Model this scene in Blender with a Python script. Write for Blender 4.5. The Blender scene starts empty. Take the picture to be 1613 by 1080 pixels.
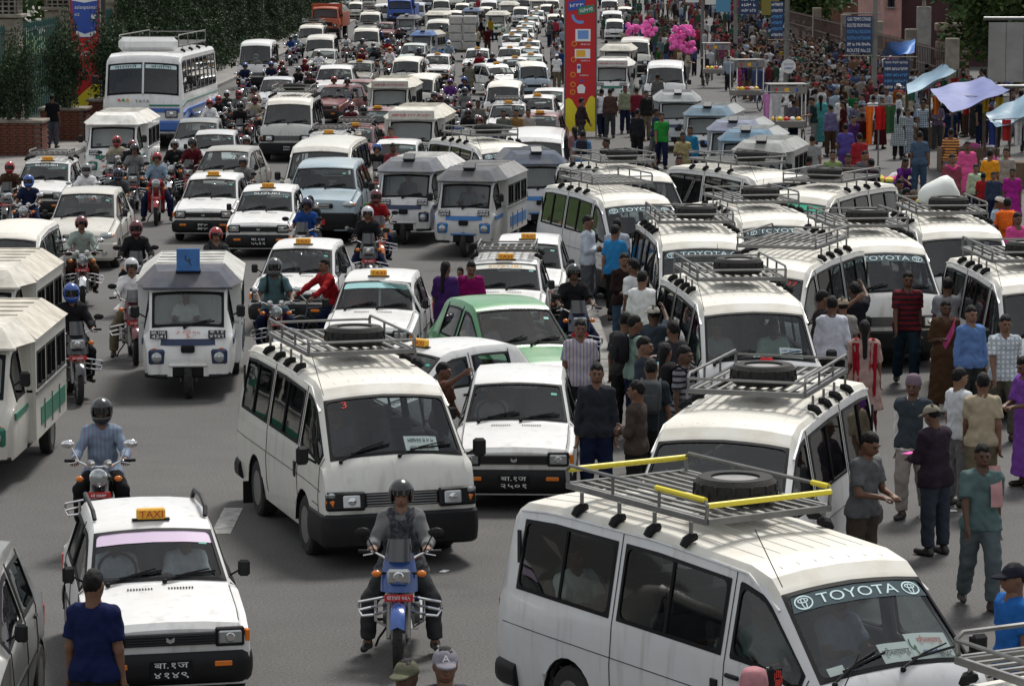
import bpy, math, random
import numpy as np
from mathutils import Vector, Matrix
random.seed(7)
R = math.radians
SC = bpy.context.scene
COL = SC.collection

# ------------------------------------------------------------------ camera, sky, sun, exposure
CAM_H, FPX, HORIZON = 6.5, 4900.0, -82.0          # metres, pixels (photo 1613 x 1080), row of the horizon
TILT = math.atan((540 - HORIZON) / FPX)
cd = bpy.data.cameras.new('camera'); cam = bpy.data.objects.new('camera', cd); COL.objects.link(cam)
cam.location = (0, 0, CAM_H); cam.rotation_euler = (math.pi/2 - TILT, 0, 0)
cd.sensor_width = 36; cd.lens = 36*FPX/1613; cd.clip_start = 1; cd.clip_end = 3000
SC.camera = cam
SUN_EL, SUN_AZ = 55, 160                            # a high hazy sun, a little beyond the street (light from the back)
w = bpy.data.worlds.new('World'); SC.world = w; w.use_nodes = True
nt = w.node_tree; nt.nodes.clear()
def wn(t, **k):
    n = nt.nodes.new(t)
    for a, b in k.items(): setattr(n, a, b)
    return n
sky = wn('ShaderNodeTexSky'); sky.sky_type = 'NISHITA'; sky.sun_disc = False
sky.sun_elevation = R(SUN_EL); sky.sun_rotation = R(20); sky.dust_density = 3.0; sky.air_density = 1.0
tc = wn('ShaderNodeTexCoord'); no = wn('ShaderNodeTexNoise'); no.inputs['Scale'].default_value = 2.2
no.inputs['Detail'].default_value = 7; no.inputs['Roughness'].default_value = .6
mp = wn('ShaderNodeMapping'); mp.inputs['Scale'].default_value = (1, 1, 2.2)
rp = wn('ShaderNodeValToRGB'); rp.color_ramp.elements[0].position = .40; rp.color_ramp.elements[1].position = .55
rp.color_ramp.elements[0].color = (.35, .35, .35, 1)
cl = wn('ShaderNodeMix'); cl.data_type = 'RGBA'; cl.inputs[7].default_value = (8.6, 8.8, 9.0, 1)   # bright cloud over the sky
bg = wn('ShaderNodeBackground'); bg.inputs[1].default_value = .07
ou = wn('ShaderNodeOutputWorld')
L = nt.links.new
L(tc.outputs['Generated'], mp.inputs[0]); L(mp.outputs[0], no.inputs['Vector']); L(no.outputs[0], rp.inputs[0])
L(rp.outputs[0], cl.inputs[0]); L(sky.outputs[0], cl.inputs[6]); L(cl.outputs[2], bg.inputs[0]); L(bg.outputs[0], ou.inputs[0])
sd = bpy.data.lights.new('sun', 'SUN'); sd.energy = 2.9; sd.angle = R(13); sd.color = (1, .97, .92)
so = bpy.data.objects.new('sun', sd); COL.objects.link(so)
so.rotation_euler = (R(90 - SUN_EL), 0, R(SUN_AZ)); so.location = (0, 60, 60)
SC.view_settings.view_transform = 'Standard'; SC.view_settings.look = 'None'
SC.view_settings.exposure = 0.28; SC.view_settings.gamma = 1
cy = SC.cycles
cy.max_bounces = 6; cy.diffuse_bounces = 2; cy.glossy_bounces = 3; cy.transmission_bounces = 2; cy.transparent_max_bounces = 10
cy.caustics_reflective = False; cy.caustics_refractive = False

def G(u, v, z=0.0):
    """where the sight line of photo point (u, v) meets height z: measures a position on the street"""
    x, y = (u - 806.5)/FPX, (540 - v)/FPX
    c, s = math.cos(TILT), math.sin(TILT)
    d = (x, c + y*s, -s + y*c)
    k = (z - CAM_H)/d[2]
    return (d[0]*k, d[1]*k)

# ------------------------------------------------------------------ materials
MATS = {}
def mat(name, col=(.5,.5,.5), rough=.5, metal=0, spec=.5, obj=False, noise=0, nscale=6, coat=0, bump=0, bscale=40, dirt=None, streak=None):
    """procedural principled material; obj: base colour comes from the object's colour"""
    if name in MATS: return MATS[name]
    m = bpy.data.materials.new(name); m.use_nodes = True; n = m.node_tree.nodes; l = m.node_tree.links.new
    b = n['Principled BSDF']; b.inputs['Roughness'].default_value = rough; b.inputs['Metallic'].default_value = metal
    b.inputs['Specular IOR Level'].default_value = spec; b.inputs['Coat Weight'].default_value = coat
    b.inputs['Coat Roughness'].default_value = .08
    src = None
    if obj:
        oi = n.new('ShaderNodeObjectInfo'); src = oi.outputs['Color']
    else:
        rg = n.new('ShaderNodeRGB'); rg.outputs[0].default_value = (*col, 1); src = rg.outputs[0]
    if noise or dirt or bump:
        t = n.new('ShaderNodeTexCoord')
    if noise:
        a = n.new('ShaderNodeTexNoise'); a.inputs['Scale'].default_value = nscale; a.inputs['Detail'].default_value = 6
        l(t.outputs['Object'], a.inputs['Vector'])
        mr = n.new('ShaderNodeMapRange'); mr.inputs[1].default_value = .3; mr.inputs[2].default_value = .7
        mr.inputs[3].default_value = 1 - noise; mr.inputs[4].default_value = 1 + noise*.5
        l(a.outputs[0], mr.inputs[0])
        mx = n.new('ShaderNodeMix'); mx.data_type = 'RGBA'; mx.blend_type = 'MULTIPLY'; mx.inputs[0].default_value = 1
        l(src, mx.inputs[6]); l(mr.outputs[0], mx.inputs[7]); src = mx.outputs[2]
    if dirt:
        dcol, amt, dsc = dirt
        a = n.new('ShaderNodeTexNoise'); a.inputs['Scale'].default_value = dsc; a.inputs['Detail'].default_value = 8; a.inputs['Roughness'].default_value = .65
        l(t.outputs['Object'], a.inputs['Vector'])
        cr = n.new('ShaderNodeMapRange'); cr.inputs[1].default_value = .42; cr.inputs[2].default_value = .75; cr.inputs[3].default_value = 0; cr.inputs[4].default_value = amt
        l(a.outputs[0], cr.inputs[0])
        mx = n.new('ShaderNodeMix'); mx.data_type = 'RGBA'; l(cr.outputs[0], mx.inputs[0]); l(src, mx.inputs[6]); mx.inputs[7].default_value = (*dcol, 1)
        src = mx.outputs[2]
        rr = n.new('ShaderNodeMapRange'); rr.inputs[3].default_value = rough; rr.inputs[4].default_value = min(1, rough + .4); l(cr.outputs[0], rr.inputs[0]); l(rr.outputs[0], b.inputs['Roughness'])
    if streak:                                          # grime run down in streaks
        dcol, amt = streak; mg = n.new('ShaderNodeMapping'); mg.inputs['Scale'].default_value = (7, 7, .7); l(t.outputs['Object'], mg.inputs[0])
        a = n.new('ShaderNodeTexNoise'); a.inputs['Scale'].default_value = 1.3; a.inputs['Detail'].default_value = 6; l(mg.outputs[0], a.inputs['Vector'])
        cr = n.new('ShaderNodeMapRange'); cr.inputs[1].default_value = .55; cr.inputs[2].default_value = .8; cr.inputs[4].default_value = amt; l(a.outputs[0], cr.inputs[0])
        mx = n.new('ShaderNodeMix'); mx.data_type = 'RGBA'; l(cr.outputs[0], mx.inputs[0]); l(src, mx.inputs[6]); mx.inputs[7].default_value = (*dcol, 1); src = mx.outputs[2]
    l(src, b.inputs['Base Color'])
    if bump:
        a = n.new('ShaderNodeTexNoise'); a.inputs['Scale'].default_value = bscale; a.inputs['Detail'].default_value = 5; l(t.outputs['Object'], a.inputs['Vector'])
        bp = n.new('ShaderNodeBump'); bp.inputs['Strength'].default_value = bump; bp.inputs['Distance'].default_value = .02; l(a.outputs[0], bp.inputs['Height']); l(bp.outputs[0], b.inputs['Normal'])
    MATS[name] = m
    return m
def glass_mat(name, tint=(.55,.62,.62), base=.10, rough=.02):
    m = bpy.data.materials.new(name); m.use_nodes = True; n = m.node_tree.nodes; l = m.node_tree.links.new
    n.remove(n['Principled BSDF']); o = n['Material Output']
    t = n.new('ShaderNodeBsdfTransparent'); t.inputs[0].default_value = (*tint, 1)
    g = n.new('ShaderNodeBsdfGlossy'); g.inputs['Roughness'].default_value = rough
    f = n.new('ShaderNodeFresnel'); ge = n.new('ShaderNodeNewGeometry'); io = n.new('ShaderNodeMapRange')      # a thin pane reflects alike from both sides
    io.inputs[3].default_value = 1.52; io.inputs[4].default_value = 1/1.52; l(ge.outputs['Backfacing'], io.inputs[0]); l(io.outputs[0], f.inputs[0])
    ad = n.new('ShaderNodeMath'); ad.operation = 'ADD'; ad.inputs[1].default_value = base; l(f.outputs[0], ad.inputs[0])
    mx = n.new('ShaderNodeMixShader'); l(ad.outputs[0], mx.inputs[0]); l(t.outputs[0], mx.inputs[1]); l(g.outputs[0], mx.inputs[2]); l(mx.outputs[0], o.inputs[0])
    MATS[name] = m; return m
def pattern_mat(name, kind, scale, other, rough=.85, axis=0):
    """cloth with woven stripes or checks: object's colour against a second colour"""
    m = mat(name, obj=True, rough=rough, spec=.15, noise=.12, nscale=9); n = m.node_tree.nodes; l = m.node_tree.links.new
    b = n['Principled BSDF']; src = b.inputs['Base Color'].links[0].from_socket
    t = n.new('ShaderNodeTexCoord'); sx = n.new('ShaderNodeSeparateXYZ'); l(t.outputs['Object'], sx.inputs[0])
    fs = []
    for ax in ([axis] if kind == 'stripe' else [0, 2]):
        mu = n.new('ShaderNodeMath'); mu.operation = 'MULTIPLY'; mu.inputs[1].default_value = scale; l(sx.outputs[ax], mu.inputs[0])
        fr = n.new('ShaderNodeMath'); fr.operation = 'FRACT'; l(mu.outputs[0], fr.inputs[0])
        gt = n.new('ShaderNodeMath'); gt.operation = 'GREATER_THAN'; gt.inputs[1].default_value = .6; l(fr.outputs[0], gt.inputs[0]); fs.append(gt)
    out = fs[0].outputs[0]
    if len(fs) == 2:
        mu = n.new('ShaderNodeMath'); mu.operation = 'MAXIMUM'; l(fs[0].outputs[0], mu.inputs[0]); l(fs[1].outputs[0], mu.inputs[1]); out = mu.outputs[0]
    mx = n.new('ShaderNodeMix'); mx.data_type = 'RGBA'; l(out, mx.inputs[0]); l(src, mx.inputs[6]); mx.inputs[7].default_value = (*other, 1)
    l(mx.outputs[2], b.inputs['Base Color']); return m

DUST = (.42, .36, .27)
M_PAINT = mat('car_paint', obj=True, rough=.28, coat=.4, noise=.06, nscale=1.5, dirt=(DUST, .32, 1.6), streak=((.22,.19,.15), .45))
M_ROOF = mat('dusty_roof_paint', (.72,.70,.63), rough=.42, noise=.08, nscale=2, dirt=((.40,.32,.21), .45, 2.6))
M_DARK = mat('black_plastic', (.012,.012,.013), rough=.5, spec=.25, noise=.2, nscale=8)
M_RUB = mat('rubber_seal', (.010,.010,.011), rough=.65, spec=.2)
M_TYRE = mat('tyre_rubber', (.022,.021,.02), rough=.85, noise=.3, nscale=12, bump=.4, bscale=60)
M_RIM = mat('steel_rim', (.24,.235,.23), rough=.45, metal=.6, noise=.2, nscale=8)
M_CHROME = mat('chrome', (.75,.75,.76), rough=.12, metal=1)
M_STEEL = mat('rack_steel', (.20,.20,.195), rough=.45, metal=.6, noise=.25, nscale=5)
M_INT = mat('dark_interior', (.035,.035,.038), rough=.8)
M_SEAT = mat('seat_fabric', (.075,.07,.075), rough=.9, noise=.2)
M_LAMP = mat('lamp_glass', (.42,.44,.44), rough=.1, metal=.6)
M_AMBER = mat('amber_lens', (.75,.20,.02), rough=.2, spec=.6)
M_RED = mat('red_lens', (.45,.02,.02), rough=.2)
M_YTAPE = mat('yellow_tape', (.75,.62,.03), rough=.5)
M_TAXI = mat('taxi_sign_amber', (.80,.42,.03), rough=.4)
M_WHITE = mat('white_lettering', (.80,.80,.80), rough=.6)
M_PALE = mat('pale_blue_lettering', (.62,.78,.80), rough=.6)
M_REDL = mat('red_lettering', (.55,.03,.02), rough=.6)
M_BLUEL = mat('blue_lettering', (.04,.10,.42), rough=.6)
M_BLKL = mat('black_lettering', (.02,.02,.02), rough=.6)
M_PLATE = mat('red_number_plate', (.50,.02,.02), rough=.5)
M_PAPER = mat('white_card', (.74,.76,.72), rough=.7)
M_OBJ = mat('tinted_plain', obj=True, rough=.5, noise=.08, nscale=4)
M_OBJM = mat('tinted_matte', obj=True, rough=.85, spec=.2, noise=.25, nscale=5, dirt=((.20,.17,.13), .5, 2.0))
G_SCREEN = glass_mat('windscreen_glass', (.70,.76,.76), .03)
G_SIDE = glass_mat('side_glass', (.48,.53,.53), .02)
M_SKIN = mat('skin', obj=True, rough=.55, spec=.35, noise=.08, nscale=15)
M_HAIR = mat('black_hair', (.006,.005,.005), rough=.6, spec=.2, bump=.6, bscale=120)
M_CLOTH = mat('cloth', obj=True, rough=.9, spec=.1, noise=.2, nscale=9, bump=.7, bscale=14)
M_SHOE = mat('shoe_leather', obj=True, rough=.5)
M_HELM = mat('helmet_shell', obj=True, rough=.25, coat=.3)
M_VISOR = mat('smoked_visor', (.012,.012,.014), rough=.08, spec=.7)
M_STRIPE = pattern_mat('striped_cloth', 'stripe', 22, (.20,.20,.30))
M_HSTRIPE = pattern_mat('hooped_cloth', 'stripe', 13, (.02,.015,.02), axis=2)
M_CHECK = pattern_mat('checked_cloth', 'check', 16, (.35,.40,.45))

# ------------------------------------------------------------------ mesh builder
class MB:
    def __init__(s): s.v = []; s.f = []; s.m = []; s.k = 0
    def add(s, vs, fs, k=None):
        o = len(s.v); s.v += [tuple(p) for p in vs]; k = s.k if k is None else k
        for f in fs: s.f.append(tuple(i + o for i in f)); s.m.append(k)
        return s
    def box(s, c, d, b=0.0, rz=0, rx=0, k=None):
        """box centred c, size d, chamfer b"""
        hx, hy, hz = d[0]/2, d[1]/2, d[2]/2; b = min(b, hx*.9, hy*.9, hz*.9)
        M = Matrix.Rotation(rz, 3, 'Z') @ Matrix.Rotation(rx, 3, 'X') if (rz or rx) else None
        if b <= 0:
            vs = [(x*hx, y*hy, z*hz) for z in (-1,1) for y in (-1,1) for x in (-1,1)]
            fs = [(0,2,3,1),(4,5,7,6),(0,1,5,4),(2,6,7,3),(0,4,6,2),(1,3,7,5)]
        else:
            vs = []; ix = {}
            for sx in (-1,1):
                for sy in (-1,1):
                    for sz in (-1,1):
                        for a in range(3):
                            p = [sx*(hx-b), sy*(hy-b), sz*(hz-b)]; p[a] = (sx*hx, sy*hy, sz*hz)[a]
                            ix[sx,sy,sz,a] = len(vs); vs.append(tuple(p))
            fs = []
            def q(ids, n):
                p = [Vector(vs[i]) for i in ids]; c_ = sum(p, Vector())/len(p)
                nn = (p[1]-p[0]).cross(p[2]-p[0]); fs.append(tuple(ids) if nn.dot(c_) > 0 else tuple(reversed(ids)))
            for a in range(3):
                o1, o2 = [i for i in range(3) if i != a]
                for sg in (-1,1):
                    ids = []
                    for e1, e2 in ((-1,-1),(1,-1),(1,1),(-1,1)):
                        t = [0,0,0]; t[a] = sg; t[o1] = e1; t[o2] = e2; ids.append(ix[(*t, a)])
                    q(ids, a)
                for e1 in (-1,1):
                    for e2 in (-1,1):
                        t = [0,0,0]; t[o1] = e1; t[o2] = e2; ids = []
                        for sg, ax in ((-1,o1),(1,o1),(1,o2),(-1,o2)):
                            t[a] = sg; ids.append(ix[(*t, ax)])
                        q(ids, a)
            for sx in (-1,1):
                for sy in (-1,1):
                    for sz in (-1,1): q([ix[sx,sy,sz,a] for a in range(3)], 0)
        vs = [Vector(p) for p in vs]
        if M: vs = [M @ p for p in vs]
        return s.add([p + Vector(c) for p in vs], fs, k)
    def rod(s, a, b, r, n=8, r2=None, k=None, cap=True):
        a, b = Vector(a), Vector(b); r2 = r if r2 is None else r2
        d = (b - a).normalized(); u = d.orthogonal().normalized(); w_ = d.cross(u)
        vs = []
        for p, rr in ((a, r), (b, r2)):
            for i in range(n):
                t = 2*math.pi*i/n; vs.append(p + (u*math.cos(t) + w_*math.sin(t))*rr)
        fs = [(i, (i+1) % n, n+(i+1) % n, n+i) for i in range(n)]
        if cap: fs += [tuple(range(n-1, -1, -1)), tuple(range(n, 2*n))]
        return s.add(vs, fs, k)
    def tube(s, pts, r, n=8, k=None):
        pts = [Vector(p) for p in pts]; vs = []; m = len(pts); prev = None
        rs = r if isinstance(r, (list, tuple)) else [r]*m
        for i, p in enumerate(pts):
            d = ((pts[min(i+1, m-1)] - p).normalized() + (p - pts[max(i-1, 0)]).normalized())
            d = d.normalized() if d.length > 1e-6 else Vector((0,0,1))
            u = (prev - d*prev.dot(d)).normalized() if prev is not None and (prev - d*prev.dot(d)).length > 1e-4 else d.orthogonal().normalized()
            prev = u; w_ = d.cross(u)
            for j in range(n):
                t = 2*math.pi*j/n; vs.append(p + (u*math.cos(t) + w_*math.sin(t))*rs[i])
        fs = [(i*n+j, i*n+(j+1) % n, (i+1)*n+(j+1) % n, (i+1)*n+j) for i in range(m-1) for j in range(n)]
        fs += [tuple(range(n-1, -1, -1)), tuple((m-1)*n+j for j in range(n))]
        return s.add(vs, fs, k)
    def lathe(s, prof, c=(0,0,0), axis='Z', n=24, k=None, close=False):
        """prof: (radius, height along the axis)"""
        vs = []
        for rr, h in prof:
            for i in range(n):
                t = 2*math.pi*i/n; a, b = rr*math.cos(t), rr*math.sin(t)
                p = {'Z': (a, b, h), 'X': (h, a, b), 'Y': (b, h, a)}[axis]; vs.append((p[0]+c[0], p[1]+c[1], p[2]+c[2]))
        m = len(prof); fs = []
        for i in range(m if close else m-1):
            i2 = (i+1) % m
            for j in range(n): fs.append((i*n+j, i*n+(j+1) % n, i2*n+(j+1) % n, i2*n+j))
        if not close:
            if prof[0][0] > 1e-6: fs.append(tuple(range(n-1, -1, -1)))
            if prof[-1][0] > 1e-6: fs.append(tuple((m-1)*n+j for j in range(n)))
        return s.add(vs, fs, k)
    def ball(s, c, r, n=10, k=None):
        rx, ry, rz = r if isinstance(r, (tuple, list)) else (r, r, r); m = max(4, n//2+1); vs = []; fs = []
        for i in range(m+1):
            ph = math.pi*i/m
            for j in range(n):
                t = 2*math.pi*j/n; vs.append((c[0]+rx*math.sin(ph)*math.cos(t), c[1]+ry*math.sin(ph)*math.sin(t), c[2]-rz*math.cos(ph)))
        for i in range(m):
            for j in range(n): fs.append((i*n+j, i*n+(j+1) % n, (i+1)*n+(j+1) % n, (i+1)*n+j))
        return s.add(vs, fs, k)
    def poly(s, pts, k=None): return s.add(pts, [tuple(range(len(pts)))], k)
    def prism(s, pts, d, k=None):
        """flat outline pts (3-D) pushed by vector d"""
        n = len(pts); d = Vector(d); a = [Vector(p) for p in pts]
        fs = [tuple(range(n)), tuple(range(2*n-1, n-1, -1))] + [((i+1) % n, i, n+i, n+(i+1) % n) for i in range(n)]
        return s.add(a + [p + d for p in a], fs, k)
    def grid(s, P, nu, nv, k=None, both=False):
        vs = [P(i/nu, j/nv) for j in range(nv+1) for i in range(nu+1)]
        fs = [(j*(nu+1)+i, j*(nu+1)+i+1, (j+1)*(nu+1)+i+1, (j+1)*(nu+1)+i) for j in range(nv) for i in range(nu)]
        return s.add(vs, fs, k)
    def mesh(s, name, mats, smooth=35):
        me = bpy.data.meshes.new(name); me.from_pydata(s.v, [], s.f)
        for m_ in (mats if isinstance(mats, (list, tuple)) else [mats]): me.materials.append(m_)
        if len(me.polygons) == len(s.m) and any(s.m): me.polygons.foreach_set('material_index', s.m)
        me.validate(); me.update()
        if smooth:
            me.polygons.foreach_set('use_smooth', [True]*len(me.polygons))
            if smooth < 180: me.set_sharp_from_angle(angle=R(smooth))
        return me
    def build(s, name, mats, parent=None, tint=None, smooth=35):
        return part(name, s.mesh(name, mats, smooth), parent, tint)
TINT = {}                                              # mesh name -> which colour of the thing it takes
def part(name, me, parent=None, tint=None):
    o = bpy.data.objects.new(name, me)
    if parent is not None: o.parent = parent; KID.setdefault(parent.name, []).append(o)
    if tint: TINT[me.name] = tint
    return o
def empty(name): return bpy.data.objects.new(name, None)
PROTOS = []
def proto(o): PROTOS.append(o); return o
KID = {}                                               # prototype name -> its parts
def link_tree(o):
    COL.objects.link(o)
    for c in KID.get(o.name, []): link_tree(c)
    return o
def copy_tree(o, colors, parent=None, skip=()):
    c = o.copy(); COL.objects.link(c); c.parent = parent
    if o.data is not None and o.data.name in TINT:
        t = colors.get(TINT[o.data.name])
        if t is not None: c.color = (*t, 1)
    for ch in KID.get(o.name, []):
        if ch.name.split('.')[0] in skip: continue
        copy_tree(ch, colors, c, skip)
    return c
def tag(o, label, cat, group=None, kind=None):
    if label: o['label'] = label
    if cat: o['category'] = cat
    if group: o['group'] = group
    if kind: o['kind'] = kind
    return o
def put(pr, x, y, rz, label, cat, group=None, colors={}, z=0, scale=1, skip=()):
    o = copy_tree(pr, colors, None, skip); o.location = (x, y, z); o.rotation_euler = (0, 0, rz); o.scale = (scale,)*3
    return tag(o, label, cat, group)
def text_data(s, size=1.0, extrude=0.0, space=1.0):
    """a flat text as vertex and face lists, centred on the origin, height about size"""
    c = bpy.data.curves.new('lettering', 'FONT'); c.body = s; c.size = size; c.align_x = 'CENTER'; c.align_y = 'CENTER'; c.space_character = space
    c.resolution_u = 3
    o = bpy.data.objects.new('lettering', c); me = bpy.data.meshes.new_from_object(o)
    v = [tuple(p.co) for p in me.vertices]; f = [tuple(p.vertices) for p in me.polygons]
    bpy.data.objects.remove(o); bpy.data.curves.remove(c); bpy.data.meshes.remove(me)
    if v:
        xs = [p[0] for p in v]; ys = [p[1] for p in v]; cx, cy_ = (min(xs)+max(xs))/2, (min(ys)+max(ys))/2
        v = [(p[0]-cx, p[1]-cy_, 0) for p in v]
    return v, f
def strokes(n, seed):
    """marks for writing too blurred to read in the photo: uneven strokes, no letters"""
    rg = random.Random(seed); v, f = [], []; x = 0.0
    def bar(a, b, c, d):
        o = len(v); v.extend([(a, c, 0), (b, c, 0), (b, d, 0), (a, d, 0)]); f.append((o, o+1, o+2, o+3))
    for i in range(n):
        if rg.random() < .16: x += .5; continue
        w_ = rg.uniform(.45, .75); bar(x, x + .16, 0, rg.uniform(.7, 1)); bar(x + .2, x + w_, *(lambda z: (z, z + .2))(rg.uniform(.1, .7)))
        if rg.random() < .6: bar(x + w_ - .14, x + w_ + .02, rg.uniform(0, .3), rg.uniform(.6, 1))
        x += w_ + .18
    xs = [p[0] for p in v]; ys = [p[1] for p in v]; cx, cy_ = (min(xs)+max(xs))/2, (min(ys)+max(ys))/2
    return [(p[0]-cx, p[1]-cy_, 0) for p in v], f
def text_fit(s, wd, ht):
    if s.startswith('~'):
        v, f = strokes(int(s[1:] or 8), len(s)*7 + int(wd*1000)); w0 = max(p[0] for p in v)*2; h0 = max(p[1] for p in v)*2
        return [(p[0]*wd/w0, p[1]*ht/h0, 0) for p in v], f
    v, f = text_data(s)
    if not v: return v, f
    w0 = max(p[0] for p in v)*2; h0 = max(p[1] for p in v)*2
    return [(p[0]*wd/w0, p[1]*ht/h0, 0) for p in v], f
def text_part(s, wd, ht, P, name, m, parent):
    """lettering laid on a surface: P(x, y) gives the 3-D point for text coordinates"""
    v, f = text_fit(s, wd, ht); b = MB(); b.add([P(p[0], p[1]) for p in v], f)
    return b.build(name, m, parent, smooth=0)
# ------------------------------------------------------------------ vehicles: a lofted shell, openings, glass, trim
def lerp(a, b, t): return a + (b - a)*t
def interp(keys, y, i):
    for a, b in zip(keys, keys[1:]):
        if y <= b[0] + 1e-9:
            t = 0 if b[0] == a[0] else max(0, min(1, (y - a[0])/(b[0] - a[0])))
            return lerp(a[i], b[i], t)
    return keys[-1][i]
NR = 9
class Shell:
    """keys: (y, z_top, half_width_top, half_width_body, z_belt); front is -y"""
    def __init__(s, keys, sill, axles, ra, crown=.03, roundz=.05, cuts=()):
        s.keys, s.sill, s.axles, s.ra, s.crown, s.rz = keys, sill, axles, ra, crown, roundz
        ys = {round(k[0], 3) for k in keys} | {round(c, 3) for c in cuts}
        for a in axles:
            for i in range(-6, 7): ys.add(round(a + ra*math.sin(i/6*math.pi/2), 3))
        s.ys = sorted(y for y in ys if keys[0][0] - 1e-6 <= y <= keys[-1][0] + 1e-6)
    def zarch(s, y):
        z = s.sill
        for a in s.axles:
            d = abs(y - a)
            if d < s.ra: z = max(z, s.sill + .06 + math.sqrt(s.ra**2 - d*d))
            elif d < s.ra + 1e-3: z = max(z, s.sill)
        return z
    def section(s, y):
        zt, wt, wb, zb = (interp(s.keys, y, i) for i in (1, 2, 3, 4))
        cr = s.crown; zb = min(zb, zt - cr - s.rz - .012); lo = s.sill
        za = s.zarch(y)
        top = (wt, zt - cr - s.rz); belt = (wb*.975, zb)
        rows = [(wb*.94, lo), (wb*.99, lo + .3*(zb - lo)), (wb, lo + .62*(zb - lo)), belt,
                (lerp(belt[0], top[0], .07), lerp(belt[1], top[1], .07)), (lerp(belt[0], top[0], .9), lerp(belt[1], top[1], .9)),
                top, (wt - s.rz*.75, zt - cr), (wt*.5, zt - cr*.25), (0, zt)]
        return [(x, max(z, za) if i < 3 else z) for i, (x, z) in enumerate(rows)]
    def P(s, y, r, sg=1, off=0.0):
        q = s.section(y); i = min(int(r), NR - 1); t = r - i
        p = Vector((sg*lerp(q[i][0], q[i+1][0], t), y, lerp(q[i][1], q[i+1][1], t)))
        if off:
            e = .02; a = s.P(max(y - e, s.keys[0][0]), r, sg); b = s.P(min(y + e, s.keys[-1][0]), r, sg)
            c = s.P(y, max(r - .05, 0), sg); d = s.P(y, min(r + .05, NR), sg)
            if r >= NR - .06: d = s.P(y, NR - .05, -sg)
            n = (b - a).cross(d - c); n = n.normalized() if n.length > 1e-9 else Vector((0,0,1))
            if sg < 0: n = -n
            if n.x*sg + n.z*.5 < 0 and abs(n.x) + abs(n.z) > .05: n = -n
            p = p + n*off
        return p
    def topz(s, y): return interp(s.keys, y, 1)
    def body(s, holes, roof_y=None):
        """holes: (y0, y1, r0, r1) left open on both sides; roof_y: faces above the roof edge behind it take the second material"""
        b = MB(); n = len(s.ys); sec = [s.section(y) for y in s.ys]; idx = {}
        for sg in (1, -1):
            for i, y in enumerate(s.ys):
                for r, (x, z) in enumerate(sec[i]):
                    if r == NR and sg == -1: idx[sg, i, r] = idx[1, i, r]; continue
                    idx[sg, i, r] = len(b.v); b.v.append((sg*x, y, z))
            for i in range(n - 1):
                ym = (s.ys[i] + s.ys[i+1])/2
                for r in range(NR):
                    if any(a < ym < c and d <= r < e for a, c, d, e in holes): continue
                    q = (idx[sg, i, r], idx[sg, i+1, r], idx[sg, i+1, r+1], idx[sg, i, r+1])
                    if r < 3 and all(abs(b.v[q[0]][2] - b.v[q[k]][2]) < 1e-6 for k in (1, 2, 3)): continue
                    q = q if sg > 0 else q[::-1]
                    pts = []
                    for k in q:
                        if not pts or all((Vector(b.v[k]) - Vector(b.v[m])).length > 1e-5 for m in pts): pts.append(k)
                    if len(pts) >= 3:
                        b.f.append(tuple(pts)); b.m.append(1 if roof_y is not None and r >= 6 and ym > roof_y else 0)
        for e in (0, n - 1):
            ring = [idx[1, e, r] for r in range(NR + 1)] + [idx[-1, e, r] for r in range(NR - 1, -1, -1)]
            b.f.append(tuple(ring if e else ring[::-1])); b.m.append(0)
        return b
    def lining(s, holes):
        b = s.body(holes); zs = [p[2] for p in b.v]; zt = max(zs)
        b.v = [(x*.955, y*.985, z - .03*max(0, (z - s.sill)/(zt - s.sill))) for x, y, z in b.v]; b.m = [0]*len(b.f); return b
    def roof_z(s, y, x):
        q = s.section(y); x = abs(x); i = 8 if x < q[8][0] else 7; t = (x - q[i+1][0])/(q[i][0] - q[i+1][0] + 1e-9); return lerp(q[i+1][1], q[i][1], min(t, 1))
    def pane(s, y0, y1, r0, r1, sg, off, rad, frame, n=5, wide=False):
        """one window: returns (seal, glass) builders. wide: across the car from edge to edge (r measured to the centre line)"""
        def at(a, c, o):
            a = max(-.02, min(1.02, a)); c = max(-.02, min(1.02, c))
            if wide:
                x = a*2 - 1; y = lerp(y0, y1, c); return s.P(y, lerp(NR, r0, abs(x)), 1 if x >= 0 else -1, o)
            return s.P(lerp(y0, y1, a), lerp(r0, r1, c), sg, o)
        A = (s.P(y0, r0, 1) - s.P(y1, r0, 1)).length if not wide else abs(s.P(y0, r0, 1).x)*2
        B = (s.P((y0+y1)/2, r0, 1) - s.P((y0+y1)/2, r1, 1)).length if not wide else (s.P(y0, NR) - s.P(y1, NR)).length
        ra_, rb = min(.45, rad/A), min(.45, rad/B); fa, fb = frame/A, frame/B
        def loop(ia, ib, k):
            pts = []
            for cx, cy_, a0 in ((1-ia-ra_, 1-ib-rb, 0), (ia+ra_, 1-ib-rb, 90), (ia+ra_, ib+rb, 180), (1-ia-ra_, ib+rb, 270)):
                for t in range(n+1):
                    a = R(a0 + 90*t/n); pts.append((cx + ra_*math.cos(a), cy_ + rb*math.sin(a)))
                if k:                                   # extra points along the straight sides so that the pane follows the curve
                    nx = {0: (ia+ra_, 1-ib), 90: (ia, ib+rb), 180: (1-ia-ra_, ib), 270: (1-ia, 1-ib-rb)}[a0]; la = pts[-1]
                    for q in range(1, 6): pts.append((lerp(la[0], nx[0], q/6), lerp(la[1], nx[1], q/6)))
            return pts
        def sq(p):                                      # the hole's own rim
            dx, dy = p[0] - .5, p[1] - .5; m = max(abs(dx), abs(dy)); return (.5 + dx/m*.505, .5 + dy/m*.505)
        at0 = at; nc = at0(.5, .5, 1.0) - at0(.5, .5, 0); at = lambda a, c, o: at0(a, c, 0) + nc*o
        inn = loop(fa, fb, True); seal = MB(); g = MB(); N = len(inn)
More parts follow.
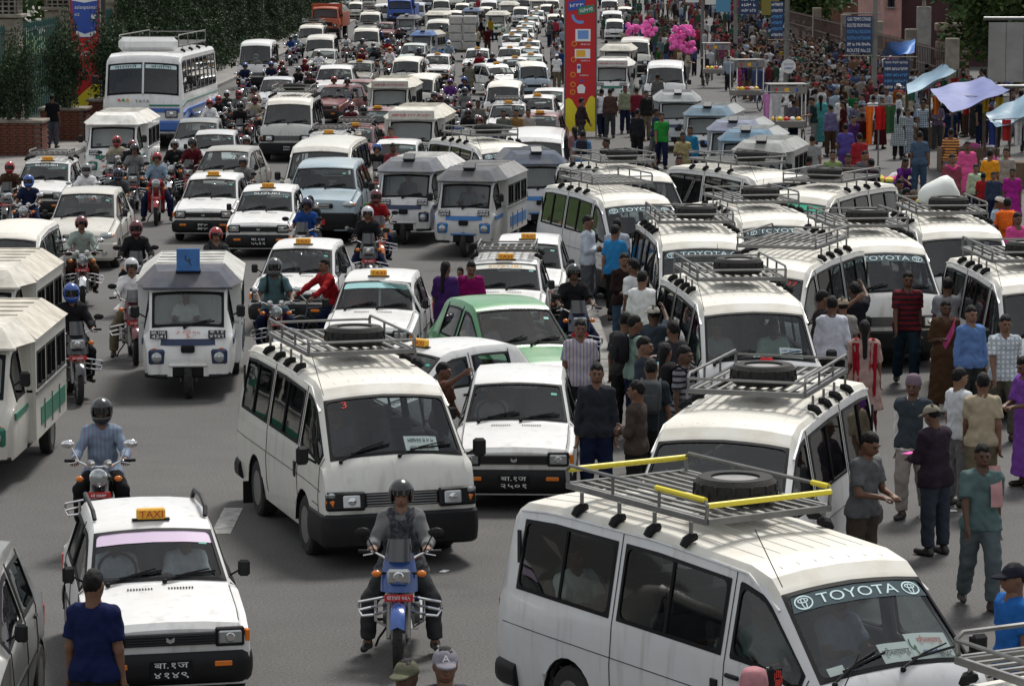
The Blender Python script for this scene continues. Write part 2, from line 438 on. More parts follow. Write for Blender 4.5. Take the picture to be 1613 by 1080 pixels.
        o1 = [at(*sq(p), off + .004) for p in inn]; o2 = [at(*p, off + .012) for p in inn]; o3 = [at(*p, off - .02) for p in inn]
        flip = (sg < 0) ^ True
        def strip(x, y_): 
            return [((i, (i+1) % N, N + (i+1) % N, N + i)) for i in range(N)]
        seal.add(o1 + o2, strip(o1, o2)); seal.add(o2 + o3, strip(o2, o3))
        c = [at(*p, off) for p in inn]; mid = [at(lerp(p[0], .5, .5), lerp(p[1], .5, .5), off) for p in inn]; cen = at(.5, .5, off)
        g.add(c + mid + [cen], [(i, (i+1) % N, N+(i+1) % N, N+i) for i in range(N)] + [(N+i, N+(i+1) % N, 2*N) for i in range(N)])
        return seal, g
def wheel(r, wd, parent, x, y, hub=True):
    """tyre with a rim, standing on the ground"""
    sg = 1 if x > 0 else -1
    t = MB().lathe([(r*.62, -wd/2), (r*.9, -wd/2), (r*.985, -wd*.38), (r, -wd*.2), (r, wd*.2), (r*.985, wd*.38), (r*.9, wd/2), (r*.62, wd/2)], (x, y, r), 'X', 24, close=True)
    for i in range(24):                                 # tread blocks
        a = 2*math.pi*i/24; t.box((x + (.25 if i % 2 else -.25)*wd, y + r*math.cos(a), r + r*math.sin(a)), (wd*.4, .02, .012))
    w_ = t.build('tyre', M_TYRE, parent)
    f = sg*wd/2
    rm = MB().lathe([(r*.63, f*.98), (r*.60, f*.95), (r*.55, f*.45), (r*.30, f*.35), (r*.26, f*.62), (r*.12, f*.7), (r*.11, f*.95), (0.001, f*.97)], (x, y, r), 'X', 20)
    rm.build('rim', M_RIM, w_)
    h = MB()
    for i in range(8):
        a = 2*math.pi*i/8; h.box((x + f*.42, y + r*.43*math.cos(a), r + r*.43*math.sin(a)), (.02, r*.1, r*.1), .01)
    h.build('rim_slot', M_RUB, w_)
    return w_
def bumper_bar(hw, yf, z0, z1, dep, ret, cr=.16):
    """a moulded bumper wrapping round the corners"""
    b = MB(); pl = [(-hw, yf + ret), (-hw, yf + cr)] + [(-hw + cr*(1 - math.cos(a)), yf + cr*(1 - math.sin(a))) for a in (R(30), R(60), R(90))]
    pl = pl + [(-p[0], p[1]) for p in reversed(pl)]
    pr = [(0, z0 + .03), (.03, z0), (dep, z0 + .01), (dep, z1 - .01), (.03, z1), (0, z1 - .03), (-.012, (z0 + z1)/2 + .04), (-.012, (z0 + z1)/2 - .04)]
    n = len(pr); vs = []
    for i, (x, y) in enumerate(pl):
        nx = -1 if x < -hw + 1e-3 else (1 if x > hw - 1e-3 else 0)
        d = Vector((-(x/hw)*(1 if abs(x) > hw - cr*.9 else .25), 1 if abs(x) < hw - 1e-3 else .0, 0)); d = d.normalized() if d.length > 0 else Vector((0,1,0))
        for o, z in pr: vs.append((x + d.x*o, y + d.y*o, z))
    fs = [(i*n+j, (i+1)*n+j, (i+1)*n+(j+1) % n, i*n+(j+1) % n) for i in range(len(pl)-1) for j in range(n)]
    fs += [tuple(range(n)), tuple((len(pl)-1)*n + j for j in range(n-1, -1, -1))]
    b.add(vs, fs); return b
def rack(parent, x0, x1, y0, y1, z, legs, rail=.16, nsl=9, tape=False, tyre=(0, -.55), foot_drop=.16, mat_=None):
    """a carrier on the roof: floor frame, slats, rails, clamps, the spare tyre lying on it"""
    ms = mat_ or M_STEEL
    fr = MB()
    for x in (x0, x1): fr.box((x, (y0+y1)/2, z), (.035, y1-y0, .05), .004)
    for y in (y0, y1): fr.box(((x0+x1)/2, y, z), (x1-x0, .035, .052), .004)
    rk = fr.build('roof_rack', ms, parent)
    for i in range(nsl):
        MB().box((lerp(x0, x1, (i+.5)/nsl), (y0+y1)/2, z + .012), (.035, y1-y0-.03, .018)).build('slat', ms, rk)
    for i in range(3):
        MB().box(((x0+x1)/2, lerp(y0, y1, (i+.5)/3), z - .012), (x1-x0, .03, .02)).build('cross_bar', ms, rk)
    zr = z + rail; h = (y1-y0)
    for sg, xa in ((-1, x0), (1, x1)):
        MB().tube([(xa, y0+.02, z), (xa, y0, zr-.04), (xa, y0+.05, zr), (xa, lerp(y0, y1, .5), zr), (xa, y1-.05, zr), (xa, y1, zr-.04), (xa, y1-.02, z)], .017, 6).build('side_rail', ms, rk)
        for t in (.33, .66): MB().rod((xa, lerp(y0, y1, t), z), (xa, lerp(y0, y1, t), zr), .014, 6).build('rail_post', ms, rk)
    for ya in (y0, y1):
        MB().tube([(x0, ya, zr-.05), (x0+.05, ya, zr-.045), (x1-.05, ya, zr-.045), (x1, ya, zr-.05)], .015, 6).build('end_rail', ms, rk)
    if tape:
        for a, c in (((x0, y0, zr-.04), (x1, y0, zr-.04)), ((x0, y1, zr-.04), (x1, y1, zr-.04)), ((x0, y0+.03, zr), (x0, y0 + h*.35, zr)), ((x1, y0+.03, zr), (x1, y0 + h*.12, zr))):
            MB().rod(a, c, .024, 8).build('yellow_wrapping', M_YTAPE, rk)
    for y in legs:
        for sg, xa in ((-1, x0), (1, x1)):
            q = MB(); q.box((xa + sg*.05, y, z - foot_drop*.55), (.022, .035, foot_drop*.95), .004)
            q.build('rack_leg', ms, rk)
            cl_ = MB(); cl_.tube([(xa + sg*t, y, z - foot_drop - q_) for t, q_ in ((.0, -.015), (.05, -.012), (.09, .005), (.125, .05))], [.03, .042, .042, .034], 6); cl_.build('clamp', M_RUB, rk)
    if tyre:
        spare(parent, tyre[0], tyre[1], z + .03)
    return rk
def spare(parent, x, y, z, r=.33, wd=.2):
    t = MB().lathe([(r*.6, 0), (r*.9, 0), (r, wd*.2), (r, wd*.8), (r*.9, wd), (r*.6, wd)], (x, y, z), 'Z', 28, close=True)
    for i in range(28):
        a = 2*math.pi*i/28; t.box((x + r*math.cos(a), y + r*math.sin(a), z + wd*(.36 if i % 2 else .64)), (.025, .025, wd*.3), 0, a)
    o = t.build('spare_tyre', M_TYRE, parent)
    MB().lathe([(r*.61, wd*.9), (r*.55, wd*.8), (r*.5, wd*.4), (r*.2, wd*.45), (r*.16, wd*.6), (.001, wd*.6)], (x, y, z), 'Z', 20).build('rim', M_RIM, o)
def mirror(parent, x, y, z, sg, s=1.0, mark=None):
    m = MB().tube([(x, y, z - .05*s), (x + sg*.08*s, y - .02, z), (x + sg*.12*s, y - .03, z + .02)], .014*s, 6)
    m.box((x + sg*.17*s, y - .04, z + .05*s), (.15*s, .07*s, .21*s), .03*s, R(-12)*sg)
    o = m.build('door_mirror', M_DARK, parent)
    MB().box((x + sg*.17*s, y + .0, z + .05*s), (.12*s, .008, .17*s), .003, R(-12)*sg).build('mirror_glass', M_CHROME, o)
    if mark:
        c = Vector((x + sg*.17*s, y - .079, z + .05*s)); b = MB()
        b.box(c + Vector((0, 0, -.03)), (.05, .004, .05), .001)
        for i, (dx, dz, a) in enumerate(((-.03, .02, 25), (-.012, .035, 8), (.006, .035, -6), (.022, .028, -20), (.035, -.01, -60))):
            b.box(c + Vector((dx, 0, dz)), (.011, .004, .055), .001, 0, 0)
        b.build('hand_mark', mark, o)
    return o
def wipers(parent, sh, yb, yt, spans, off=.02):
    for x0, x1 in spans:
        def q(x, c):
            y = lerp(yb, yt, c); sec = sh.section(y); wmax = sec[7][0]; r = NR - 2*min(1, abs(x)/wmax) if abs(x) < wmax else 7
            i = 7 if abs(x) > sec[8][0] else 8
            t = (abs(x) - sec[i+1][0])/(sec[i][0] - sec[i+1][0] + 1e-9); return sh.P(y, i + 1 - t, 1 if x >= 0 else -1, off)
        a = MB().tube([q(x0, -.04), q(lerp(x0, x1, .5), .10), q(x1, .2)], [.012, .009, .007], 5)
        a.rod(q(lerp(x0, x1, .25), .055), q(x1 + (x1-x0)*.12, .16), .011, 5); a.ball(q(x0, -.05), .024, 8)
        a.build('wiper', M_RUB, parent)
def screen_map(sh, yb, yt, off):
    """text coordinates (metres across, 0..1 up the screen) to the windscreen's surface"""
    def P(x, c):
        y = lerp(yb, yt, c); sec = sh.section(y); i = 7 if abs(x) > sec[8][0] else 8
        t = (abs(x) - sec[i+1][0])/(sec[i][0] - sec[i+1][0] + 1e-9); return sh.P(y, i + 1 - min(t, 1.0), 1 if x >= 0 else -1, off)
    return P
def sunstrip(parent, sh, yb, yt, c0, c1, hw, m, words=None, wm=None, wd=None, logo=False, letter=.6):
    P = screen_map(sh, yb, yt, .006); b = MB(); b.grid(lambda a, c: P(lerp(-hw, hw, a)*lerp(1.06, 1, c), lerp(c0, c1, c)), 16, 2)
    st = b.build('sun_strip', m, parent)
    Q = screen_map(sh, yb, yt, .010); ln = (sh.P(yb, NR) - sh.P(yt, NR)).length
    if words:
        text_part(words, wd, letter*(c1-c0), lambda x, y: Q(x, (c0+c1)/2 + y), 'lettering', wm, st)
    if logo:
        for sg in (-1, 1):
            b = MB(); cx = sg*(wd/2 + .13); r1, r2 = .075, .058
            def ring(ax, ay, bx, by, oy=0):
                n = 18; vs = []
                for k_ in range(n):
                    t = 2*math.pi*k_/n
                    vs.append(Q(cx + ax*math.cos(t), (c0+c1)/2 + (oy + ay*math.sin(t))/ln)); vs.append(Q(cx + bx*math.cos(t), (c0+c1)/2 + (oy + by*math.sin(t))/ln))
                b.add(vs, [(2*i, 2*((i+1) % n), 2*((i+1) % n)+1, 2*i+1) for i in range(n)])
            ring(.085, .062, .073, .050); ring(.05, .022, .04, .013, .018); ring(.024, .05, .014, .042, -.005)
            b.build('emblem', wm, st, smooth=0)
    return st
def seats(parent, rows, hw, zc, h=.5):
    for y in rows:
        for sg in (-1, 1):
            b = MB(); b.box((sg*hw*.5, y, zc), (hw*.8, .45, .14), .04); b.box((sg*hw*.5, y + .24, zc + h*.55), (hw*.8, .12, h), .05); b.box((sg*hw*.5, y + .25, zc + h*1.12), (hw*.42, .1, .16), .04)
            b.build('seat', M_SEAT, parent)
def lamp_box(parent, x, z, y, w_, h, tilt=0, round_=False, case=True, turn=None):
    c = MB()
    if case: c.box((x, y + .02, z), (w_ + .05, .06, h + .05), .012, 0, tilt); 
    o = (c if case else MB().box((x, y + .03, z), (w_*.8, .04, h*.8), .01)).build('headlight', M_DARK, parent)
    if round_: MB().lathe([(w_/2, 0), (w_*.46, -.03), (w_*.3, -.045), (.001, -.05)], (x, y, z), 'Y', 18).build('lens', M_LAMP, o)
    else:
        MB().box((x, y - .014, z), (w_, .03, h), .012, 0, tilt).build('lens', M_LAMP, o)
        MB().lathe([(h*.36, 0), (h*.30, -.006), (.001, -.008)], (x, y - .03 - (0), z), 'Y', 14).build('reflector', M_CHROME, o)
    if turn:
        tx, tw = turn; MB().box((tx, y + .0, z - h*.15), (tw, .05, h*.62), .01, 0, tilt).build('turn_signal', M_AMBER, parent)
    return o
def seam(parent, pts, r=.004, m=None):
    MB().tube(pts, r, 4).build('panel_gap', m or M_RUB, parent)
def plate(parent, c, lines, w_=.34, h=.17, m=None, tm=None, name='number_plate'):
    p = MB().box(c, (w_, .012, h), .003).build(name, m or M_RUB, parent)
    n = len(lines)
    for i, t in enumerate(lines):
        zc = c[2] + h*(.5 - (i + .5)/n); hh = h/n*.62
        text_part(t, w_*.82 if len(t) > 3 else w_*.6, hh, lambda x, y, zc=zc: (c[0] + x, c[1] - .0095, zc + y), 'lettering', tm or M_WHITE, p)
    return p

def make_van(name, spec):
    S = dict(H=1.96, hw=.845, ln=2.3, rack=True, tyre=True, tape=False, strip='TOYOTA', strip_m=None, words_m=None, plate=None, cards=(), num=None, omni=False, hand=None, ribs=True)
    S.update(spec); root = empty(name); H = S['H']; hw = S['hw']
    if S['omni']:
        H = 1.64; hw = .705
        k = [(-1.68,.62,.56,.66,.55),(-1.66,.80,.60,.69,.72),(-1.62,.92,.62,.70,.84),(-1.58,.98,.63,.705,.90),(-1.03,1.50,.585,.705,.92),(-.9,1.56,.585,.705,.92),(0,1.64,.59,.705,.92),(1.2,1.63,.585,.70,.92),(1.52,1.55,.57,.69,.92),(1.63,1.05,.62,.68,.9),(1.68,.5,.62,.66,.45)]
        ax = (-1.0, .84); rw = .27; sill = .22; wins = [(-1.42,-.62),(-.50,.42),(.52,1.42)]; yb, yt = -1.555, -1.06
    else:
        k = [(-2.30,.66,.70,.80,.60),(-2.26,.86,.74,.825,.78),(-2.20,1.06,.765,.835,.96),(-2.14,1.15,.775,.84,1.06),(-1.50,H-.19,.70,hw,1.10),(-1.40,H-.11,.695,hw,1.10),(-1.15,H-.05,.695,hw,1.10),(0,H,.70,hw,1.10),(1.5,H-.01,.70,hw,1.10),(2.02,H-.05,.69,hw-.01,1.10),(2.18,H-.13,.67,hw-.02,1.10),(2.27,1.15,.74,hw-.04,1.0),(2.30,.6,.74,hw-.06,.5)]
        ax = (-1.30, 1.12); rw = .325; sill = .26; wins = [(-1.98,-1.10),(-.98,.44),(.56,1.96)]; yb, yt = -2.105, -1.53
    cuts = [yb, yt] + [y for w_ in wins for y in w_]
    sh = Shell(k, sill, ax, rw + .07, crown=.05, roundz=.06, cuts=cuts)
    holes = [(a, b, 4, 5) for a, b in wins] + [(yb, yt, 7, 9)]
    b = sh.body(holes, yt - .01); b.build('body', [M_PAINT, M_ROOF if S['rack'] or S['omni'] else M_PAINT], root, 'body', 30)
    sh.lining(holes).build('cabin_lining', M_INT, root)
    yr = k[-1][0]
    # windows
    for sg in (1, -1):
        for i, (a, c) in enumerate(wins):
            se, gl = sh.pane(a, c, 4, 5, sg, .0, .07, .03)
            o = se.build('window_seal', M_RUB, root)
            gl.build('window', G_SIDE, root, smooth=60)
            if i and not S['omni']:                         # the sliding half has its own upright
                ym = lerp(a, c, .52); MB().tube([sh.P(ym, 4.05, sg, .006), sh.P(ym, 4.95, sg, .006)], .016, 5).build('window_bar', M_RUB, o)
    se, gl = sh.pane(yb, yt, 7, 9, 1, .0, .06, .034, wide=True)
    ws = se.build('windscreen_seal', M_RUB, root); gl.build('windscreen', G_SCREEN, root, smooth=60)
    wipers(root, sh, yb, yt, ((-.62, -.12), (.02, .55)) if not S['omni'] else ((-.45, -.05), (.05, .45)))
    if S['strip']:
        sunstrip(root, sh, yb, yt, .775, .95, .60, S['strip_m'] or mat('smoked_strip', (.05,.08,.09), rough=.3), S['strip'].strip() or None, S['words_m'] or M_PALE, .76, bool(S['strip'].strip()), .62)
    if S['cards']:
        P = screen_map(sh, yb, yt, -.02)
        for x, c, w_, h, lines in S['cards']:
            b = MB(); b.grid(lambda a, d: P(x + (a-.5)*w_, c + (d-.5)*h), 4, 2); o = b.build('route_card', M_PAPER, root)
            Q = screen_map(sh, yb, yt, -.016)
            for words, dx, dc, lw, lh, wm in lines: text_part(words, lw, lh, lambda px, py: Q(x + dx + px, c + dc + py), 'lettering', wm, o)
    if S['num']:
        Q = screen_map(sh, yb, yt, .006); nx, wds, nw, wm = S['num']; text_part(wds, nw, .11, lambda px, py: Q(nx + px, .88 + py), 'lettering', wm, root)
    # interior
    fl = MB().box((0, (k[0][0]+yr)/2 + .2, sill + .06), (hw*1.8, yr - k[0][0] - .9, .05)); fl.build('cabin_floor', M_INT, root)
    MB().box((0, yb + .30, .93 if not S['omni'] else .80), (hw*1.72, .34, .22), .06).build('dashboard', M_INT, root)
    st = MB().lathe([(.19,-.014),(.205,0),(.19,.014),(.175,0)], (0,0,0), 'Z', 18, close=True)
    M4 = Matrix.Translation((-.36 if not S['omni'] else -.3, yb + .52, 1.06 if not S['omni'] else .92)) @ Matrix.Rotation(R(35), 4, 'X'); st.v = [tuple(M4 @ Vector(p)) for p in st.v]
    st.build('steering_wheel', M_RUB, root)
    seats(root, [-1.0, -.1, .75, 1.5] if not S['omni'] else [-.55, .35, 1.0], hw*.9, .72 if not S['omni'] else .58)
    # under-body, arches, wheels
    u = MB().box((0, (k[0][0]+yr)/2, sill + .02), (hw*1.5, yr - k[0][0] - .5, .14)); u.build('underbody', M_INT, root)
    for a in ax:
        for sg in (1, -1):
            wl = MB(); n = 10; r_ = rw + .06
            vs = [(sg*x, a + r_*math.cos(t*math.pi/n), sill + .06 + r_*math.sin(t*math.pi/n)) for t in range(n+1) for x in (hw*.985, hw*.60)]
            wl.add(vs, [(2*i, 2*i+2, 2*i+3, 2*i+1) for i in range(n)]); wl.poly([vs[2*i+1] for i in range(n+1)]); wl.build('wheel_arch', M_RUB, root)
            wheel(rw, .2, root, sg*(hw - .13), a)
    # front: bumper, grille, lamps
    if S['omni']:
        bumper_bar(.71, -1.71, .25, .45, .1, .3).build('bumper', M_DARK, root); bumper_bar(.70, -1.69, .25, .45, .1, .25).build('rear_bumper', M_DARK, root).rotation_euler = (0, 0, math.pi)
        fy = lambda z: -1.695 + max(0, z - .6)*.18
        g = MB().box((0, fy(.66), .66), (.6, .03, .12), .01); gr = g.build('grille', M_DARK, root)
        for sg in (-1, 1): lamp_box(root, sg*.45, .68, fy(.68) - .01, .17, .13, turn=(sg*.6, .07))
        plate(root, (0, -1.725, .36), ['~4', '~5'], .3, .15)
    else:
        bumper_bar(hw + .01, -2.37, .24, .60, .14, .75).build('bumper', M_DARK, root)
        MB().box((0, -2.385, .35), (.9, .03, .07), .01).build('bumper_slot', M_RUB, root)
        r_ = bumper_bar(hw, -2.34, .30, .52, .12, .4); r_.v = [(-x, -y, z) for x, y, z in r_.v]; r_.build('rear_bumper', M_DARK, root)
        gr = MB().box((0, -2.285, .735), (.82, .05, .15), .02, 0, R(-10)).build('grille', M_DARK, root)
        for i in range(5): MB().box((0, -2.318 + i*.006, .68 + i*.028), (.76, .014, .012), 0, 0, R(-10)).build('grille_slat', M_STEEL, gr)
        for sg in (-1, 1):
            MB().box((sg*.61, -2.292, .735), (.42, .07, .20), .02, R(7)*sg, R(-10)).build('lamp_surround', M_DARK, root)
            lamp_box(root, sg*.55, .735, -2.325, .19, .135, R(-10), turn=None, case=False)
            MB().box((sg*.765, -2.265, .71), (.11, .09, .10), .02, R(22)*sg).build('turn_signal', M_AMBER, root)
            MB().box((sg*.765, -2.262, .795), (.11, .085, .07), .02, R(22)*sg).build('side_lamp', M_LAMP, root)
            MB().box((sg*(hw - .06), ax[1] + rw + .12, .2), (.2, .02, .26), .005).build('mudflap', M_RUB, root)
        if S['plate']: plate(root, (.0, -2.40, .44), S['plate'], .34, .16)
    # door seams, handles, vents, gutter
    for sg in (1, -1):
        e = .003
        for yy in ((-1.04, -2.02, .50) if not S['omni'] else (-.56, .47)):
            seam(root, [sh.P(yy, r_, sg, e) for r_ in (.5, 1, 2, 3, 4, 5, 5.9)])
        seam(root, [sh.P(y, 1.6, sg, e) for y in (-2.0, -1.75)] if not S['omni'] else [sh.P(y, 1.6, sg, e) for y in (-.5, .4)])
        seam(root, [sh.P(y, 2.2, sg, e) for y in np.linspace(k[2][0] + .1, yr - .15, 12)], .0035)
        MB().tube([sh.P(y, 6.05, sg, .008) for y in np.linspace(yt - .05, yr - .25, 10)], .013, 5).build('rain_gutter', M_PAINT, root, 'body')
        hd = sh.P(-1.16 if not S['omni'] else -.7, 2.75, sg, .012); MB().box(hd, (.03, .17, .035), .01).build('door_handle', M_DARK, root)
        if not S['omni']:
            MB().box(sh.P(-.93, 2.3, sg, .004), (.02, .09, .17), .006).build('side_vent', M_DARK, root)
            MB().box(sh.P(1.99, 4.5, sg, .004), (.02, .05, .40), .006).build('pillar_vent', M_DARK, root)
        tl = sh.P(yr - .05, 2.5, sg, -.035); MB().box(tl, (.05, .07, .30), .01).build('tail_lamp', M_RED, root)
        mirror(root, sg*(hw - .03), yb + .26, 1.13 if not S['omni'] else 1.0, sg, .95 if not S['omni'] else .75, S['hand'] if sg < 0 else None)
    if S['ribs']:
        for i in range(7):
            x = -.48 + i*.16
            MB().tube([(x, y, sh.roof_z(y, x) - .002) for y in np.linspace(yt + .22, yr - .3, 14)], .008, 5).build('roof_rib', M_ROOF if S['rack'] or S['omni'] else M_PAINT, root, 'body')
    MB().rod((-.66, yt - .02, H - .2), (-.72, yt + .25, H + .2), .004, 4).build('aerial', M_RUB, root)
    if S['rack']:
        ry = .25 if S['tape'] else .12
        rack(root, -.60, .60, -.75 + ry, 1.25 + ry, H + .12, (-.6 + ry, -.1 + ry, .4 + ry, .95 + ry), .17, 10, S['tape'], (.05, -.22 + ry) if S['tyre'] else None, .15)
    return proto(root)

def make_car(name, spec):
    S = dict(kind='maruti', sign=True, rack=0, rails=False, strip=None, strip_m=None, words_m=None, plate=None, roofm=None, gridm=None)
    S.update(spec); root = empty(name); kind = S['kind']
    if kind == 'maruti':
        k = [(-1.67,.58,.52,.64,.50),(-1.66,.70,.60,.685,.62),(-1.61,.755,.63,.70,.68),(-1.3,.82,.645,.715,.74),(-.80,.905,.645,.72,.82),(-.74,.92,.645,.72,.83),(-.16,1.33,.555,.72,.86),(-.02,1.375,.55,.72,.86),(.5,1.405,.555,.72,.86),(1.05,1.385,.545,.715,.86),(1.22,1.34,.53,.71,.86),(1.56,.95,.58,.70,.85),(1.66,.86,.58,.685,.78),(1.67,.5,.56,.66,.45)]
        ax = (-1.05, 1.12); rw = .265; sill = .2; wins = [(-.62,.22),(.31,.98)]; yb, yt = -.715, -.19; back = (1.27, 1.51); hw = .72; zf = .60
    elif kind == 'hatch':
        k = [(-1.76,.56,.50,.66,.5),(-1.74,.72,.60,.72,.64),(-1.66,.80,.64,.745,.72),(-1.3,.90,.665,.76,.82),(-.92,.98,.67,.765,.88),(-.86,1.0,.67,.765,.89),(-.16,1.46,.575,.765,.93),(0,1.51,.57,.765,.94),(.5,1.54,.575,.765,.94),(1.1,1.51,.565,.76,.95),(1.32,1.45,.55,.755,.96),(1.66,1.02,.62,.74,.94),(1.74,.9,.62,.72,.8),(1.76,.5,.6,.7,.45)]
        ax = (-1.1, 1.2); rw = .285; sill = .2; wins = [(-.72,.18),(.27,1.02)]; yb, yt = -.835, -.19; back = (1.36, 1.61); hw = .765; zf = .66
    else:
        k = [(-2.2,.62,.60,.78,.56),(-2.18,.86,.72,.84,.78),(-2.1,.98,.76,.86,.90),(-1.6,1.06,.78,.88,.98),(-1.06,1.12,.78,.885,1.02),(-1.0,1.14,.78,.885,1.03),(-.42,1.60,.66,.885,1.05),(-.25,1.66,.655,.885,1.05),(.4,1.70,.66,.885,1.05),(1.6,1.68,.65,.88,1.05),(1.85,1.62,.64,.875,1.05),(2.1,1.1,.72,.86,1.02),(2.17,.95,.72,.85,.9),(2.2,.5,.7,.82,.45)]
        ax = (-1.35, 1.3); rw = .36; sill = .3; wins = [(-.82,.08),(.18,.95),(1.06,1.72)]; yb, yt = -.975, -.45; back = (1.88, 2.06); hw = .885; zf = .80
    sh = Shell(k, sill, ax, rw + .06, crown=.03, roundz=.045, cuts=[yb, yt, *back] + [y for w_ in wins for y in w_])
    yf, yr = k[0][0], k[-1][0]
    b = sh.body([(a, c, 4, 5) for a, c in wins] + [(yb, yt, 7, 9), (*back, 7, 9)]); b.build('body', M_PAINT, root, 'body', 30)
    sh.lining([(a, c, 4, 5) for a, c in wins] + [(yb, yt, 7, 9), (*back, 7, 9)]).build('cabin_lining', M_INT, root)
    for sg in (1, -1):
        for a, c in wins:
            se, gl = sh.pane(a, c, 4, 5, sg, 0, .05, .03); se.build('window_seal', M_RUB, root); gl.build('window', G_SIDE, root, smooth=60)
    for nm, (a, c) in (('windscreen', (yb, yt)), ('rear_window', back)):
        se, gl = sh.pane(a, c, 7, 9, 1, 0, .05, .035, wide=True); se.build(nm + '_seal', M_RUB, root); gl.build(nm, G_SCREEN, root, smooth=60)
    wipers(root, sh, yb, yt, ((-.45, -.02), (.05, .46)))
    if S['strip']:
        sunstrip(root, sh, yb, yt, .78 if S['strip'].strip() else .73, .95, .50, S['strip_m'] or mat('smoked_strip', (.05,.08,.09), rough=.3), S['strip'].strip() or None, S['words_m'] or M_WHITE, .55)
    P = screen_map(sh, yb, yt, .005)
    b = MB(); b.grid(lambda a, c: P(.40 + a*.07, .70 + c*.06), 1, 1); b.build('tax_sticker', mat('green_sticker', (.02,.35,.28), rough=.5), root, smooth=0)
    # interior
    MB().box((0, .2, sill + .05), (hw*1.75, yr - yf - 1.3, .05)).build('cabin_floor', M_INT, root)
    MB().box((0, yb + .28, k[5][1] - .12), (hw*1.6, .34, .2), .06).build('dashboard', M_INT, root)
    st = MB().lathe([(.17,-.013),(.185,0),(.17,.013),(.157,0)], (0,0,0), 'Z', 18, close=True); M4 = Matrix.Translation((-.32, yb + .52, k[5][1] + .02)) @ Matrix.Rotation(R(55), 4, 'X'); st.v = [tuple(M4 @ Vector(p)) for p in st.v]
    st.build('steering_wheel', M_RUB, root)
    seats(root, [.0 if kind != 'suv' else -.1, .75], hw*.92, .52 if kind != 'suv' else .72, .46)
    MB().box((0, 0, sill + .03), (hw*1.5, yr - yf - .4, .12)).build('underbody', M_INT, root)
    for a in ax:
        for sg in (1, -1):
            wl = MB(); n = 10; r_ = rw + .05
            vs = [(sg*x, a + r_*math.cos(t*math.pi/n), sill + .06 + r_*math.sin(t*math.pi/n)) for t in range(n+1) for x in (hw*.985, hw*.6)]
            wl.add(vs, [(2*i, 2*i+2, 2*i+3, 2*i+1) for i in range(n)]); wl.poly([vs[2*i+1] for i in range(n+1)]); wl.build('wheel_arch', M_RUB, root)
            wheel(rw, .155 if kind == 'maruti' else .18 if kind == 'hatch' else .24, root, sg*(hw - .095), a)
    # nose
    dark = kind == 'maruti'
    bm = M_DARK if dark or kind == 'suv' else M_PAINT
    bumper_bar(hw - .005, yf - .05, .22 if kind != 'suv' else .34, zf - .1, .13, .34).build('bumper', bm, root, None if bm == M_DARK else 'body')
    r_ = bumper_bar(hw - .02, yf - .03, .24, zf - .1, .12, .3); r_.v = [(-x, -y, z) for x, y, z in r_.v]; r_.build('rear_bumper', bm, root, None if bm == M_DARK else 'body')
    if kind == 'maruti':
        gr = MB().box((0, yf - .005, .615), (.80, .05, .105), .008).build('grille', M_DARK, root)
        for i in range(4): MB().box((0, yf - .032, .58 + i*.023), (.76, .008, .008)).build('grille_slat', M_INT, gr)
        MB().prism([(-.035, yf - .034, .60), (-.035, yf - .034, .64), (0, yf - .034, .615), (.035, yf - .034, .64), (.035, yf - .034, .60), (0, yf - .034, .585)], (0, -.006, 0)).build('badge', M_CHROME, gr)
        for sg in (-1, 1):
            lamp_box(root, sg*.515, .62, yf - .01, .20, .115)
            MB().box((sg*.655, yf + .05, .62), (.05, .09, .11), .01, R(25)*sg).build('turn_signal', M_AMBER, root)
            MB().box((sg*.45, yf - .065, .40), (.15, .02, .045), .005).build('fog_lens', M_AMBER, root)
        if S['plate']: plate(root, (0, yf - .075, .36), S['plate'], .36, .17)
        b = MB()
        for sg in (-1, 1):
            for i in range(9):
                p = sh.P(-.84, 8.6, 1, .004); b.box((sg*.18 + (i - 4)*.026, -.86, sh.topz(-.86) + .002), (.011, .045, .006))
        b.build('bonnet_vent', M_RUB, root)
    else:
        z = k[2][1] - .10
        gr = MB().box((0, yf + .005, z - .03), (.62 if kind == 'hatch' else .7, .05, .11), .03).build('grille', M_DARK, root)
        for i in range(3): MB().box((0, yf - .022, z - .065 + i*.033), (.54, .01, .012), .003).build('grille_slat', M_CHROME, gr)
        MB().lathe([(.055, 0), (.05, -.012), (.001, -.014)], (0, yf - .026, z - .02), 'Y', 14).build('badge', M_CHROME, gr)
        for sg in (-1, 1):
            o = MB().ball((sg*(hw - .20), yf + .075, z - .01), (.15, .085, .075), 16).build('headlight', M_LAMP, root)
            MB().ball((sg*(hw - .075), yf + .13, z - .01), (.045, .09, .05), 10).build('turn_signal', M_AMBER, root)
            MB().lathe([(.055, 0), (.05, -.02), (.001, -.025)], (sg*(hw - .22), yf - .06, .36), 'Y', 12).build('fog_lamp', M_LAMP, root)
        MB().box((0, yf - .065, .36), (.75, .03, .11), .02).build('bumper_slot', M_RUB, root)
        if S['plate']: plate(root, (0, yf - .075, .5), S['plate'], .36, .13, M_PLATE)
    for sg in (1, -1):
        e = .003
        for yy in ((-.68, .265, .99) if kind != 'suv' else (-.9, .13, 1.0)):
            seam(root, [sh.P(yy, q, sg, e) for q in (.5, 1, 2, 3, 4, 5, 5.9)], .005)
        seam(root, [sh.P(y, 6.9, sg, e) for y in np.linspace(yf + .12, yb - .05, 8)], .005)
        seam(root, [sh.P(y, 1.7, sg, e) for y in np.linspace(ax[0] + rw + .1, ax[1] - rw - .1, 4)], .014, M_DARK if kind != 'hatch' else M_RUB)
        for yy in (.10, .88): MB().box(sh.P(yy, 2.75, sg, .012), (.025, .13, .03), .008).build('door_handle', M_DARK, root)
        MB().box(sh.P(yr - .05, 2.4, sg, -.01), (.05, .08, .2), .01).build('tail_lamp', M_RED, root)
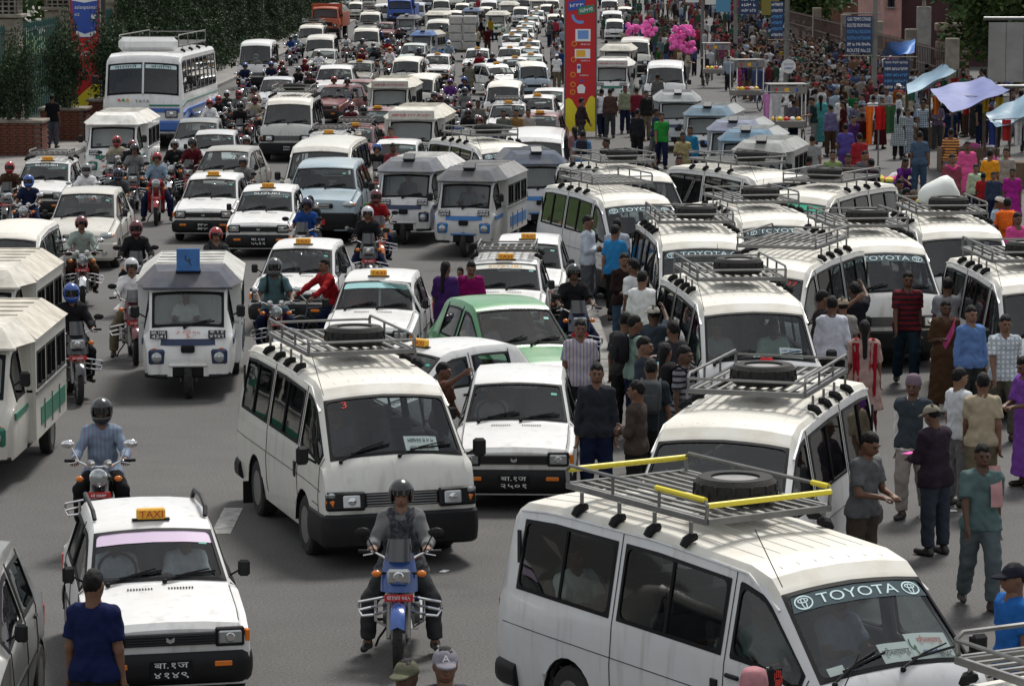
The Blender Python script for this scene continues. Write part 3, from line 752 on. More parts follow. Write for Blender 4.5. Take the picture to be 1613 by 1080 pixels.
        mirror(root, sg*(hw - .06), yb + .22, k[5][1] + .03, sg, .72)
    if S['rails']:
        for sg in (1, -1):
            MB().tube([(sg*.50, .02, 1.37), (sg*.51, .1, 1.44), (sg*.52, .55, 1.465), (sg*.51, 1.0, 1.44), (sg*.50, 1.1, 1.36)], .022, 6).build('roof_rail', M_DARK, root)
    zt = sh.topz(.2)
    if S['sign']:
        y = yt + .14 if not S['rack'] else yt + .10
        o = MB().box((0, y, sh.topz(y) + .055), (.26, .09, .10), .015).build('taxi_sign', M_TAXI, root)
        text_part('TAXI', .21, .065, lambda px, py: (px, y - .048, sh.topz(y) + .057 + py), 'lettering', M_REDL, o)
        MB().box((0, y, sh.topz(y) + .004), (.34, .07, .016), .004).build('sign_foot', M_RUB, o)
    if S['rack']:
        rack(root, -.47, .47, .02, .98, zt + .11, (.12, .88), .10 if S['rack'] == 1 else .14, 7, False, None, .10, M_STEEL)
    return proto(root)

def make_tempo(name, spec):
    # plates: the two painted number panels either side of the nose
    """battery three-wheeler: narrow cab with one front wheel, a passenger box with a ridged roof"""
    S = dict(band='blue', words=True, board=True, roofc='grey', plates=(('~5', '~4'), ('~4', '~5')), nose=None, flap=False, visor=False); S.update(spec); root = empty(name)
    k = [(-1.78,.60,.34,.52,.52),(-1.76,.78,.46,.60,.70),(-1.70,.92,.54,.64,.84),(-1.62,1.0,.56,.66,.92),(-1.32,1.58,.56,.67,.96),(-1.22,1.64,.56,.67,.96),(-.75,1.66,.56,.68,.96),(-.70,1.66,.56,.68,.96)]
    yb, yt = -1.595, -1.345; sh = Shell(k, .34, (), .1, crown=.02, roundz=.05, cuts=[yb, yt, -1.42, -.85])
    b = sh.body([(yb, yt, 7, 9), (-1.42, -.85, 4, 5)]); b.build('cab', M_PAINT, root, 'body', 30); sh.lining([(yb, yt, 7, 9), (-1.42, -.85, 4, 5)]).build('cab_lining', M_INT, root)
    se, gl = sh.pane(yb, yt, 7, 9, 1, 0, .05, .04, wide=True); se.build('windscreen_seal', M_RUB, root); gl.build('windscreen', G_SCREEN, root, smooth=60)
    for sg in (1, -1):
        se, gl = sh.pane(-1.42, -.85, 4, 5, sg, 0, .04, .03); se.build('window_seal', M_RUB, root)
        mirror(root, sg*.62, -1.5, 1.22, sg, .85)
    wipers(root, sh, yb, yt, ((-.05, .34),))
    # passenger box
    W_, Y0, Y1, Z0, Z1 = .74, -.72, 1.75, .42, 1.62
    bx = MB()
    def wall(x):
        zs = [Z0, 1.02, 1.46, Z1]; ys = [Y0, Y0+.10, .02, .12, .84, .94, Y1-.10, Y1]
        for i in range(len(ys)-1):
            for j in range(3):
                if j == 1 and i in (1, 3, 5): continue
                bx.box((x, (ys[i]+ys[i+1])/2, (zs[j]+zs[j+1])/2), (.04, ys[i+1]-ys[i], zs[j+1]-zs[j]))
        return ys
    for sg in (1, -1): ys = wall(sg*W_)
    bx.box((0, Y1, (Z0+Z1)/2 - .2), (W_*2 - .04, .04, Z1-Z0-.4)); bx.box((0, Y1, Z1 - .1), (W_*2 - .04, .04, .2))
    bx.box((0, Y0, .72), (W_*2 - .04, .04, .6)); bx.box((-.62, Y0, 1.3), (.2, .04, .62)); bx.box((.62, Y0, 1.3), (.2, .04, .62)); bx.box((0, (Y0+Y1)/2, Z0), (W_*2 - .05, Y1-Y0, .05))
    bx.build('passenger_box', M_PAINT, root, 'body')
    for sg in (1, -1):
        for a, c in ((Y0+.10, .02), (.12, .84), (.94, Y1-.10)):
            fr = MB()
            for y in (a+.015, (a+c)/2, c-.015): fr.box((sg*(W_+.012), y, 1.24), (.03, .03, .44))
            for z in (1.035, 1.445): fr.box((sg*(W_+.012), (a+c)/2, z), (.032, c-a, .03))
            o = fr.build('window_frame', M_DARK, root); MB().box((sg*W_, (a+c)/2, 1.24), (.006, c-a, .43)).build('window', G_SIDE, o)
        MB().box((sg*(W_+.025), (Y0+Y1)/2, .98), (.02, Y1-Y0, .04), .005).build('side_moulding', M_STEEL, root)
        MB().box((sg*(W_+.022), (Y0+Y1)/2 + .1, .66), (.012, Y1-Y0-.5, .22), .004).build('side_panel', mat('tempo_band', obj=True, rough=.4, noise=.1), root, 'band')
        for yy in (-.1, .5, 1.1): MB().box((sg*(W_+.03), yy, .66), (.012, .02, .36)).build('side_batten', M_STEEL, root)
    # roof: a flat ridge with sloping sides, dark hood over the cab
    rz0, rz1 = Z1, Z1 + .22; a, c = W_ + .05, .50; ya, yb2 = Y0 - .05, Y1 + .05
    rf = MB(); V = [(-a,ya,rz0),(a,ya,rz0),(a,yb2,rz0),(-a,yb2,rz0),(-c,ya+.25,rz1),(c,ya+.25,rz1),(c,yb2-.2,rz1),(-c,yb2-.2,rz1)]
    rf.add(V, [(0,1,5,4),(1,2,6,5),(2,3,7,6),(3,0,4,7),(4,5,6,7),(0,3,2,1)])
    rf.build('roof', M_OBJM, root, 'roof', 20)
    hd = MB(); y0 = -1.40
    V = [(-.62,y0,1.60),(.62,y0,1.60),(a,ya+.02,1.60),(-a,ya+.02,1.60),(-.44,y0+.30,1.80),(.44,y0+.30,1.80),(c+.02,ya+.27,rz1+.012),(-c-.02,ya+.27,rz1+.012)]
    hd.add(V, [(0,1,5,4),(1,2,6,5),(3,0,4,7),(4,5,6,7),(0,3,2,1),(2,3,7,6)]); hd.box((0, y0 - .01, 1.585), (1.3, .05, .04), .01)
    hd.build('cab_roof', M_OBJM, root, 'hood', 20)
    for i in range(5):
        MB().box((0, lerp(ya + .5, yb2 - .35, i/4), rz1 + .006), (c*2 - .02, .03, .02)).build('roof_rib', M_OBJM, root, 'roof')
    if S['board']:
        o = MB().box((.0, y0 + .26, 1.97), (.34, .05, .34), .01, 0, R(-12)).build('route_board', mat('route_board_blue', (.02,.12,.34), rough=.5, noise=.3), root)
        MB().box((0, y0 + .32, 1.80), (.36, .16, .06), .01).build('board_foot', M_RUB, o)
        text_part('५', .1, .15, lambda px, py: (px, y0 + .228 + py*.21, 1.97 + py), 'lettering', M_BLKL, o)
    elif S['flap']:
        o = MB().box((.0, y0 + .34, 1.90), (.26, .24, .04), .01, 0, R(28)).build('roof_flap', mat('dark_flap', (.02,.025,.035), rough=.5, noise=.3), root); MB().box((0, y0 + .36, 1.82), (.24, .16, .1), .01).build('flap_foot', M_RUB, o)
    if S['visor']:
        o = MB().box((0, y0 - .02, 1.70), (1.15, .04, .22), .01, 0, R(18)).build('header_board', M_PAINT, root, 'body')
        text_part(S['visor'], .95, .08, lambda px, py: (px, y0 - .048 + py*.3, 1.70 + py), 'lettering', M_REDL, o)
    # nose: band, lamps, plates, mudguard, wheel
    fy = lambda z: -1.78 + (z - .60)*.11 if z < .78 else -1.76 + (z - .78)*.43
    bd = MB(); ztop, zbot = .88, .79
    bd.grid(lambda s_, t: (lambda x, z: (x, fy(z) - .022 + .10*(abs(x)/.6)**3, z))(lerp(-.585, .585, s_), lerp(zbot, ztop, t)), 12, 2)
    for sg in (1, -1): bd.box((sg*.66, -1.17, .835), (.025, .9, .085), .004)
    bd.build('front_band', mat('tempo_band', obj=True, rough=.4, noise=.1), root, 'band')
    for sg in (-1, 1):
        MB().box((sg*.45, -1.745, .62), (.24, .10, .23), .03).build('lamp_housing', mat('tempo_band', obj=True), root, 'band')
        lamp_box(root, sg*.45, .62, -1.80, .16, .16, 0, True, False)
        MB().box((sg*.47, -1.73, .735), (.09, .05, .035), .008).build('turn_signal', M_AMBER, root)
        if S['nose']: continue
        p = MB().box((sg*.42, fy(.95) - .035, .945), (.25, .012, .12), .002, 0, R(-23)).build('number_plate', M_BLKL, root)
        for i, t in enumerate(S['plates'][0 if sg < 0 else 1]):
            zc = .975 - i*.055; text_part(t, .2, .042, lambda px, py, zc=zc: (sg*.42 + px, fy(zc + py) - .045, zc + py), 'lettering', M_WHITE, p)
    if S['nose']: text_part(S['nose'], .8, .09, lambda px, py: (px, fy(.955 + py) - .034 + .10*(abs(px)/.6)**3, .955 + py), 'lettering', M_BLUEL, root)
    if S['words']:
        text_part('ॐ साई राम', .36, .05, lambda px, py: (px, fy(.985 + py - abs(px)*.12) - .03, .985 + py - abs(px)*.12), 'lettering', M_REDL, root)
        text_part('5', .05, .06, lambda px, py: (px, fy(.925 + py) - .03, .925 + py), 'lettering', M_REDL, root)
    MB().box((0, -1.80, .74), (.2, .06, .11), .02).build('horn_bracket', M_RUB, root)
    g = MB(); g.grid(lambda s_, t: (lerp(-.3, .3, s_), -1.80 + .22*t + .10*abs(s_-.5)*2, .50 + .08*math.sin(t*math.pi) + .03*(1 - abs(s_-.5)*2)), 10, 5); g.box((0, -1.76, .50), (.56, .10, .05), .02)
    g.build('mudguard', M_PAINT, root, 'guard', 60)
    MB().box((0, -1.735, .42), (.46, .10, .17), .01).build('wheel_shade_block', M_RUB, root); wheel(.27, .12, root, .001, -1.62); fk = MB()  # solid dark block painted in for the shade of the wheel opening
    for sg in (-1, 1):
        fk.rod((sg*.10, -1.60, .245), (sg*.13, -1.50, .62), .025, 8)
        for i in range(7): fk.lathe([(.045, 0), (.052, .012), (.045, .024)], (sg*(.105 + .003*i), -1.59 + .012*i, .30 + .035*i), 'Z', 10)
    fk.build('fork', M_STEEL, root)
    for sg in (-1, 1): wheel(.265, .14, root, sg*.62, 1.0)
    MB().box((0, -1.0, .36), (1.2, 1.35, .1), .02).build('underbody', M_INT, root)
    MB().tube([(-.62, -1.72, .36), (-.4, -1.79, .34), (-.3, -1.79, .34)], .03, 8).build('lower_bumper', M_DARK, root); MB().tube([(.62, -1.72, .36), (.4, -1.79, .34), (.3, -1.79, .34)], .03, 8).build('lower_bumper', M_DARK, root)
    MB().box((0, .55, .36), (1.3, 2.2, .1), .02).build('chassis', M_INT, root)
    for sg in (-1, 1): MB().box((sg*.5, .55, .72), (.4, 2.2, .12), .03).build('bench', M_SEAT, root)
    MB().box((0, -.98, .80), (.6, .4, .5), .06).build('driver_seat', M_SEAT, root)
    MB().tube([(-.28, -1.36, 1.02), (-.1, -1.40, 1.0), (.1, -1.40, 1.0), (.28, -1.36, 1.02)], .016, 6).build('handlebar', M_DARK, root)
    return proto(root)
# ------------------------------------------------------------------ motorcycles, scooter, bicycle, bus, trucks
def arc(c, r, a0, a1, n=8):
    return [(c[0], c[1] + r*math.cos(R(lerp(a0, a1, i/n))), c[2] + r*math.sin(R(lerp(a0, a1, i/n)))) for i in range(n+1)]
def bike_wheel(root, y, r, wd, spokes=True, name='wheel'):
    t = MB().lathe([(r*.84, -wd*.4), (r*.93, -wd/2), (r, -wd*.2), (r, wd*.2), (r*.93, wd/2), (r*.84, wd*.4)], (0, y, r), 'X', 28, close=True)
    for i in range(28):
        a = 2*math.pi*i/28; t.box(((.2 if i % 2 else -.2)*wd, y + r*math.cos(a), r + r*math.sin(a)), (wd*.3, .016, .008))
    o = t.build('tyre', M_TYRE, root); rm = MB().lathe([(r*.85, -wd*.35), (r*.78, -wd*.3), (r*.78, wd*.3), (r*.85, wd*.35)], (0, y, r), 'X', 28, close=True)
    rm.build('rim', M_CHROME, o); sp = MB(); sp.lathe([(.05, -wd*.7), (.06, 0), (.05, wd*.7)], (0, y, r), 'X', 12)
    for i in range(10 if spokes else 5):
        a = 2*math.pi*i/(10 if spokes else 5); sp.rod((0, y, r), (0, y + r*.8*math.cos(a), r + r*.8*math.sin(a)), .005 if spokes else .02, 4)
    sp.build('spokes', M_RIM, o); return o
def make_bike(name, style, number='~8'):
    root = empty(name); bike_wheel(root, -.80, .30, .09, style != 'fairing'); bike_wheel(root, .48, .295, .105, style != 'fairing')
    scoot = style == 'scooter'
    M_BP = mat('bike_paint', obj=True, rough=.2, coat=.7)
    hx, hy, hz = 0, -.50, .98                                            # steering head
    for sg in (-1, 1):
        f = MB(); f.rod((sg*.085, -.80, .30), (sg*.085, -.60, .72), .026, 8); f.rod((sg*.085, -.68, .55), (sg*.075, -.50, .96), .019, 8); f.build('fork_leg', M_RIM, root)
    hb = MB().tube([(-.36, -.38, 1.02), (-.24, -.45, 1.03), (-.10, -.50, .97), (.10, -.50, .97), (.24, -.45, 1.03), (.36, -.38, 1.02)], .013, 6).build('handlebar', M_CHROME, root)
    for sg in (-1, 1):
        MB().rod((sg*.26, -.44, 1.03), (sg*.375, -.37, 1.02), .018, 8).build('grip', M_RUB, hb)
        MB().tube([(sg*.24, -.49, 1.02), (sg*.33, -.47, 1.0)], .007, 5).build('lever', M_CHROME, hb)
        m = MB().tube([(sg*.22, -.46, 1.03), (sg*.27, -.47, 1.13), (sg*.30, -.47, 1.19)], .007, 5); m.ball((sg*.335, -.47, 1.215), (.075, .02, .045), 12)
        o = m.build('rear_view_mirror', M_DARK if style != 'cruiser' else M_CHROME, root)
    # frame, engine, exhaust
    fr = MB(); fr.tube([(0, -.50, .93), (0, -.40, .62), (0, -.22, .32), (0, .15, .30), (0, .25, .55)], .022, 6); fr.tube([(0, -.48, .90), (0, -.1, .72), (0, .5, .70)], .022, 6)
    for sg in (-1, 1): fr.rod((sg*.11, .48, .30), (sg*.10, .10, .34), .02, 6); fr.rod((sg*.13, .45, .33), (sg*.13, .28, .66), .024, 8)
    fr.build('frame', M_DARK, root)
    en = MB().box((0, -.08, .36), (.26, .34, .24), .05); en.box((0, -.16, .53), (.17, .17, .16), .02)
    for i in range(5): en.box((0, -.16, .47 + i*.032), (.21, .20, .009))
    en.lathe([(.11, -.17), (.11, .17)], (0, .0, .36), 'X', 14); en.build('engine', M_STEEL, root)
    MB().tube([(.07, -.27, .48), (.10, -.32, .30), (.14, -.1, .25), (.16, .3, .30), (.17, .75, .38)], [.02, .02, .025, .04, .045], 8).build('exhaust', M_CHROME, root)
    # tank, seat, tail, fenders
    if not scoot:
        def tk(s_, t):
            y = lerp(-.42, .06, s_); a = lerp(-math.pi*.62, math.pi*.62, t); wq = .15*math.sin(math.pi*min(1, max(.12, .25 + s_*.75)))**.5*(1 - .25*s_); h = .17 - .05*s_
            return (wq*math.sin(a), y, .76 + h*math.cos(a)*(.9 if s_ < .9 else .7))
        tkm = MB(); tkm.grid(tk, 8, 12); tkm.ball((0, -.40, .78), (.12, .06, .12), 12); tkm.ball((0, -.2, .93), (.03, .03, .02), 8); tkm.build('fuel_tank', M_BP, root, 'paint', 60)
        MB().box((0, .0, .60), (.22, .22, .18), .05).build('side_cover', M_BP, root, 'paint')
    else:
        b = MB(); b.grid(lambda s_, t: (lerp(-.2, .2, s_), -.52 + .08*math.cos((s_-.5)*3) - .12*math.sin(t*2.0) + .05, lerp(.33, .98, t)), 8, 8); b.box((0, -.47, .64), (.34, .05, .6), .02); b.build('leg_shield', M_BP, root, 'paint', 60)
        MB().box((0, -.2, .31), (.36, .5, .08), .02).build('footboard', M_DARK, root); MB().box((0, .3, .55), (.30, .62, .36), .1).build('rear_cowl', M_BP, root, 'paint')
        MB().box((0, -.50, 1.0), (.34, .2, .16), .06).build('handlebar_cowl', M_BP, root, 'paint')
    s_ = MB(); s_.box((0, .16, .755), (.25, .42, .10), .045); s_.box((0, .50, .79), (.22, .40, .10), .045); s_.build('seat', M_RUB, root)
    MB().box((0, .68, .70), (.16, .30, .13), .05).build('tail_cowl', M_BP, root, 'paint'); MB().box((0, .84, .70), (.12, .04, .08), .01).build('tail_lamp', M_RED, root)
    MB().tube([(-.1, .45, .83), (-.11, .75, .87), (0, .85, .88), (.11, .75, .87), (.1, .45, .83)], .012, 6).build('grab_rail', M_CHROME, root)
    fd = MB()
    for i, a in enumerate(np.linspace(25, 150, 9)):
        for sg in (-1, 0, 1): fd.v.append((sg*.065, -.80 + .335*math.cos(R(a)), .30 + .335*math.sin(R(a)) - abs(sg)*.03))
    fd.f = [(3*i+j, 3*i+j+1, 3*i+4+j, 3*i+3+j) for i in range(8) for j in range(2)]; fd.m = [0]*len(fd.f)
    fd.build('front_mudguard', M_BP if style != 'cruiser' else M_CHROME, root, 'paint', 60)
    # head lamp and cowl
    if style in ('fairing', 'commuter'):
        b = MB(); b.grid(lambda s_, t: (lambda a: (.17*math.sin(a)*(1 - .25*t*t), -.60 - .09*math.cos(a)*(1 - .5*t) + .10*t, lerp(.70, 1.03, t)))(lerp(-1.9, 1.9, s_)), 12, 8); b.build('front_cowl', M_BP, root, 'paint', 60)
        h = MB().box((0, -.70, .85), (.21, .05, .14), .03).build('headlight', M_LAMP, root); MB().lathe([(.05, 0), (.04, -.012), (.001, -.015)], (0, -.725, .85), 'Y', 14).build('reflector', M_CHROME, h)
        v = MB(); v.grid(lambda s_, t: (lambda a: (.13*math.sin(a)*(1 - .2*t), -.60 - .08*math.cos(a)*(1 - .4*t) + .13*t, lerp(.98, 1.16, t)))(lerp(-1.5, 1.5, s_)), 10, 5); v.build('screen', glass_mat('bike_screen', (.12,.12,.13), .06) if 'bike_screen' not in MATS else MATS['bike_screen'], root, smooth=60)
    else:
        h = MB().lathe([(.02, .10), (.07, .07), (.095, 0), (.10, -.02), (.088, -.03), (.05, -.045), (.001, -.05)], (0, -.64, .88 if not scoot else .99), 'Y', 20).build('headlight', M_CHROME, root)
        MB().lathe([(.085, -.033), (.05, -.05), (.001, -.056)], (0, -.64, .88 if not scoot else .99), 'Y', 18).build('lens', M_LAMP, h)
        if not scoot:
            for sg in (-1, 1): MB().lathe([(.045, .05), (.05, 0), (.045, -.03), (.001, -.035)], (sg*.09, -.52, 1.01), 'Y', 14).build('dial', M_CHROME, root)
    for sg in (-1, 1):
        t = MB().rod((sg*.08, -.58, .86), (sg*.19, -.60, .86), .012, 6); o = t.build('indicator', M_RUB, root); MB().ball((sg*.205, -.61, .86), (.045, .03, .032), 10).build('lens', M_AMBER, o)
    zp = .655 if style != 'cruiser' else .70
    plate(root, (0, -.715, zp), [number], .26, .065, M_PLATE)
    if not scoot:                                                         # crash guard
        for sg in (-1, 1):
            g = MB()
            g.tube([(sg*.05, -.42, .62), (sg*.24, -.50, .60), (sg*.37, -.46, .57), (sg*.385, -.40, .50)], .014, 6)
            g.tube([(sg*.05, -.43, .55), (sg*.26, -.52, .53), (sg*.36, -.48, .50), (sg*.385, -.40, .50)], .014, 6)
            g.tube([(sg*.05, -.44, .49), (sg*.24, -.52, .46), (sg*.34, -.47, .44), (sg*.385, -.40, .50)], .014, 6)
            g.tube([(sg*.22, -.50, .60), (sg*.22, -.48, .40), (sg*.10, -.25, .28), (sg*.04, -.2, .28)], .014, 6); g.build('crash_guard', M_CHROME, root)
    for sg in (-1, 1): MB().rod((sg*.10, .02, .30), (sg*.27, .02, .30), .015, 6).build('foot_peg', M_RUB, root)
    MB().tube([(-.1, .05, .28), (-.22, .12, .1), (-.25, .14, .02)], .012, 5).build('side_stand', M_DARK, root)
    return proto(root)
def make_bicycle():
    root = empty('bicycle')
    for y in (-.55, .50):
        t = MB().lathe([(.30, -.015), (.325, -.02), (.335, 0), (.325, .02), (.30, .015)], (0, y, .335), 'X', 28, close=True); o = t.build('tyre', M_TYRE, root)
        s_ = MB()
        for i in range(14):
            a = 2*math.pi*i/14; s_.rod((0, y, .335), (0, y + .3*math.cos(a), .335 + .3*math.sin(a)), .003, 3)
        s_.build('spokes', M_CHROME, o)
    f = MB(); P_ = {'h': (0,-.40,.80), 'b': (0,-.02,.30), 's': (0,.12,.80), 'r': (0,.50,.335), 'f': (0,-.55,.335)}
    for a, b in (('h','b'),('h','s'),('b','s'),('b','r'),('s','r'),('h','f')): f.rod(P_[a], P_[b], .017, 6)
    f.build('frame', mat('bicycle_paint', (.03,.05,.09), rough=.4), root)
    MB().tube([(-.28, -.28, .98), (-.2, -.40, 1.0), (0, -.42, .92), (.2, -.40, 1.0), (.28, -.28, .98)], .012, 6).build('handlebar', M_STEEL, root)
    MB().rod((0, -.40, .78), (0, -.42, .93), .014, 6).build('stem', M_STEEL, root)
    MB().box((0, .14, .90), (.16, .26, .06), .028).build('saddle', M_RUB, root); MB().rod((0, .12, .78), (0, .14, .88), .013, 6).build('seat_post', M_STEEL, root)
    for y in (-.55, .50): MB().tube(arc((0, y, .335), .36, 20, 160), .012, 5).build('mudguard', M_STEEL, root)
    MB().rod((-.15, -.1, .24), (.15, .06, .38), .012, 6).build('pedal_crank', M_STEEL, root)
    return proto(root)
def make_bus():
    root = empty('passenger_bus'); hw = 1.15
    k = [(-4.0,.70,.98,1.10,.62),(-3.98,1.2,1.04,1.13,1.1),(-3.95,1.42,1.06,1.14,1.32),(-3.90,1.50,1.08,1.15,1.40),(-3.66,2.52,1.06,1.15,1.48),(-3.55,2.64,1.05,1.15,1.48),(-3.2,2.72,1.05,1.15,1.48),(3.6,2.72,1.05,1.15,1.48),(3.9,2.6,1.03,1.14,1.48),(4.0,1.5,1.05,1.12,1.4)]
    wins = [(-3.5,-2.7)] + [(-2.55 + i*.88, -1.77 + i*.88) for i in range(7)]; yb, yt = -3.885, -3.68
    sh = Shell(k, .45, (-2.3, 2.1), .52, .06, .08, [yb, yt] + [y for w_ in wins for y in w_])
    sh.body([(a, c, 4, 5) for a, c in wins] + [(yb, yt, 7, 9)]).build('body', M_PAINT, root, 'body', 30); sh.lining([(a, c, 4, 5) for a, c in wins] + [(yb, yt, 7, 9)]).build('cabin_lining', M_INT, root)
    for sg in (1, -1):
        for a, c in wins:
            se, gl = sh.pane(a, c, 4, 5, sg, 0, .05, .04); se.build('window_seal', M_RUB, root); gl.build('window', G_SIDE, root, smooth=60)
        for z, c in ((2.0, (.05,.14,.45)), (1.3, (.05,.14,.45)), (2.6, (.01,.20,.14))):
            MB().tube([sh.P(y, z, sg, .004) for y in np.linspace(-3.9, 3.8, 12)], .05 if z < 2.5 else .02, 4).build('livery_stripe', mat('bus_blue' if c[2] > .3 else 'bus_green', c, rough=.35), root)
        for a in (-2.3, 2.1): wheel(.46, .26, root, sg*.98, a)
        mirror(root, sg*1.14, -3.9, 1.9, sg, 1.2)
    se, gl = sh.pane(yb, yt, 7, 9, 1, 0, .06, .05, wide=True); se.build('windscreen_seal', M_RUB, root); gl.build('windscreen', G_SCREEN, root, smooth=60)
    MB().tube([sh.P(y, 9, 1, .012) for y in (yb, yt)], .03, 5).build('windscreen_post', M_WHITE, root)
    for sg, t in ((-1, 'वारयाते'), (1, 'अंजिना')):
        P = screen_map(sh, yb, yt, .008); Q = screen_map(sh, yb, yt, .016)
        b = MB(); b.grid(lambda a, c: P(sg*.50 + (a-.5)*.88, .82 + c*.14), 6, 1); o = b.build('header_strip', M_PALE, root, smooth=0); text_part(t, .62, .1, lambda px, py: Q(sg*.50 + px, .89 + py), 'lettering', M_BLKL, o)
    fb = MB().box((0, -4.02, .66), (2.26, .16, .30), .05); fb.build('bumper', mat('bus_blue', (.05,.14,.45), rough=.35), root)
    for z, h, m in ((1.24, .045, mat('bus_green', (.01,.20,.14), rough=.35)), (1.10, .12, mat('bus_blue', (.05,.14,.45), rough=.35))): MB().box((.62, -4.0 + .004, z), (.86, .03, h), .004).build('front_stripe', m, root)
    for sg in (-1, 1): lamp_box(root, sg*.82, 1.0, -4.02, .30, .17)
    for i, c in enumerate(((.75,.1,.03),(.03,.3,.1),(.8,.45,.03))): MB().prism([(-.72 + i*.12, -4.0, 1.36), (-.60 + i*.12, -4.0, 1.36), (-.66 + i*.12, -4.0, 1.44)], (0, -.01, 0)).build('painted_triangle', mat('triangle_%d' % i, c), root)
    text_part('TATA', .42, .075, lambda px, py: (px + .0, -4.012, 1.36 + py), 'lettering', M_BLKL, root)
    MB().box((0, 0, .5), (2.0, 7.4, .1)).build('underbody', M_INT, root); MB().box((0, 0, .95), (2.2, 7.4, .05)).build('cabin_floor', M_INT, root)
    seats(root, [-3.0, -1.6, -.6, .4, 1.4, 2.4], 1.05, 1.2, .6)
    ca = MB().box((0, -2.75, 2.92), (1.7, .3, .4), .12); ca.build('carrier_fairing', M_PAINT, root, 'body'); rack(root, -.85, .85, -2.6, 3.2, 2.85, (-2.2, -.6, 1, 2.6), .32, 12, False, None, .12)
    return proto(root)
def make_truck(name, cabc, load):
    root = empty(name); cm = mat(name + '_cab_paint', cabc, rough=.4, noise=.2, nscale=3)
    k = [(-3.0,.9,.85,1.0,.8),(-2.95,1.35,.90,1.03,1.25),(-2.85,1.5,.92,1.05,1.4),(-2.65,2.25,.88,1.05,1.42),(-2.5,2.35,.88,1.05,1.42),(-1.7,2.35,.88,1.05,1.42)]
    sh = Shell(k, .5, (-2.2,), .5, .05, .06, [-2.83, -2.67, -2.5, -1.85])
    sh.body([(-2.83, -2.67, 7, 9), (-2.5, -1.85, 4, 5)]).build('cab', cm, root, None, 30)
    se, gl = sh.pane(-2.83, -2.67, 7, 9, 1, 0, .05, .05, wide=True); se.build('windscreen_seal', M_RUB, root); gl.build('windscreen', G_SCREEN, root, smooth=60)
    for sg in (1, -1):
        se, gl = sh.pane(-2.5, -1.85, 4, 5, sg, 0, .05, .04); se.build('window_seal', M_RUB, root); gl.build('window', G_SIDE, root, smooth=60)
        wheel(.46, .25, root, sg*.9, -2.2); wheel(.46, .3, root, sg*.9, 1.6); lamp_box(root, sg*.75, 1.0, -3.02, .2, .2, 0, True); mirror(root, sg*1.02, -2.75, 1.7, sg, 1.1)
    MB().box((0, -3.02, .68), (2.1, .15, .28), .04).build('bumper', M_DARK, root); MB().box((0, -3.0, 1.12), (1.1, .06, .25), .02).build('grille', M_DARK, root); MB().box((0, .3, .62), (1.0, 5.6, .2)).build('chassis', M_INT, root); MB().box((0, -2.2, 1.0), (1.7, .9, .1)).build('cab_floor', M_INT, root)
    bd = MB()
    for sg in (1, -1): bd.box((sg*1.08, .65, 1.45), (.06, 4.4, 1.0), .01)
    bd.box((0, -1.55, 1.75), (2.2, .06, 1.6), .01); bd.box((0, 2.85, 1.45), (2.1, .06, 1.0), .01); bd.box((0, .65, .93), (2.1, 4.3, .06)); bd.build('cargo_body', cm, root)
    if load: 
        t = MB(); t.grid(lambda a, c: (lerp(-1.1, 1.1, a), lerp(-1.6, 2.8, c), 1.9 + .55*math.sin(a*math.pi)**.5 + .06*math.sin(a*9 + c*13)), 12, 14); t.build('tarpaulin', mat('dark_tarpaulin', (.05,.05,.045), rough=.8, noise=.4), root)
        for y in np.linspace(-1.4, 2.6, 6): MB().tube([(lerp(-1.1, 1.1, a), y, 1.93 + .57*math.sin(a*math.pi)**.5) for a in np.linspace(0, 1, 9)], .025, 5).build('rope', M_PAPER, root)
    return proto(root)
# ------------------------------------------------------------------ people: smooth implicit bodies turned into one surface
def surface_nets(f, lo, h):
    """f: values on a grid (inside < 0); returns vertices and quads"""
    nx, ny, nz = f.shape; s = f < 0
    acc = np.zeros((nx-1, ny-1, nz-1, 3)); cnt = np.zeros((nx-1, ny-1, nz-1))
    base = np.stack(np.meshgrid(np.arange(nx-1), np.arange(ny-1), np.arange(nz-1), indexing='ij'), -1).astype(float)
    cor = [(i, j, k) for i in (0,1) for j in (0,1) for k in (0,1)]
    sl = lambda c: (slice(c[0], nx-1+c[0]), slice(c[1], ny-1+c[1]), slice(c[2], nz-1+c[2]))
    for a in cor:
        for ax in range(3):
            if a[ax]: continue
            b = list(a); b[ax] = 1; fa, fb = f[sl(a)], f[sl(b)]; m = s[sl(a)] != s[sl(b)]
            t = np.where(m, fa/np.where(m, fa - fb, 1), 0); p = base + np.array(a); p[..., ax] += t
            acc += np.where(m[..., None], p, 0); cnt += m
    on = cnt > 0; ids = -np.ones(on.shape, int); ids[on] = np.arange(on.sum())
    v = acc[on]/cnt[on][:, None]*h + np.array(lo); fs = []
    for ax in range(3):
        o1, o2 = (ax+1) % 3, (ax+2) % 3
        A = [slice(None)]*3; B = [slice(None)]*3; A[ax] = slice(0, -1); B[ax] = slice(1, None)
        sa, sb = s[tuple(A)], s[tuple(B)]; m = sa != sb
        idx = np.argwhere(m); lim = np.array(ids.shape)
        idx = idx[(idx[:, o1] > 0) & (idx[:, o2] > 0) & (idx[:, o1] < lim[o1]) & (idx[:, o2] < lim[o2])]
        if not len(idx): continue
        q = []
        for d1, d2 in ((1,1),(0,1),(0,0),(1,0)):
            c = idx.copy(); c[:, o1] -= d1; c[:, o2] -= d2; q.append(ids[c[:,0], c[:,1], c[:,2]])
        q = np.stack(q, 1); fl = s[tuple(idx.T)]
        q[~fl] = q[~fl][:, ::-1]; fs.append(q)
    return v, np.concatenate(fs)
def smin(a, b, k):
    h = np.clip(.5 + .5*(b - a)/k, 0, 1); return b*(1-h) + a*h - k*h*(1-h)
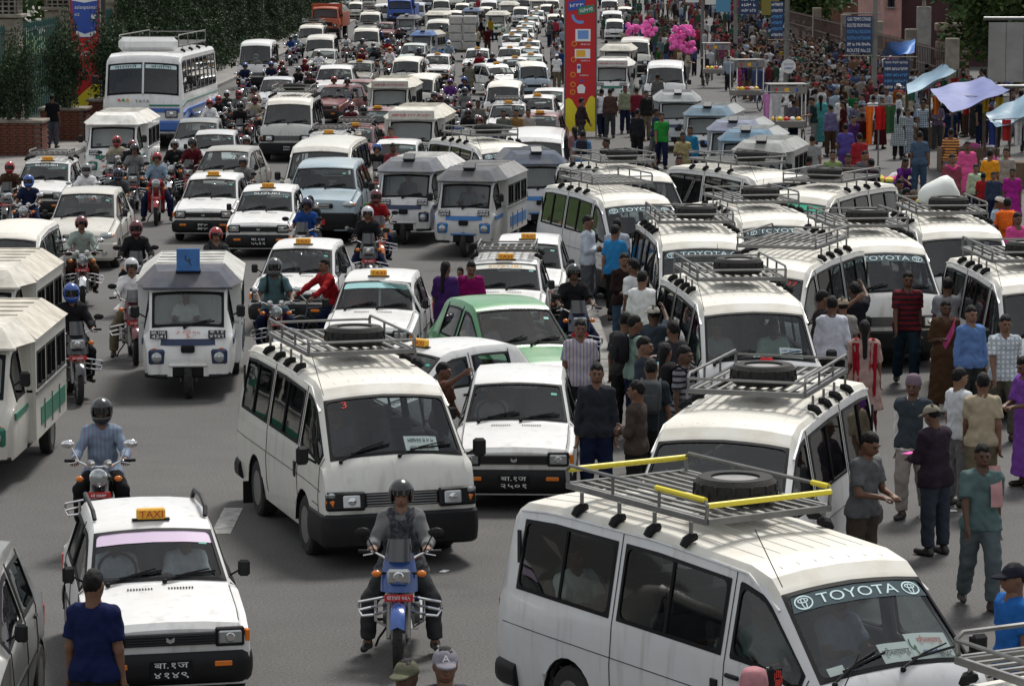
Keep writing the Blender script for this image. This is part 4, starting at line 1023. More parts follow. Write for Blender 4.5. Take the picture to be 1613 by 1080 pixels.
def cone(X, a, b, ra, rb, cut=None):
    a, b = np.array(a, float), np.array(b, float); ab = b - a; L2 = max(ab @ ab, 1e-9)
    t0 = ((X - a) @ ab)/L2; t = np.clip(t0, 0, 1)
    d = np.linalg.norm(X - a - t[..., None]*ab, axis=-1) - (ra + (rb - ra)*t)
    if cut is not None: d = np.maximum(d, (t0 - cut)*math.sqrt(L2))
    return d
def ellip(X, c, r):
    q = (X - np.array(c))/np.array(r); l = np.linalg.norm(q, axis=-1); return (l - 1)*min(r)
def mesh_sdf(fn, lo, hi, h, name, mats):
    lo = np.array(lo, float); n = np.ceil((np.array(hi) - lo)/h).astype(int) + 1
    g = np.stack(np.meshgrid(*[lo[i] + h*np.arange(n[i]) for i in range(3)], indexing='ij'), -1)
    v, q = surface_nets(fn(g), lo, h); return v, q
def to_mesh(name, chunks, mats):
    me = bpy.data.meshes.new(name); V = []; F = []; K = []; o = 0
    for v, q, k in chunks:
        V += v.tolist() if hasattr(v, 'tolist') else list(v); F += [tuple(int(i) + o for i in f) for f in (q.tolist() if hasattr(q, 'tolist') else q)]; K += [k]*len(q); o = len(V)
    me.from_pydata(V, [], F)
    for m in mats: me.materials.append(m)
    me.polygons.foreach_set('material_index', K); me.polygons.foreach_set('use_smooth', [True]*len(F)); me.update(); return me
def frame(z, fwd=(0,-1,0)):
    z = Vector(z).normalized(); f = Vector(fwd); y = -(f - z*f.dot(z)).normalized(); x = y.cross(z); return Matrix((x, y, z)).transposed()
def head_shape():
    def fn(X):
        d = ellip(X, (0, .008, .115), (.076, .095, .112))
        d = smin(d, ellip(X, (0, -.028, .065), (.056, .062, .066)), .03)                  # jaw
        d = smin(d, cone(X, (0, .02, .06), (0, .025, -.05), .056, .060), .03)             # neck
        d = smin(d, cone(X, (0, -.088, .125), (0, -.112, .085), .010, .016), .018)        # nose
        d = smin(d, cone(X, (-.035, -.088, .138), (.035, -.088, .138), .010, .010), .015) # brow
        for sg in (-1, 1):
            d = np.maximum(d, -(np.linalg.norm(X - np.array((sg*.031, -.106, .116)), axis=-1) - .0165))
            d = smin(d, ellip(X, (sg*.079, .014, .105), (.011, .024, .034)), .008)         # ear
        d = smin(d, cone(X, (-.02, -.092, .052), (.02, -.092, .052), .009, .009), .01)      # mouth
        return d
    v, q = mesh_sdf(fn, (-.11, -.14, -.08), (.11, .13, .25), .0095, '', None)
    ex = MB()
    for sg in (-1, 1): ex.ball((sg*.031, -.0885, .115), (.011, .007, .006), 8); ex.box((sg*.033, -.0985, .137), (.032, .008, .006), .002)
    lip = MB().box((0, -.102, .052), (.042, .006, .010), .003)
    return [(v, q, 0), (np.array(ex.v), ex.f, 1), (np.array(lip.v), lip.f, 2)]
def hand_shape(curl):
    """right-hand template: palm along -z from the wrist, fingers curling towards -y; thumb on +x"""
    segs = []
    for i, (x, L1) in enumerate(((.030, .070), (.010, .078), (-.010, .072), (-.029, .056))):
        p = np.array((x, 0, -.085)); a = R(12 + 18*curl)
        for j in range(3):
            ln = L1*(.45, .32, .23)[j]; d = np.array((x*.6, -math.sin(a), -math.cos(a))); e = p + d*ln; segs.append((p, e, .0088 - .001*j, .0082 - .001*j)); p = e; a += R(15 + 60*curl)
    p = np.array((.030, -.004, -.03))
    for j, (d, ln) in enumerate((((.62, -.30, -.72), .042), ((.35 - .5*curl, -.45, -.82), .036))):
        d = np.array(d)/np.linalg.norm(d); e = p + d*ln; segs.append((p, e, .0115 - .001*j, .0095)); p = e
    def fn(X):
        d = ellip(X, (0, 0, -.050), (.043, .017, .056)); d = smin(d, cone(X, (0, 0, .02), (0, 0, -.02), .024, .026), .02)
        for a, b, r0, r1 in segs: d = np.minimum(d, cone(X, a, b, r0, r1)) if r0 < .01 else smin(d, cone(X, a, b, r0, r1), .008)
        return d
    v, q = mesh_sdf(fn, (-.07, -.12, -.20), (.10, .05, .04), .0065, '', None); return v, q
HEAD = head_shape(); HANDS = {0: hand_shape(.25), 1: hand_shape(1.0)}
LEN = dict(ua=.285, fa=.25, th=.43, sh=.41)
def nv(d): d = np.array(d, float); return d/np.linalg.norm(d)
class Pose:
    def __init__(s, lean=(0, .0, 1), twist=0, head=(0, -.05, 1), face=(0,-1,0), armL=((.20,.03,-1),(.06,-.14,-1)), armR=((-.20,.03,-1),(-.06,-.14,-1)),
                 legL=((.05,0,-1),(.02,.03,-1)), legR=((-.05,0,-1),(-.02,.03,-1)), pelvis=None, grip=(0, 0), toe=0):
        up = nv(lean); P = {}; s.up = up; s.grip = grip
        P['pel'] = np.zeros(3); P['wai'] = up*.18; P['che'] = up*.38; P['nek'] = up*.50
        for sg, n in ((1, 'L'), (-1, 'R')):
            side = np.array((sg*math.cos(R(twist)), sg*math.sin(R(twist)), 0))
            P['sh'+n] = up*.435 + side*.152; P['hip'+n] = np.array((sg*.088, 0, -.03))
            a = armL if n == 'L' else armR; P['el'+n] = P['sh'+n] + nv(a[0])*LEN['ua']; P['wr'+n] = P['el'+n] + nv(a[1])*LEN['fa']
            l = legL if n == 'L' else legR; P['kn'+n] = P['hip'+n] + nv(l[0])*LEN['th']; P['an'+n] = P['kn'+n] + nv(l[1])*LEN['sh']
            P['to'+n] = P['an'+n] + np.array((sg*.03, -.15, -.045 + toe))
        s.hdir = nv(head); s.face = face; P['hed'] = P['nek'] + s.hdir*.045
        low = min(P['anL'][2], P['anR'][2]) - .085
        dz = -low if pelvis is None else pelvis
        s.P = {k: v + np.array((0, 0, dz)) for k, v in P.items()}
    def torso(s, X, e=0.0, k=.06):
        P = s.P; d = cone(X, P['shL']*.9 + P['che']*.1, P['shR']*.9 + P['che']*.1, .050 + e, .050 + e); nk = P['nek'] - s.up*.03
        for n in 'LR': d = smin(d, cone(X, nk, P['sh'+n], .050 + e*.5, .044 + e), k*.6)
        for a, b, ra, rb in (('che','wai',.098,.088),('wai','pel',.088,.094)):
            for o in (-.056, .056): d = smin(d, cone(X, P[a] + np.array((o, 0, 0)), P[b] + np.array((o*.85, 0, 0)), ra*.92 + e, rb*.92 + e), k)
        d = smin(d, cone(X, P['hipL'], P['hipR'], .092 + e, .092 + e), k); return d
    def limb(s, X, names, rad, e=0.0, cut=None):
        d = None; P = s.P
        for i, (a, b) in enumerate(zip(names, names[1:])):
            c = cone(X, P[a], P[b], rad[i] + e, rad[i+1] + e, cut if i == len(names) - 2 else None); d = c if d is None else smin(d, c, .02)
        return d
    def bounds(s, pad=.2):
        A = np.stack(list(s.P.values())); return A.min(0) - pad, A.max(0) + pad
    def body(s):
        P = s.P
        def fn(X):
            d = s.torso(X); d = smin(d, cone(X, P['nek'] - s.up*.06, P['hed'] + s.hdir*.02, .06, .054), .04)
            for n in 'LR':
                d = smin(d, s.limb(X, ['sh'+n, 'el'+n, 'wr'+n], [.05, .040, .027]), .03); d = smin(d, s.limb(X, ['hip'+n, 'kn'+n, 'an'+n], [.085, .055, .038]), .04)
                d = smin(d, cone(X, P['an'+n] + np.array((0, .03, -.04)), P['to'+n], .036, .028), .03)
            return d
        lo, hi = s.bounds(); v, q = mesh_sdf(fn, lo, hi, .021, '', None); ch = [(v, q, 0)]
        M = frame(s.hdir, s.face); T = P['hed']
        for hv, hq, k in HEAD: ch.append((np.array([tuple(M @ Vector(p)) for p in hv]) + T, hq, k))
        for n, sg, g in (('L', -1, s.grip[0]), ('R', 1, s.grip[1])):
            d = P['wr'+n] - P['el'+n]; z = Vector(-d).normalized(); pn = Vector((-sg*.0, -1, -.25)) if abs(z.y) < .8 else Vector((0, 0, -1))
            F = frame(z, pn); hv, hq = HANDS[g]; hv = hv.copy(); hv[:, 0] *= sg
            # thumbs point to the body's front / inside
            if g == 0: F = F @ Matrix.Rotation(R(-70*sg), 3, 'Z')
            pts = np.array([tuple(F @ Vector(p)) for p in hv]) + P['wr'+n]; ch.append((pts, hq if sg > 0 else hq[:, ::-1], 0))
        return to_mesh('body', ch, [M_SKIN, M_RUB, mat('lips', (.22,.07,.06), rough=.5)])
    def folds(s, X, a=.007):
        return a*np.sin(X[..., 2]*38 + 3*np.sin(X[..., 0]*17))*np.sin(X[..., 1]*29 + X[..., 0]*23 + 1.3*np.sin(X[..., 2]*13))
    def shirt(s, long, hem=.10, collar=True, loose=.022, sleeves=True):
        P = s.P; up = s.up
        def fn(X):
            d = s.torso(X, loose, .06)
            for n in 'LR': d = smin(d, cone(X, P['hip'+n], P['hip'+n]*.8 + P['kn'+n]*.2, .094 + loose*1.35, .094 + loose*1.35), .04)
            for n in ('LR' if sleeves else ''):
                if long: a = s.limb(X, ['sh'+n, 'el'+n, 'wr'+n], [.050, .042, .033], loose*.65, .97)
                else: a = s.limb(X, ['sh'+n, 'el'+n], [.052, .049], loose*.9, .74)
                d = smin(d, a, .018)
            d = np.maximum(d, -((X - P['pel']) @ up + hem)); d = np.maximum(d, -cone(X, P['nek'] - up*.02 + np.array((0, -.01, 0)), P['nek'] + up*.3, .066, .09)); d = np.maximum(d, (X - P['nek']) @ up - .06)
            if collar:
                nk = P['nek'] + up*.0
                for sg in (-1, 1):
                    d = np.minimum(d, cone(X, nk + np.array((0, .066, .02)), nk + np.array((sg*.066, -.01, .012)), .019, .019)); d = np.minimum(d, cone(X, nk + np.array((sg*.066, -.01, .012)), nk + np.array((sg*.022, -.098, -.05)), .019, .014))
            return d + s.folds(X)
        lo, hi = s.bounds(.15); v, q = mesh_sdf(fn, lo, hi, .017, '', None); return to_mesh('shirt', [(v, q, 0)], [M_CLOTH])
    def trousers(s, loose=.024, cut=.95):
        P = s.P; up = s.up
        def fn(X):
            d = s.torso(X, .017, .06); d = np.maximum(d, (X - P['pel']) @ up - .10)
            for n in 'LR': d = smin(d, s.limb(X, ['hip'+n, 'kn'+n, 'an'+n], [.09, .062, .050], loose, cut), .035)
            return d + s.folds(X)
        lo, hi = s.bounds(.15); v, q = mesh_sdf(fn, lo, hi, .021, '', None); return to_mesh('trousers', [(v, q, 0)], [M_CLOTH])
    def skirt(s, length, flare):
        P = s.P
        def fn(X):
            d = s.torso(X, .024, .07)
            k0 = (P['knL'] + P['knR'])/2; 
            for sg, n in ((1, 'L'), (-1, 'R')):
                e = P['hip'+n] + np.array((sg*flare, 0, -length)); d = smin(d, cone(X, P['hip'+n], e, .115, .13 + flare*.5, 1.0), .09)
            d = smin(d, cone(X, P['pel'], P['pel'] + np.array((0, 0, -length)), .14, .15 + flare, 1.0), .06)
            for n in 'LR': d = smin(d, s.limb(X, ['sh'+n, 'el'+n], [.056, .052], .018, .95), .03)
            d = np.maximum(d, -cone(X, P['nek'] - s.up*.02 + np.array((0, -.02, 0)), P['nek'] + s.up*.3, .072, .09)); d = np.maximum(d, (X - P['nek']) @ s.up - .05); d = np.maximum(d, P['pel'][2] - length - X[..., 2])
            return d + s.folds(X, .008)
        lo, hi = s.bounds(.22); v, q = mesh_sdf(fn, lo, hi, .023, '', None); return to_mesh('dress', [(v, q, 0)], [M_CLOTH])
    def shoe(s, n):
        ch = []; P = s.P
        if n:
            def fn(X): 
                d = cone(X, P['an'+n] + np.array((0, .045, -.045)), P['to'+n] + np.array((0, -.01, 0)), .044, .036); d = smin(d, cone(X, P['an'+n] + np.array((0, .02, -.01)), P['an'+n] + np.array((0, .03, -.05)), .045, .045), .03)
                return np.maximum(d, P['an'+n][2] - .083 - X[..., 2])
            A = np.stack([P['an'+n], P['to'+n]]); v, q = mesh_sdf(fn, A.min(0) - .1, A.max(0) + .1, .015, '', None); ch.append((v, q, 0))
        return to_mesh('shoe', ch, [M_SHOE])
    def on_head(s, chunks, name, mats):
        M = frame(s.hdir, s.face); return to_mesh(name, [(np.array([tuple(M @ Vector(p)) for p in v]) + s.P['hed'], q, k) for v, q, k in chunks], mats)
def hair_shape(long):
    def fn(X):
        d = ellip(X, (0, .016, .138), (.0805, .103, .112)) + .004*np.sin(X[..., 0]*61 + 2)*np.sin(X[..., 1]*47)*np.sin(X[..., 2]*53)
        y_ = X[..., 1]; d = np.maximum(d, .122 - np.where(y_ > 0, 1.05*y_, .62*y_) - X[..., 2] + .010*np.sin(X[..., 0]*75 + X[..., 1]*40) + .006*np.sin(X[..., 0]*150))
        if long: d = smin(d, cone(X, (0, .085, .09), (0, .12, -.28), .045, .03), .04)
        return d + .003*np.sin(X[..., 0]*140)*np.sin(X[..., 1]*90)
    v, q = mesh_sdf(fn, (-.13, -.15, -.36 if long else -.06), (.13, .18, .27), .0125, '', None); return [(v, q, 0)]
def helmet_shape(full):
    def fn(X):
        d = ellip(X, (0, .01, .125), (.125, .15, .145)); d = np.maximum(d, .035 - X[..., 2]) if not full else smin(d, ellip(X, (0, -.055, .05), (.10, .10, .075)), .03)
        if full: d = np.maximum(d, -.02 - X[..., 2])
        face = np.maximum(np.abs(X[..., 0]) - .088, np.maximum(X[..., 2] - .165, (.075 if full else -.1) - X[..., 2])); face = np.maximum(face, X[..., 1] + .03)
        d = np.maximum(d, -face)
        return np.maximum(d, -ellip(X, (0, .012, .11), (.093, .108, .118)))
    v, q = mesh_sdf(fn, (-.15, -.20, -.05), (.15, .19, .30), .0125, '', None)
    vz = MB(); vz.grid(lambda a, c: (.106*math.sin(lerp(-1.15, 1.15, a)), .01 - .142*math.cos(lerp(-1.15, 1.15, a)), lerp(.10 if full else .13, .178, c)), 10, 3)
    return [(v, q, 0)], [(np.array(vz.v), vz.f, 0)]
def cap_shape():
    def fn(X):
        d = ellip(X, (0, .012, .135), (.094, .112, .108)); d = np.maximum(d, .135 - X[..., 2])
        br = np.maximum(ellip(X, (0, -.10, .14), (.075, .10, .02)), -(X[..., 2] - .12)); return smin(d, br, .01)
    v, q = mesh_sdf(fn, (-.12, -.22, .09), (.12, .16, .27), .0115, '', None); return [(v, q, 0)]
def topi_shape():
    b = MB().lathe([(.096, .125), (.099, .15), (.092, .20), (.078, .245), (.04, .262), (.001, .264)], (0, .012, 0), 'Z', 20); return [(np.array(b.v), b.f, 0)]
HAIR = {0: hair_shape(False), 1: hair_shape(True)}; HELM = {0: helmet_shape(False), 1: helmet_shape(True)}; CAP = cap_shape(); TOPI = topi_shape()
POSES = {
 'stand': Pose(), 'stand2': Pose(armR=((-.25,.12,-1),(.35,-.75,.15)), grip=(0,1), twist=8, legL=((.10,-.05,-1),(.05,.04,-1))),
 'folded': Pose(armL=((.22,-.15,-1),(-.85,-.55,.12)), armR=((-.22,-.15,-1),(.85,-.5,.0)), grip=(1,1)),
 'walk': Pose(lean=(0,-.06,1), armL=((.12,.35,-1),(.05,.0,-1)), armR=((-.12,-.35,-1),(-.02,-.55,-1)), legL=((.03,-.42,-1),(.0,.05,-1)), legR=((-.03,.22,-1),(0,.55,-1)), twist=-6),
 'walk2': Pose(lean=(0,-.05,1), armR=((-.14,.3,-1),(-.05,.05,-1)), armL=((.14,-.25,-1),(.02,-.6,-1)), legR=((-.03,-.34,-1),(.0,.08,-1)), legL=((.03,.2,-1),(0,.42,-1)), twist=6),
 'reach': Pose(lean=(.04,-.10,1), armR=((-.5,-.75,.35),(-.1,-.8,.55)), armL=((.15,-.2,-1),(.1,-.5,-.8)), twist=-12),
 'hold': Pose(lean=(0,-.08,1), head=(0,-.35,1), armL=((.18,-.25,-1),(-.45,-.85,-.1)), armR=((-.18,-.25,-1),(.45,-.85,-.1)), grip=(1,1)),
 'squat': Pose(lean=(0,-.45,1), head=(0,-.25,1), pelvis=.24, armL=((.25,-.7,-.6),(-.2,-.8,-.3)), armR=((-.25,-.7,-.6),(.2,-.8,-.4)), legL=((.35,-.85,.42),(.0,.55,-1)), legR=((-.35,-.85,.42),(0,.55,-1)), grip=(1,1)),
 'ride': Pose(lean=(0,-.10,1), pelvis=.86, armL=((.40,-.48,-.78),(.0,-.98,-.12)), armR=((-.40,-.48,-.78),(.0,-.98,-.12)), legL=((.32,-.88,-.32),(.02,.38,-.95)), legR=((-.32,-.88,-.32),(-.02,.38,-.95)), grip=(1,1)),
 'ridedown': Pose(lean=(0,-.06,1), pelvis=.88, armL=((.38,-.48,-.78),(-.02,-.98,.0)), armR=((-.38,-.48,-.78),(.02,-.98,.0)), legL=((.52,-.5,-.75),(.06,-.05,-1)), legR=((-.52,-.5,-.75),(-.06,-.05,-1)), grip=(1,1)),
 'pillion': Pose(lean=(0,-.08,1), pelvis=.92, armL=((.25,-.45,-.9),(-.25,-.9,-.1)), armR=((-.25,-.45,-.9),(.25,-.9,-.1)), legL=((.42,-.82,-.40),(.02,.30,-.95)), legR=((-.42,-.82,-.40),(-.02,.30,-.95)), grip=(1,1)),
 'drive': Pose(lean=(0,.14,1), pelvis=.0, head=(0,-.12,1), armL=((.2,-.55,-.8),(-.1,-.95,.28)), armR=((-.2,-.55,-.8),(.1,-.95,.28)), legL=((.12,-.97,.1),(.02,-.35,-.9)), legR=((-.12,-.97,.1),(-.02,-.35,-.9)), grip=(1,1)),
 'cycle': Pose(lean=(-.10,-.38,1), head=(0,.05,1), pelvis=.95, armL=((.3,-.75,-.55),(.0,-.85,-.45)), armR=((-.3,-.75,-.55),(0,-.85,-.45)), legL=((.10,-.85,-.5),(.0,.25,-1)), legR=((-.10,-.45,-.9),(0,.3,-1)), grip=(1,1)),
}
PM = {}
def pm(pose, what):
    k = (pose, what)
    if k not in PM:
        p = POSES[pose]
        PM[k] = {'body': p.body, 'short': lambda: p.shirt(False), 'long': lambda: p.shirt(True), 'jacket': lambda: p.shirt(True, .16, True, .034), 'vest': lambda: p.shirt(False, .07, False, .034, False), 'trousers': p.trousers, 'shoeL': lambda: p.shoe('L'), 'shoeR': lambda: p.shoe('R'),
                 'kurta': lambda: p.skirt(.50, .05), 'sari': lambda: p.skirt(.80, .03), 'hair': lambda: p.on_head(HAIR[0], 'hair', [M_HAIR]), 'longhair': lambda: p.on_head(HAIR[1], 'hair', [M_HAIR]),
                 'helmet': lambda: p.on_head(HELM[1][0], 'helmet', [M_HELM]), 'visor': lambda: p.on_head(HELM[1][1], 'visor', [M_VISOR]), 'openhelmet': lambda: p.on_head(HELM[0][0], 'helmet', [M_HELM]), 'openvisor': lambda: p.on_head(HELM[0][1], 'visor', [M_VISOR]),
                 'cap': lambda: p.on_head(CAP, 'cap', [M_CLOTH]), 'topi': lambda: p.on_head(TOPI, 'topi_hat', [M_CLOTH])}[what]()
    return PM[k]
def sub(name, me, par, col=None, m=None):
    o = bpy.data.objects.new(name, me); COL.objects.link(o); o.parent = par
    if col is not None: o.color = (*col, 1)
    if m is not None: o.material_slots[0].link = 'OBJECT'; o.material_slots[0].material = m
    return o
SKINS = [(.165,.084,.052), (.125,.062,.038), (.20,.108,.068), (.092,.046,.028), (.145,.072,.044)]
def person(pose, x, y, rz, label, group=None, top=('short', (.5,.5,.5)), legs=(.03,.03,.035), shoe=(.02,.018,.016), head='hair', hcol=(.02,.02,.02), skin=None, scale=1.0, z=0, tm=None, dress=None, extra=()):
    b = bpy.data.objects.new('person', pm(pose, 'body')); COL.objects.link(b)
    top = (top[0], tuple(q_*.72 if max(top[1]) < .6 else q_ for q_ in top[1])); legs = tuple(q_*.75 for q_ in legs)
    b.location = (x, y, z); b.rotation_euler = (0, 0, rz); b.scale = (scale,)*3; b.color = (*(skin or random.choice(SKINS)), 1)
    tag(b, label, 'person', group)
    if dress:
        sub('dress', pm(pose, dress), b, top[1], tm)
        if dress == 'kurta': sub('trousers', pm(pose, 'trousers'), b, legs)
    else:
        sub('jacket' if top[0] == 'jacket' else 'shirt', pm(pose, top[0]), b, top[1], tm); sub('trousers', pm(pose, 'trousers'), b, legs)
    sub('shoe', pm(pose, 'shoeL'), b, shoe); sub('shoe', pm(pose, 'shoeR'), b, shoe)
    if head in ('helmet', 'openhelmet'):
        h = sub('helmet', pm(pose, head), b, hcol); sub('visor', pm(pose, 'visor' if head == 'helmet' else 'openvisor'), h)
    else:
        sub('hair', pm(pose, 'longhair' if head == 'longhair' else 'hair'), b)
        if head == 'cap': sub('cap', pm(pose, 'cap'), b, hcol)
        if head == 'topi': sub('topi_hat', pm(pose, 'topi'), b, hcol)
    p = POSES[pose]
    for e in extra:
        q = MB()
        if e[0] == 'backpack':
            up = p.up; c = p.P['che'] + np.array((0, .21, -.04)); q.box(c, (.30, .18, .42), .06); q.box(c + np.array((0, .10, -.06)), (.22, .06, .22), .025)
            for sg in (-1, 1): q.tube([p.P['sh'+('L' if sg > 0 else 'R')]*.75 + p.P['che']*.25 + np.array(t) for t in ((0, .13, .06), (0, .02, .115), (0, -.115, .03), (0, -.10, -.15))], .018, 6)
            nm = 'backpack'
        elif e[0] == 'scarf':
            ns = p.P['nek']; q.tube([ns + np.array(t) for t in ((-.13, .06, -.01), (-.10, -.02, .0), (-.05, -.10, -.06), (.0, -.13, -.10), (.05, -.10, -.06), (.10, -.02, 0), (.13, .06, -.01))], .035, 8)
            for sg in (-1, 1): q.grid(lambda a, c, sg=sg: (ns[0] + sg*(.13 - .02*c) + (a-.5)*.10, ns[1] + .10 + .05*c + .02*math.sin(a*7), ns[2] - .03 - c*.75), 5, 8)
            nm = 'scarf'
        elif e[0] == 'shawl':
            q.grid(lambda a, c: tuple(lerp(p.P['shL'][i], p.P['hipR'][i], a) + (0, -.16*math.sin(a*3.0)**.5 - .02 if 0 < a < 1 else -.05, .05 + (c-.5)*.20*(1 if i == 2 else 0))[i] + (.012*math.sin(c*18) if i == 1 else 0) for i in range(3)), 10, 8)
            q.grid(lambda a, c: (p.P['shL'][0] + (a-.5)*.16, p.P['shL'][1] + .13 + .02*math.sin(a*9), p.P['shL'][2] + .04 - c*.75), 6, 8); nm = 'shawl'
        elif e[0] == 'towel':
            c = p.P['shL']; q.grid(lambda a, t: (c[0] + (a-.5)*.12 - .03, c[1] - .135*math.cos(t*math.pi) , c[2] + .10*math.sin(t*math.pi) - .30*abs(t-.5)*2 + .02), 5, 14); nm = 'towel'
        elif e[0] == 'bag':
            c = p.P['wr'+e[2]] + np.array((0, 0, -.32)); q.box(c, (.11, .26, .34), .04); q.tube([c + np.array(t) for t in ((0, -.08, .16), (0, -.02, .25), (0, .02, .25), (0, .08, .16))], .008, 5); nm = 'carrier_bag'
        elif e[0] == 'paper':
            c = (p.P['wrL'] + p.P['wrR'])/2 + np.array((0, -.10, .03)); q.box(c, (.20, .14, .012), .003, .3); nm = 'paper'
        q_o = sub(nm, q.mesh(nm, M_CLOTH, 50), b, e[1]) if e[0] != 'bag' else None
        if e[0] == 'bag':                                           # held, so a thing of its own
            bo = bpy.data.objects.new('carrier_bag', q.mesh('carrier_bag', M_OBJ, 50)); COL.objects.link(bo); bo.location = b.location; bo.rotation_euler = b.rotation_euler; bo.scale = b.scale; bo.color = (*e[1], 1); tag(bo, e[3], 'bag')
    return b
# ------------------------------------------------------------------ the setting: street, kerbs, fences, trees, buildings
def asphalt():
    m = bpy.data.materials.new('asphalt'); m.use_nodes = True; n = m.node_tree.nodes; l = m.node_tree.links.new; b = n['Principled BSDF']
    t = n.new('ShaderNodeTexCoord')
    def nz(sc, det, a, c, v0, v1):
        x = n.new('ShaderNodeTexNoise'); x.inputs['Scale'].default_value = sc; x.inputs['Detail'].default_value = det; l(t.outputs['Object'], x.inputs['Vector'])
        r = n.new('ShaderNodeMapRange'); r.inputs[1].default_value = a; r.inputs[2].default_value = c; r.inputs[3].default_value = v0; r.inputs[4].default_value = v1; l(x.outputs[0], r.inputs[0]); return r
    big = nz(.18, 4, .3, .7, .90, 1.10); mid = nz(1.4, 9, .35, .7, .93, 1.06); fine = nz(38, 6, .35, .65, .70, 1.32)
    st = nz(.5, 7, .64, .74, 1.0, .74)                                                   # oil and patch stains
    v = None
    for r in (big, mid, fine, st):
        if v is None: v = r.outputs[0]; continue
        mu = n.new('ShaderNodeMath'); mu.operation = 'MULTIPLY'; l(v, mu.inputs[0]); l(r.outputs[0], mu.inputs[1]); v = mu.outputs[0]
    c = n.new('ShaderNodeMix'); c.data_type = 'RGBA'; c.blend_type = 'MULTIPLY'; c.inputs[0].default_value = 1; c.inputs[6].default_value = (.088, .084, .081, 1); l(v, c.inputs[7])
    l(c.outputs[2], b.inputs['Base Color']); b.inputs['Roughness'].default_value = .82; b.inputs['Specular IOR Level'].default_value = .35
    bp = n.new('ShaderNodeBump'); bp.inputs['Strength'].default_value = .35; bp.inputs['Distance'].default_value = .01
    x = n.new('ShaderNodeTexNoise'); x.inputs['Scale'].default_value = 120; l(t.outputs['Object'], x.inputs['Vector']); l(x.outputs[0], bp.inputs['Height']); l(bp.outputs[0], b.inputs['Normal'])
    return m
def solo(name, b, mats, kind=None, label=None, cat=None, group=None, col=None, smooth=35, loc=(0,0,0)):
    o = bpy.data.objects.new(name, b.mesh(name, mats, smooth)); COL.objects.link(o); o.location = loc
    if col: o.color = (*col, 1)
    return tag(o, label, cat, group, kind)
def child(name, b, mats, par, col=None, smooth=35):
    o = bpy.data.objects.new(name, b.mesh(name, mats, smooth)); COL.objects.link(o); o.parent = par
    if col: o.color = (*col, 1)
    return o
b = MB(); b.poly([(-900, -60, 0), (900, -60, 0), (900, 2400, 0), (-900, 2400, 0)]); solo('street', b, asphalt(), 'structure', smooth=0)
M_WORN = mat('worn_white_paint', (.42,.41,.39), rough=.8, noise=.5, nscale=9)
for (u, v) in ((358, 820), (196, 480), (560, 455)):
    x, y = G(u, v); bb = MB().box((x, y, .004), (.22, 1.6, .006)); solo('lane_marking', bb, M_WORN, 'structure')
M_KERB = mat('kerb_concrete', (.26,.25,.235), rough=.85, noise=.3, nscale=3, bump=.5)
# low kerb dividing the microbus park from the street
kb = empty('dividing_kerb'); COL.objects.link(kb); kb['kind'] = 'structure'
pts = [G(968, 640), G(955, 580), G(935, 520), G(925, 480), G(917, 445)]
for (xa, ya), (xb, yb_) in zip(pts, pts[1:]):
    n = max(1, int(math.hypot(xb-xa, yb_-ya)/1.2))
    for i in range(n):
        x, y = lerp(xa, xb, (i+.5)/n), lerp(ya, yb_, (i+.5)/n); a = math.atan2(yb_-ya, xb-xa)
        child('kerb_stone', MB().box((x, y, .07), (math.hypot(xb-xa, yb_-ya)/n - .015, .26, .15), .03, a), M_KERB, kb)
# left footway with its kerb, railings, piers, planters, conifers
pv = MB().box((-46, 250, .06), (64, 460, .12)); solo('footway', pv, mat('footway_paving', (.22,.205,.19), rough=.9, noise=.3, nscale=1.2, bump=.3), 'structure')
for i in range(60):
    child('kerb_stone', MB().box((-13.88, 92.4 + i*1.5, .075), (.22, 1.48, .155), .02), M_KERB, kb)
M_STONE = mat('weathered_stone', (.25,.22,.18), rough=.9, noise=.4, nscale=2.5, bump=.7, bscale=12)
M_GREEN = mat('green_railing_paint', (.012,.075,.065), rough=.5, noise=.3, nscale=3)
PIERS = [94.5, 108, 121, 137, 151, 165, 180, 196, 214, 234, 256, 280, 306]
def pier(y, x=-17.5):
    r = empty('stone_pier'); COL.objects.link(r); r.location = (x, y, .12)
    tag(r, 'stone gate pier with lattice cap on the green railings, %s' % {94.5:'beside the planters',108:'beside the dark bush',121:'by the paint banner',137:'behind the paint banner'}.get(y, 'among the conifers'), 'pier', 'stone piers along the green railings')
    for j in range(9): child('stone_course', MB().box((0, 0, .22 + j*.44), (1.05 - .012*(j % 2), 1.05 - .012*(j % 2), .43), .02), M_STONE, r)
    child('cornice', MB().box((0, 0, 4.05), (1.3, 1.3, .14), .03), M_STONE, r)
    lt = MB()
    for s1, s2 in ((0,-.5),(0,.5),(-.5,0),(.5,0)):
        for k in range(5):
            t = -.42 + k*.21
            lt.box((t, s2, 4.38) if s1 == 0 else (s1, t, 4.38), (.06, .06, .5))
        for z in (4.22, 4.38, 4.54): lt.box((0, s2, z) if s1 == 0 else (s1, 0, z), (.95, .05, .05) if s1 == 0 else (.05, .95, .05))
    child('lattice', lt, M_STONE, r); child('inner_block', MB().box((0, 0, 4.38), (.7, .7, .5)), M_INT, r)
    cp = MB(); cp.add([(-.62,-.62,4.65),(.62,-.62,4.65),(.62,.62,4.65),(-.62,.62,4.65),(0,0,5.35)], [(0,1,4),(1,2,4),(2,3,4),(3,0,4),(3,2,1,0)]); child('cap', cp, M_STONE, r, smooth=0)
for y in PIERS: pier(y)
PICK = MB().box((0, 0, 1.9), (.045, .03, 3.3)); PICK.prism([(-.06,-.012,3.55),(.06,-.012,3.55),(0,-.012,3.8)], (0,.024,0)); PICK.box((0,0,3.2),(.14,.02,.02)); PICKM = PICK.mesh('picket', M_GREEN)
SHEET = None
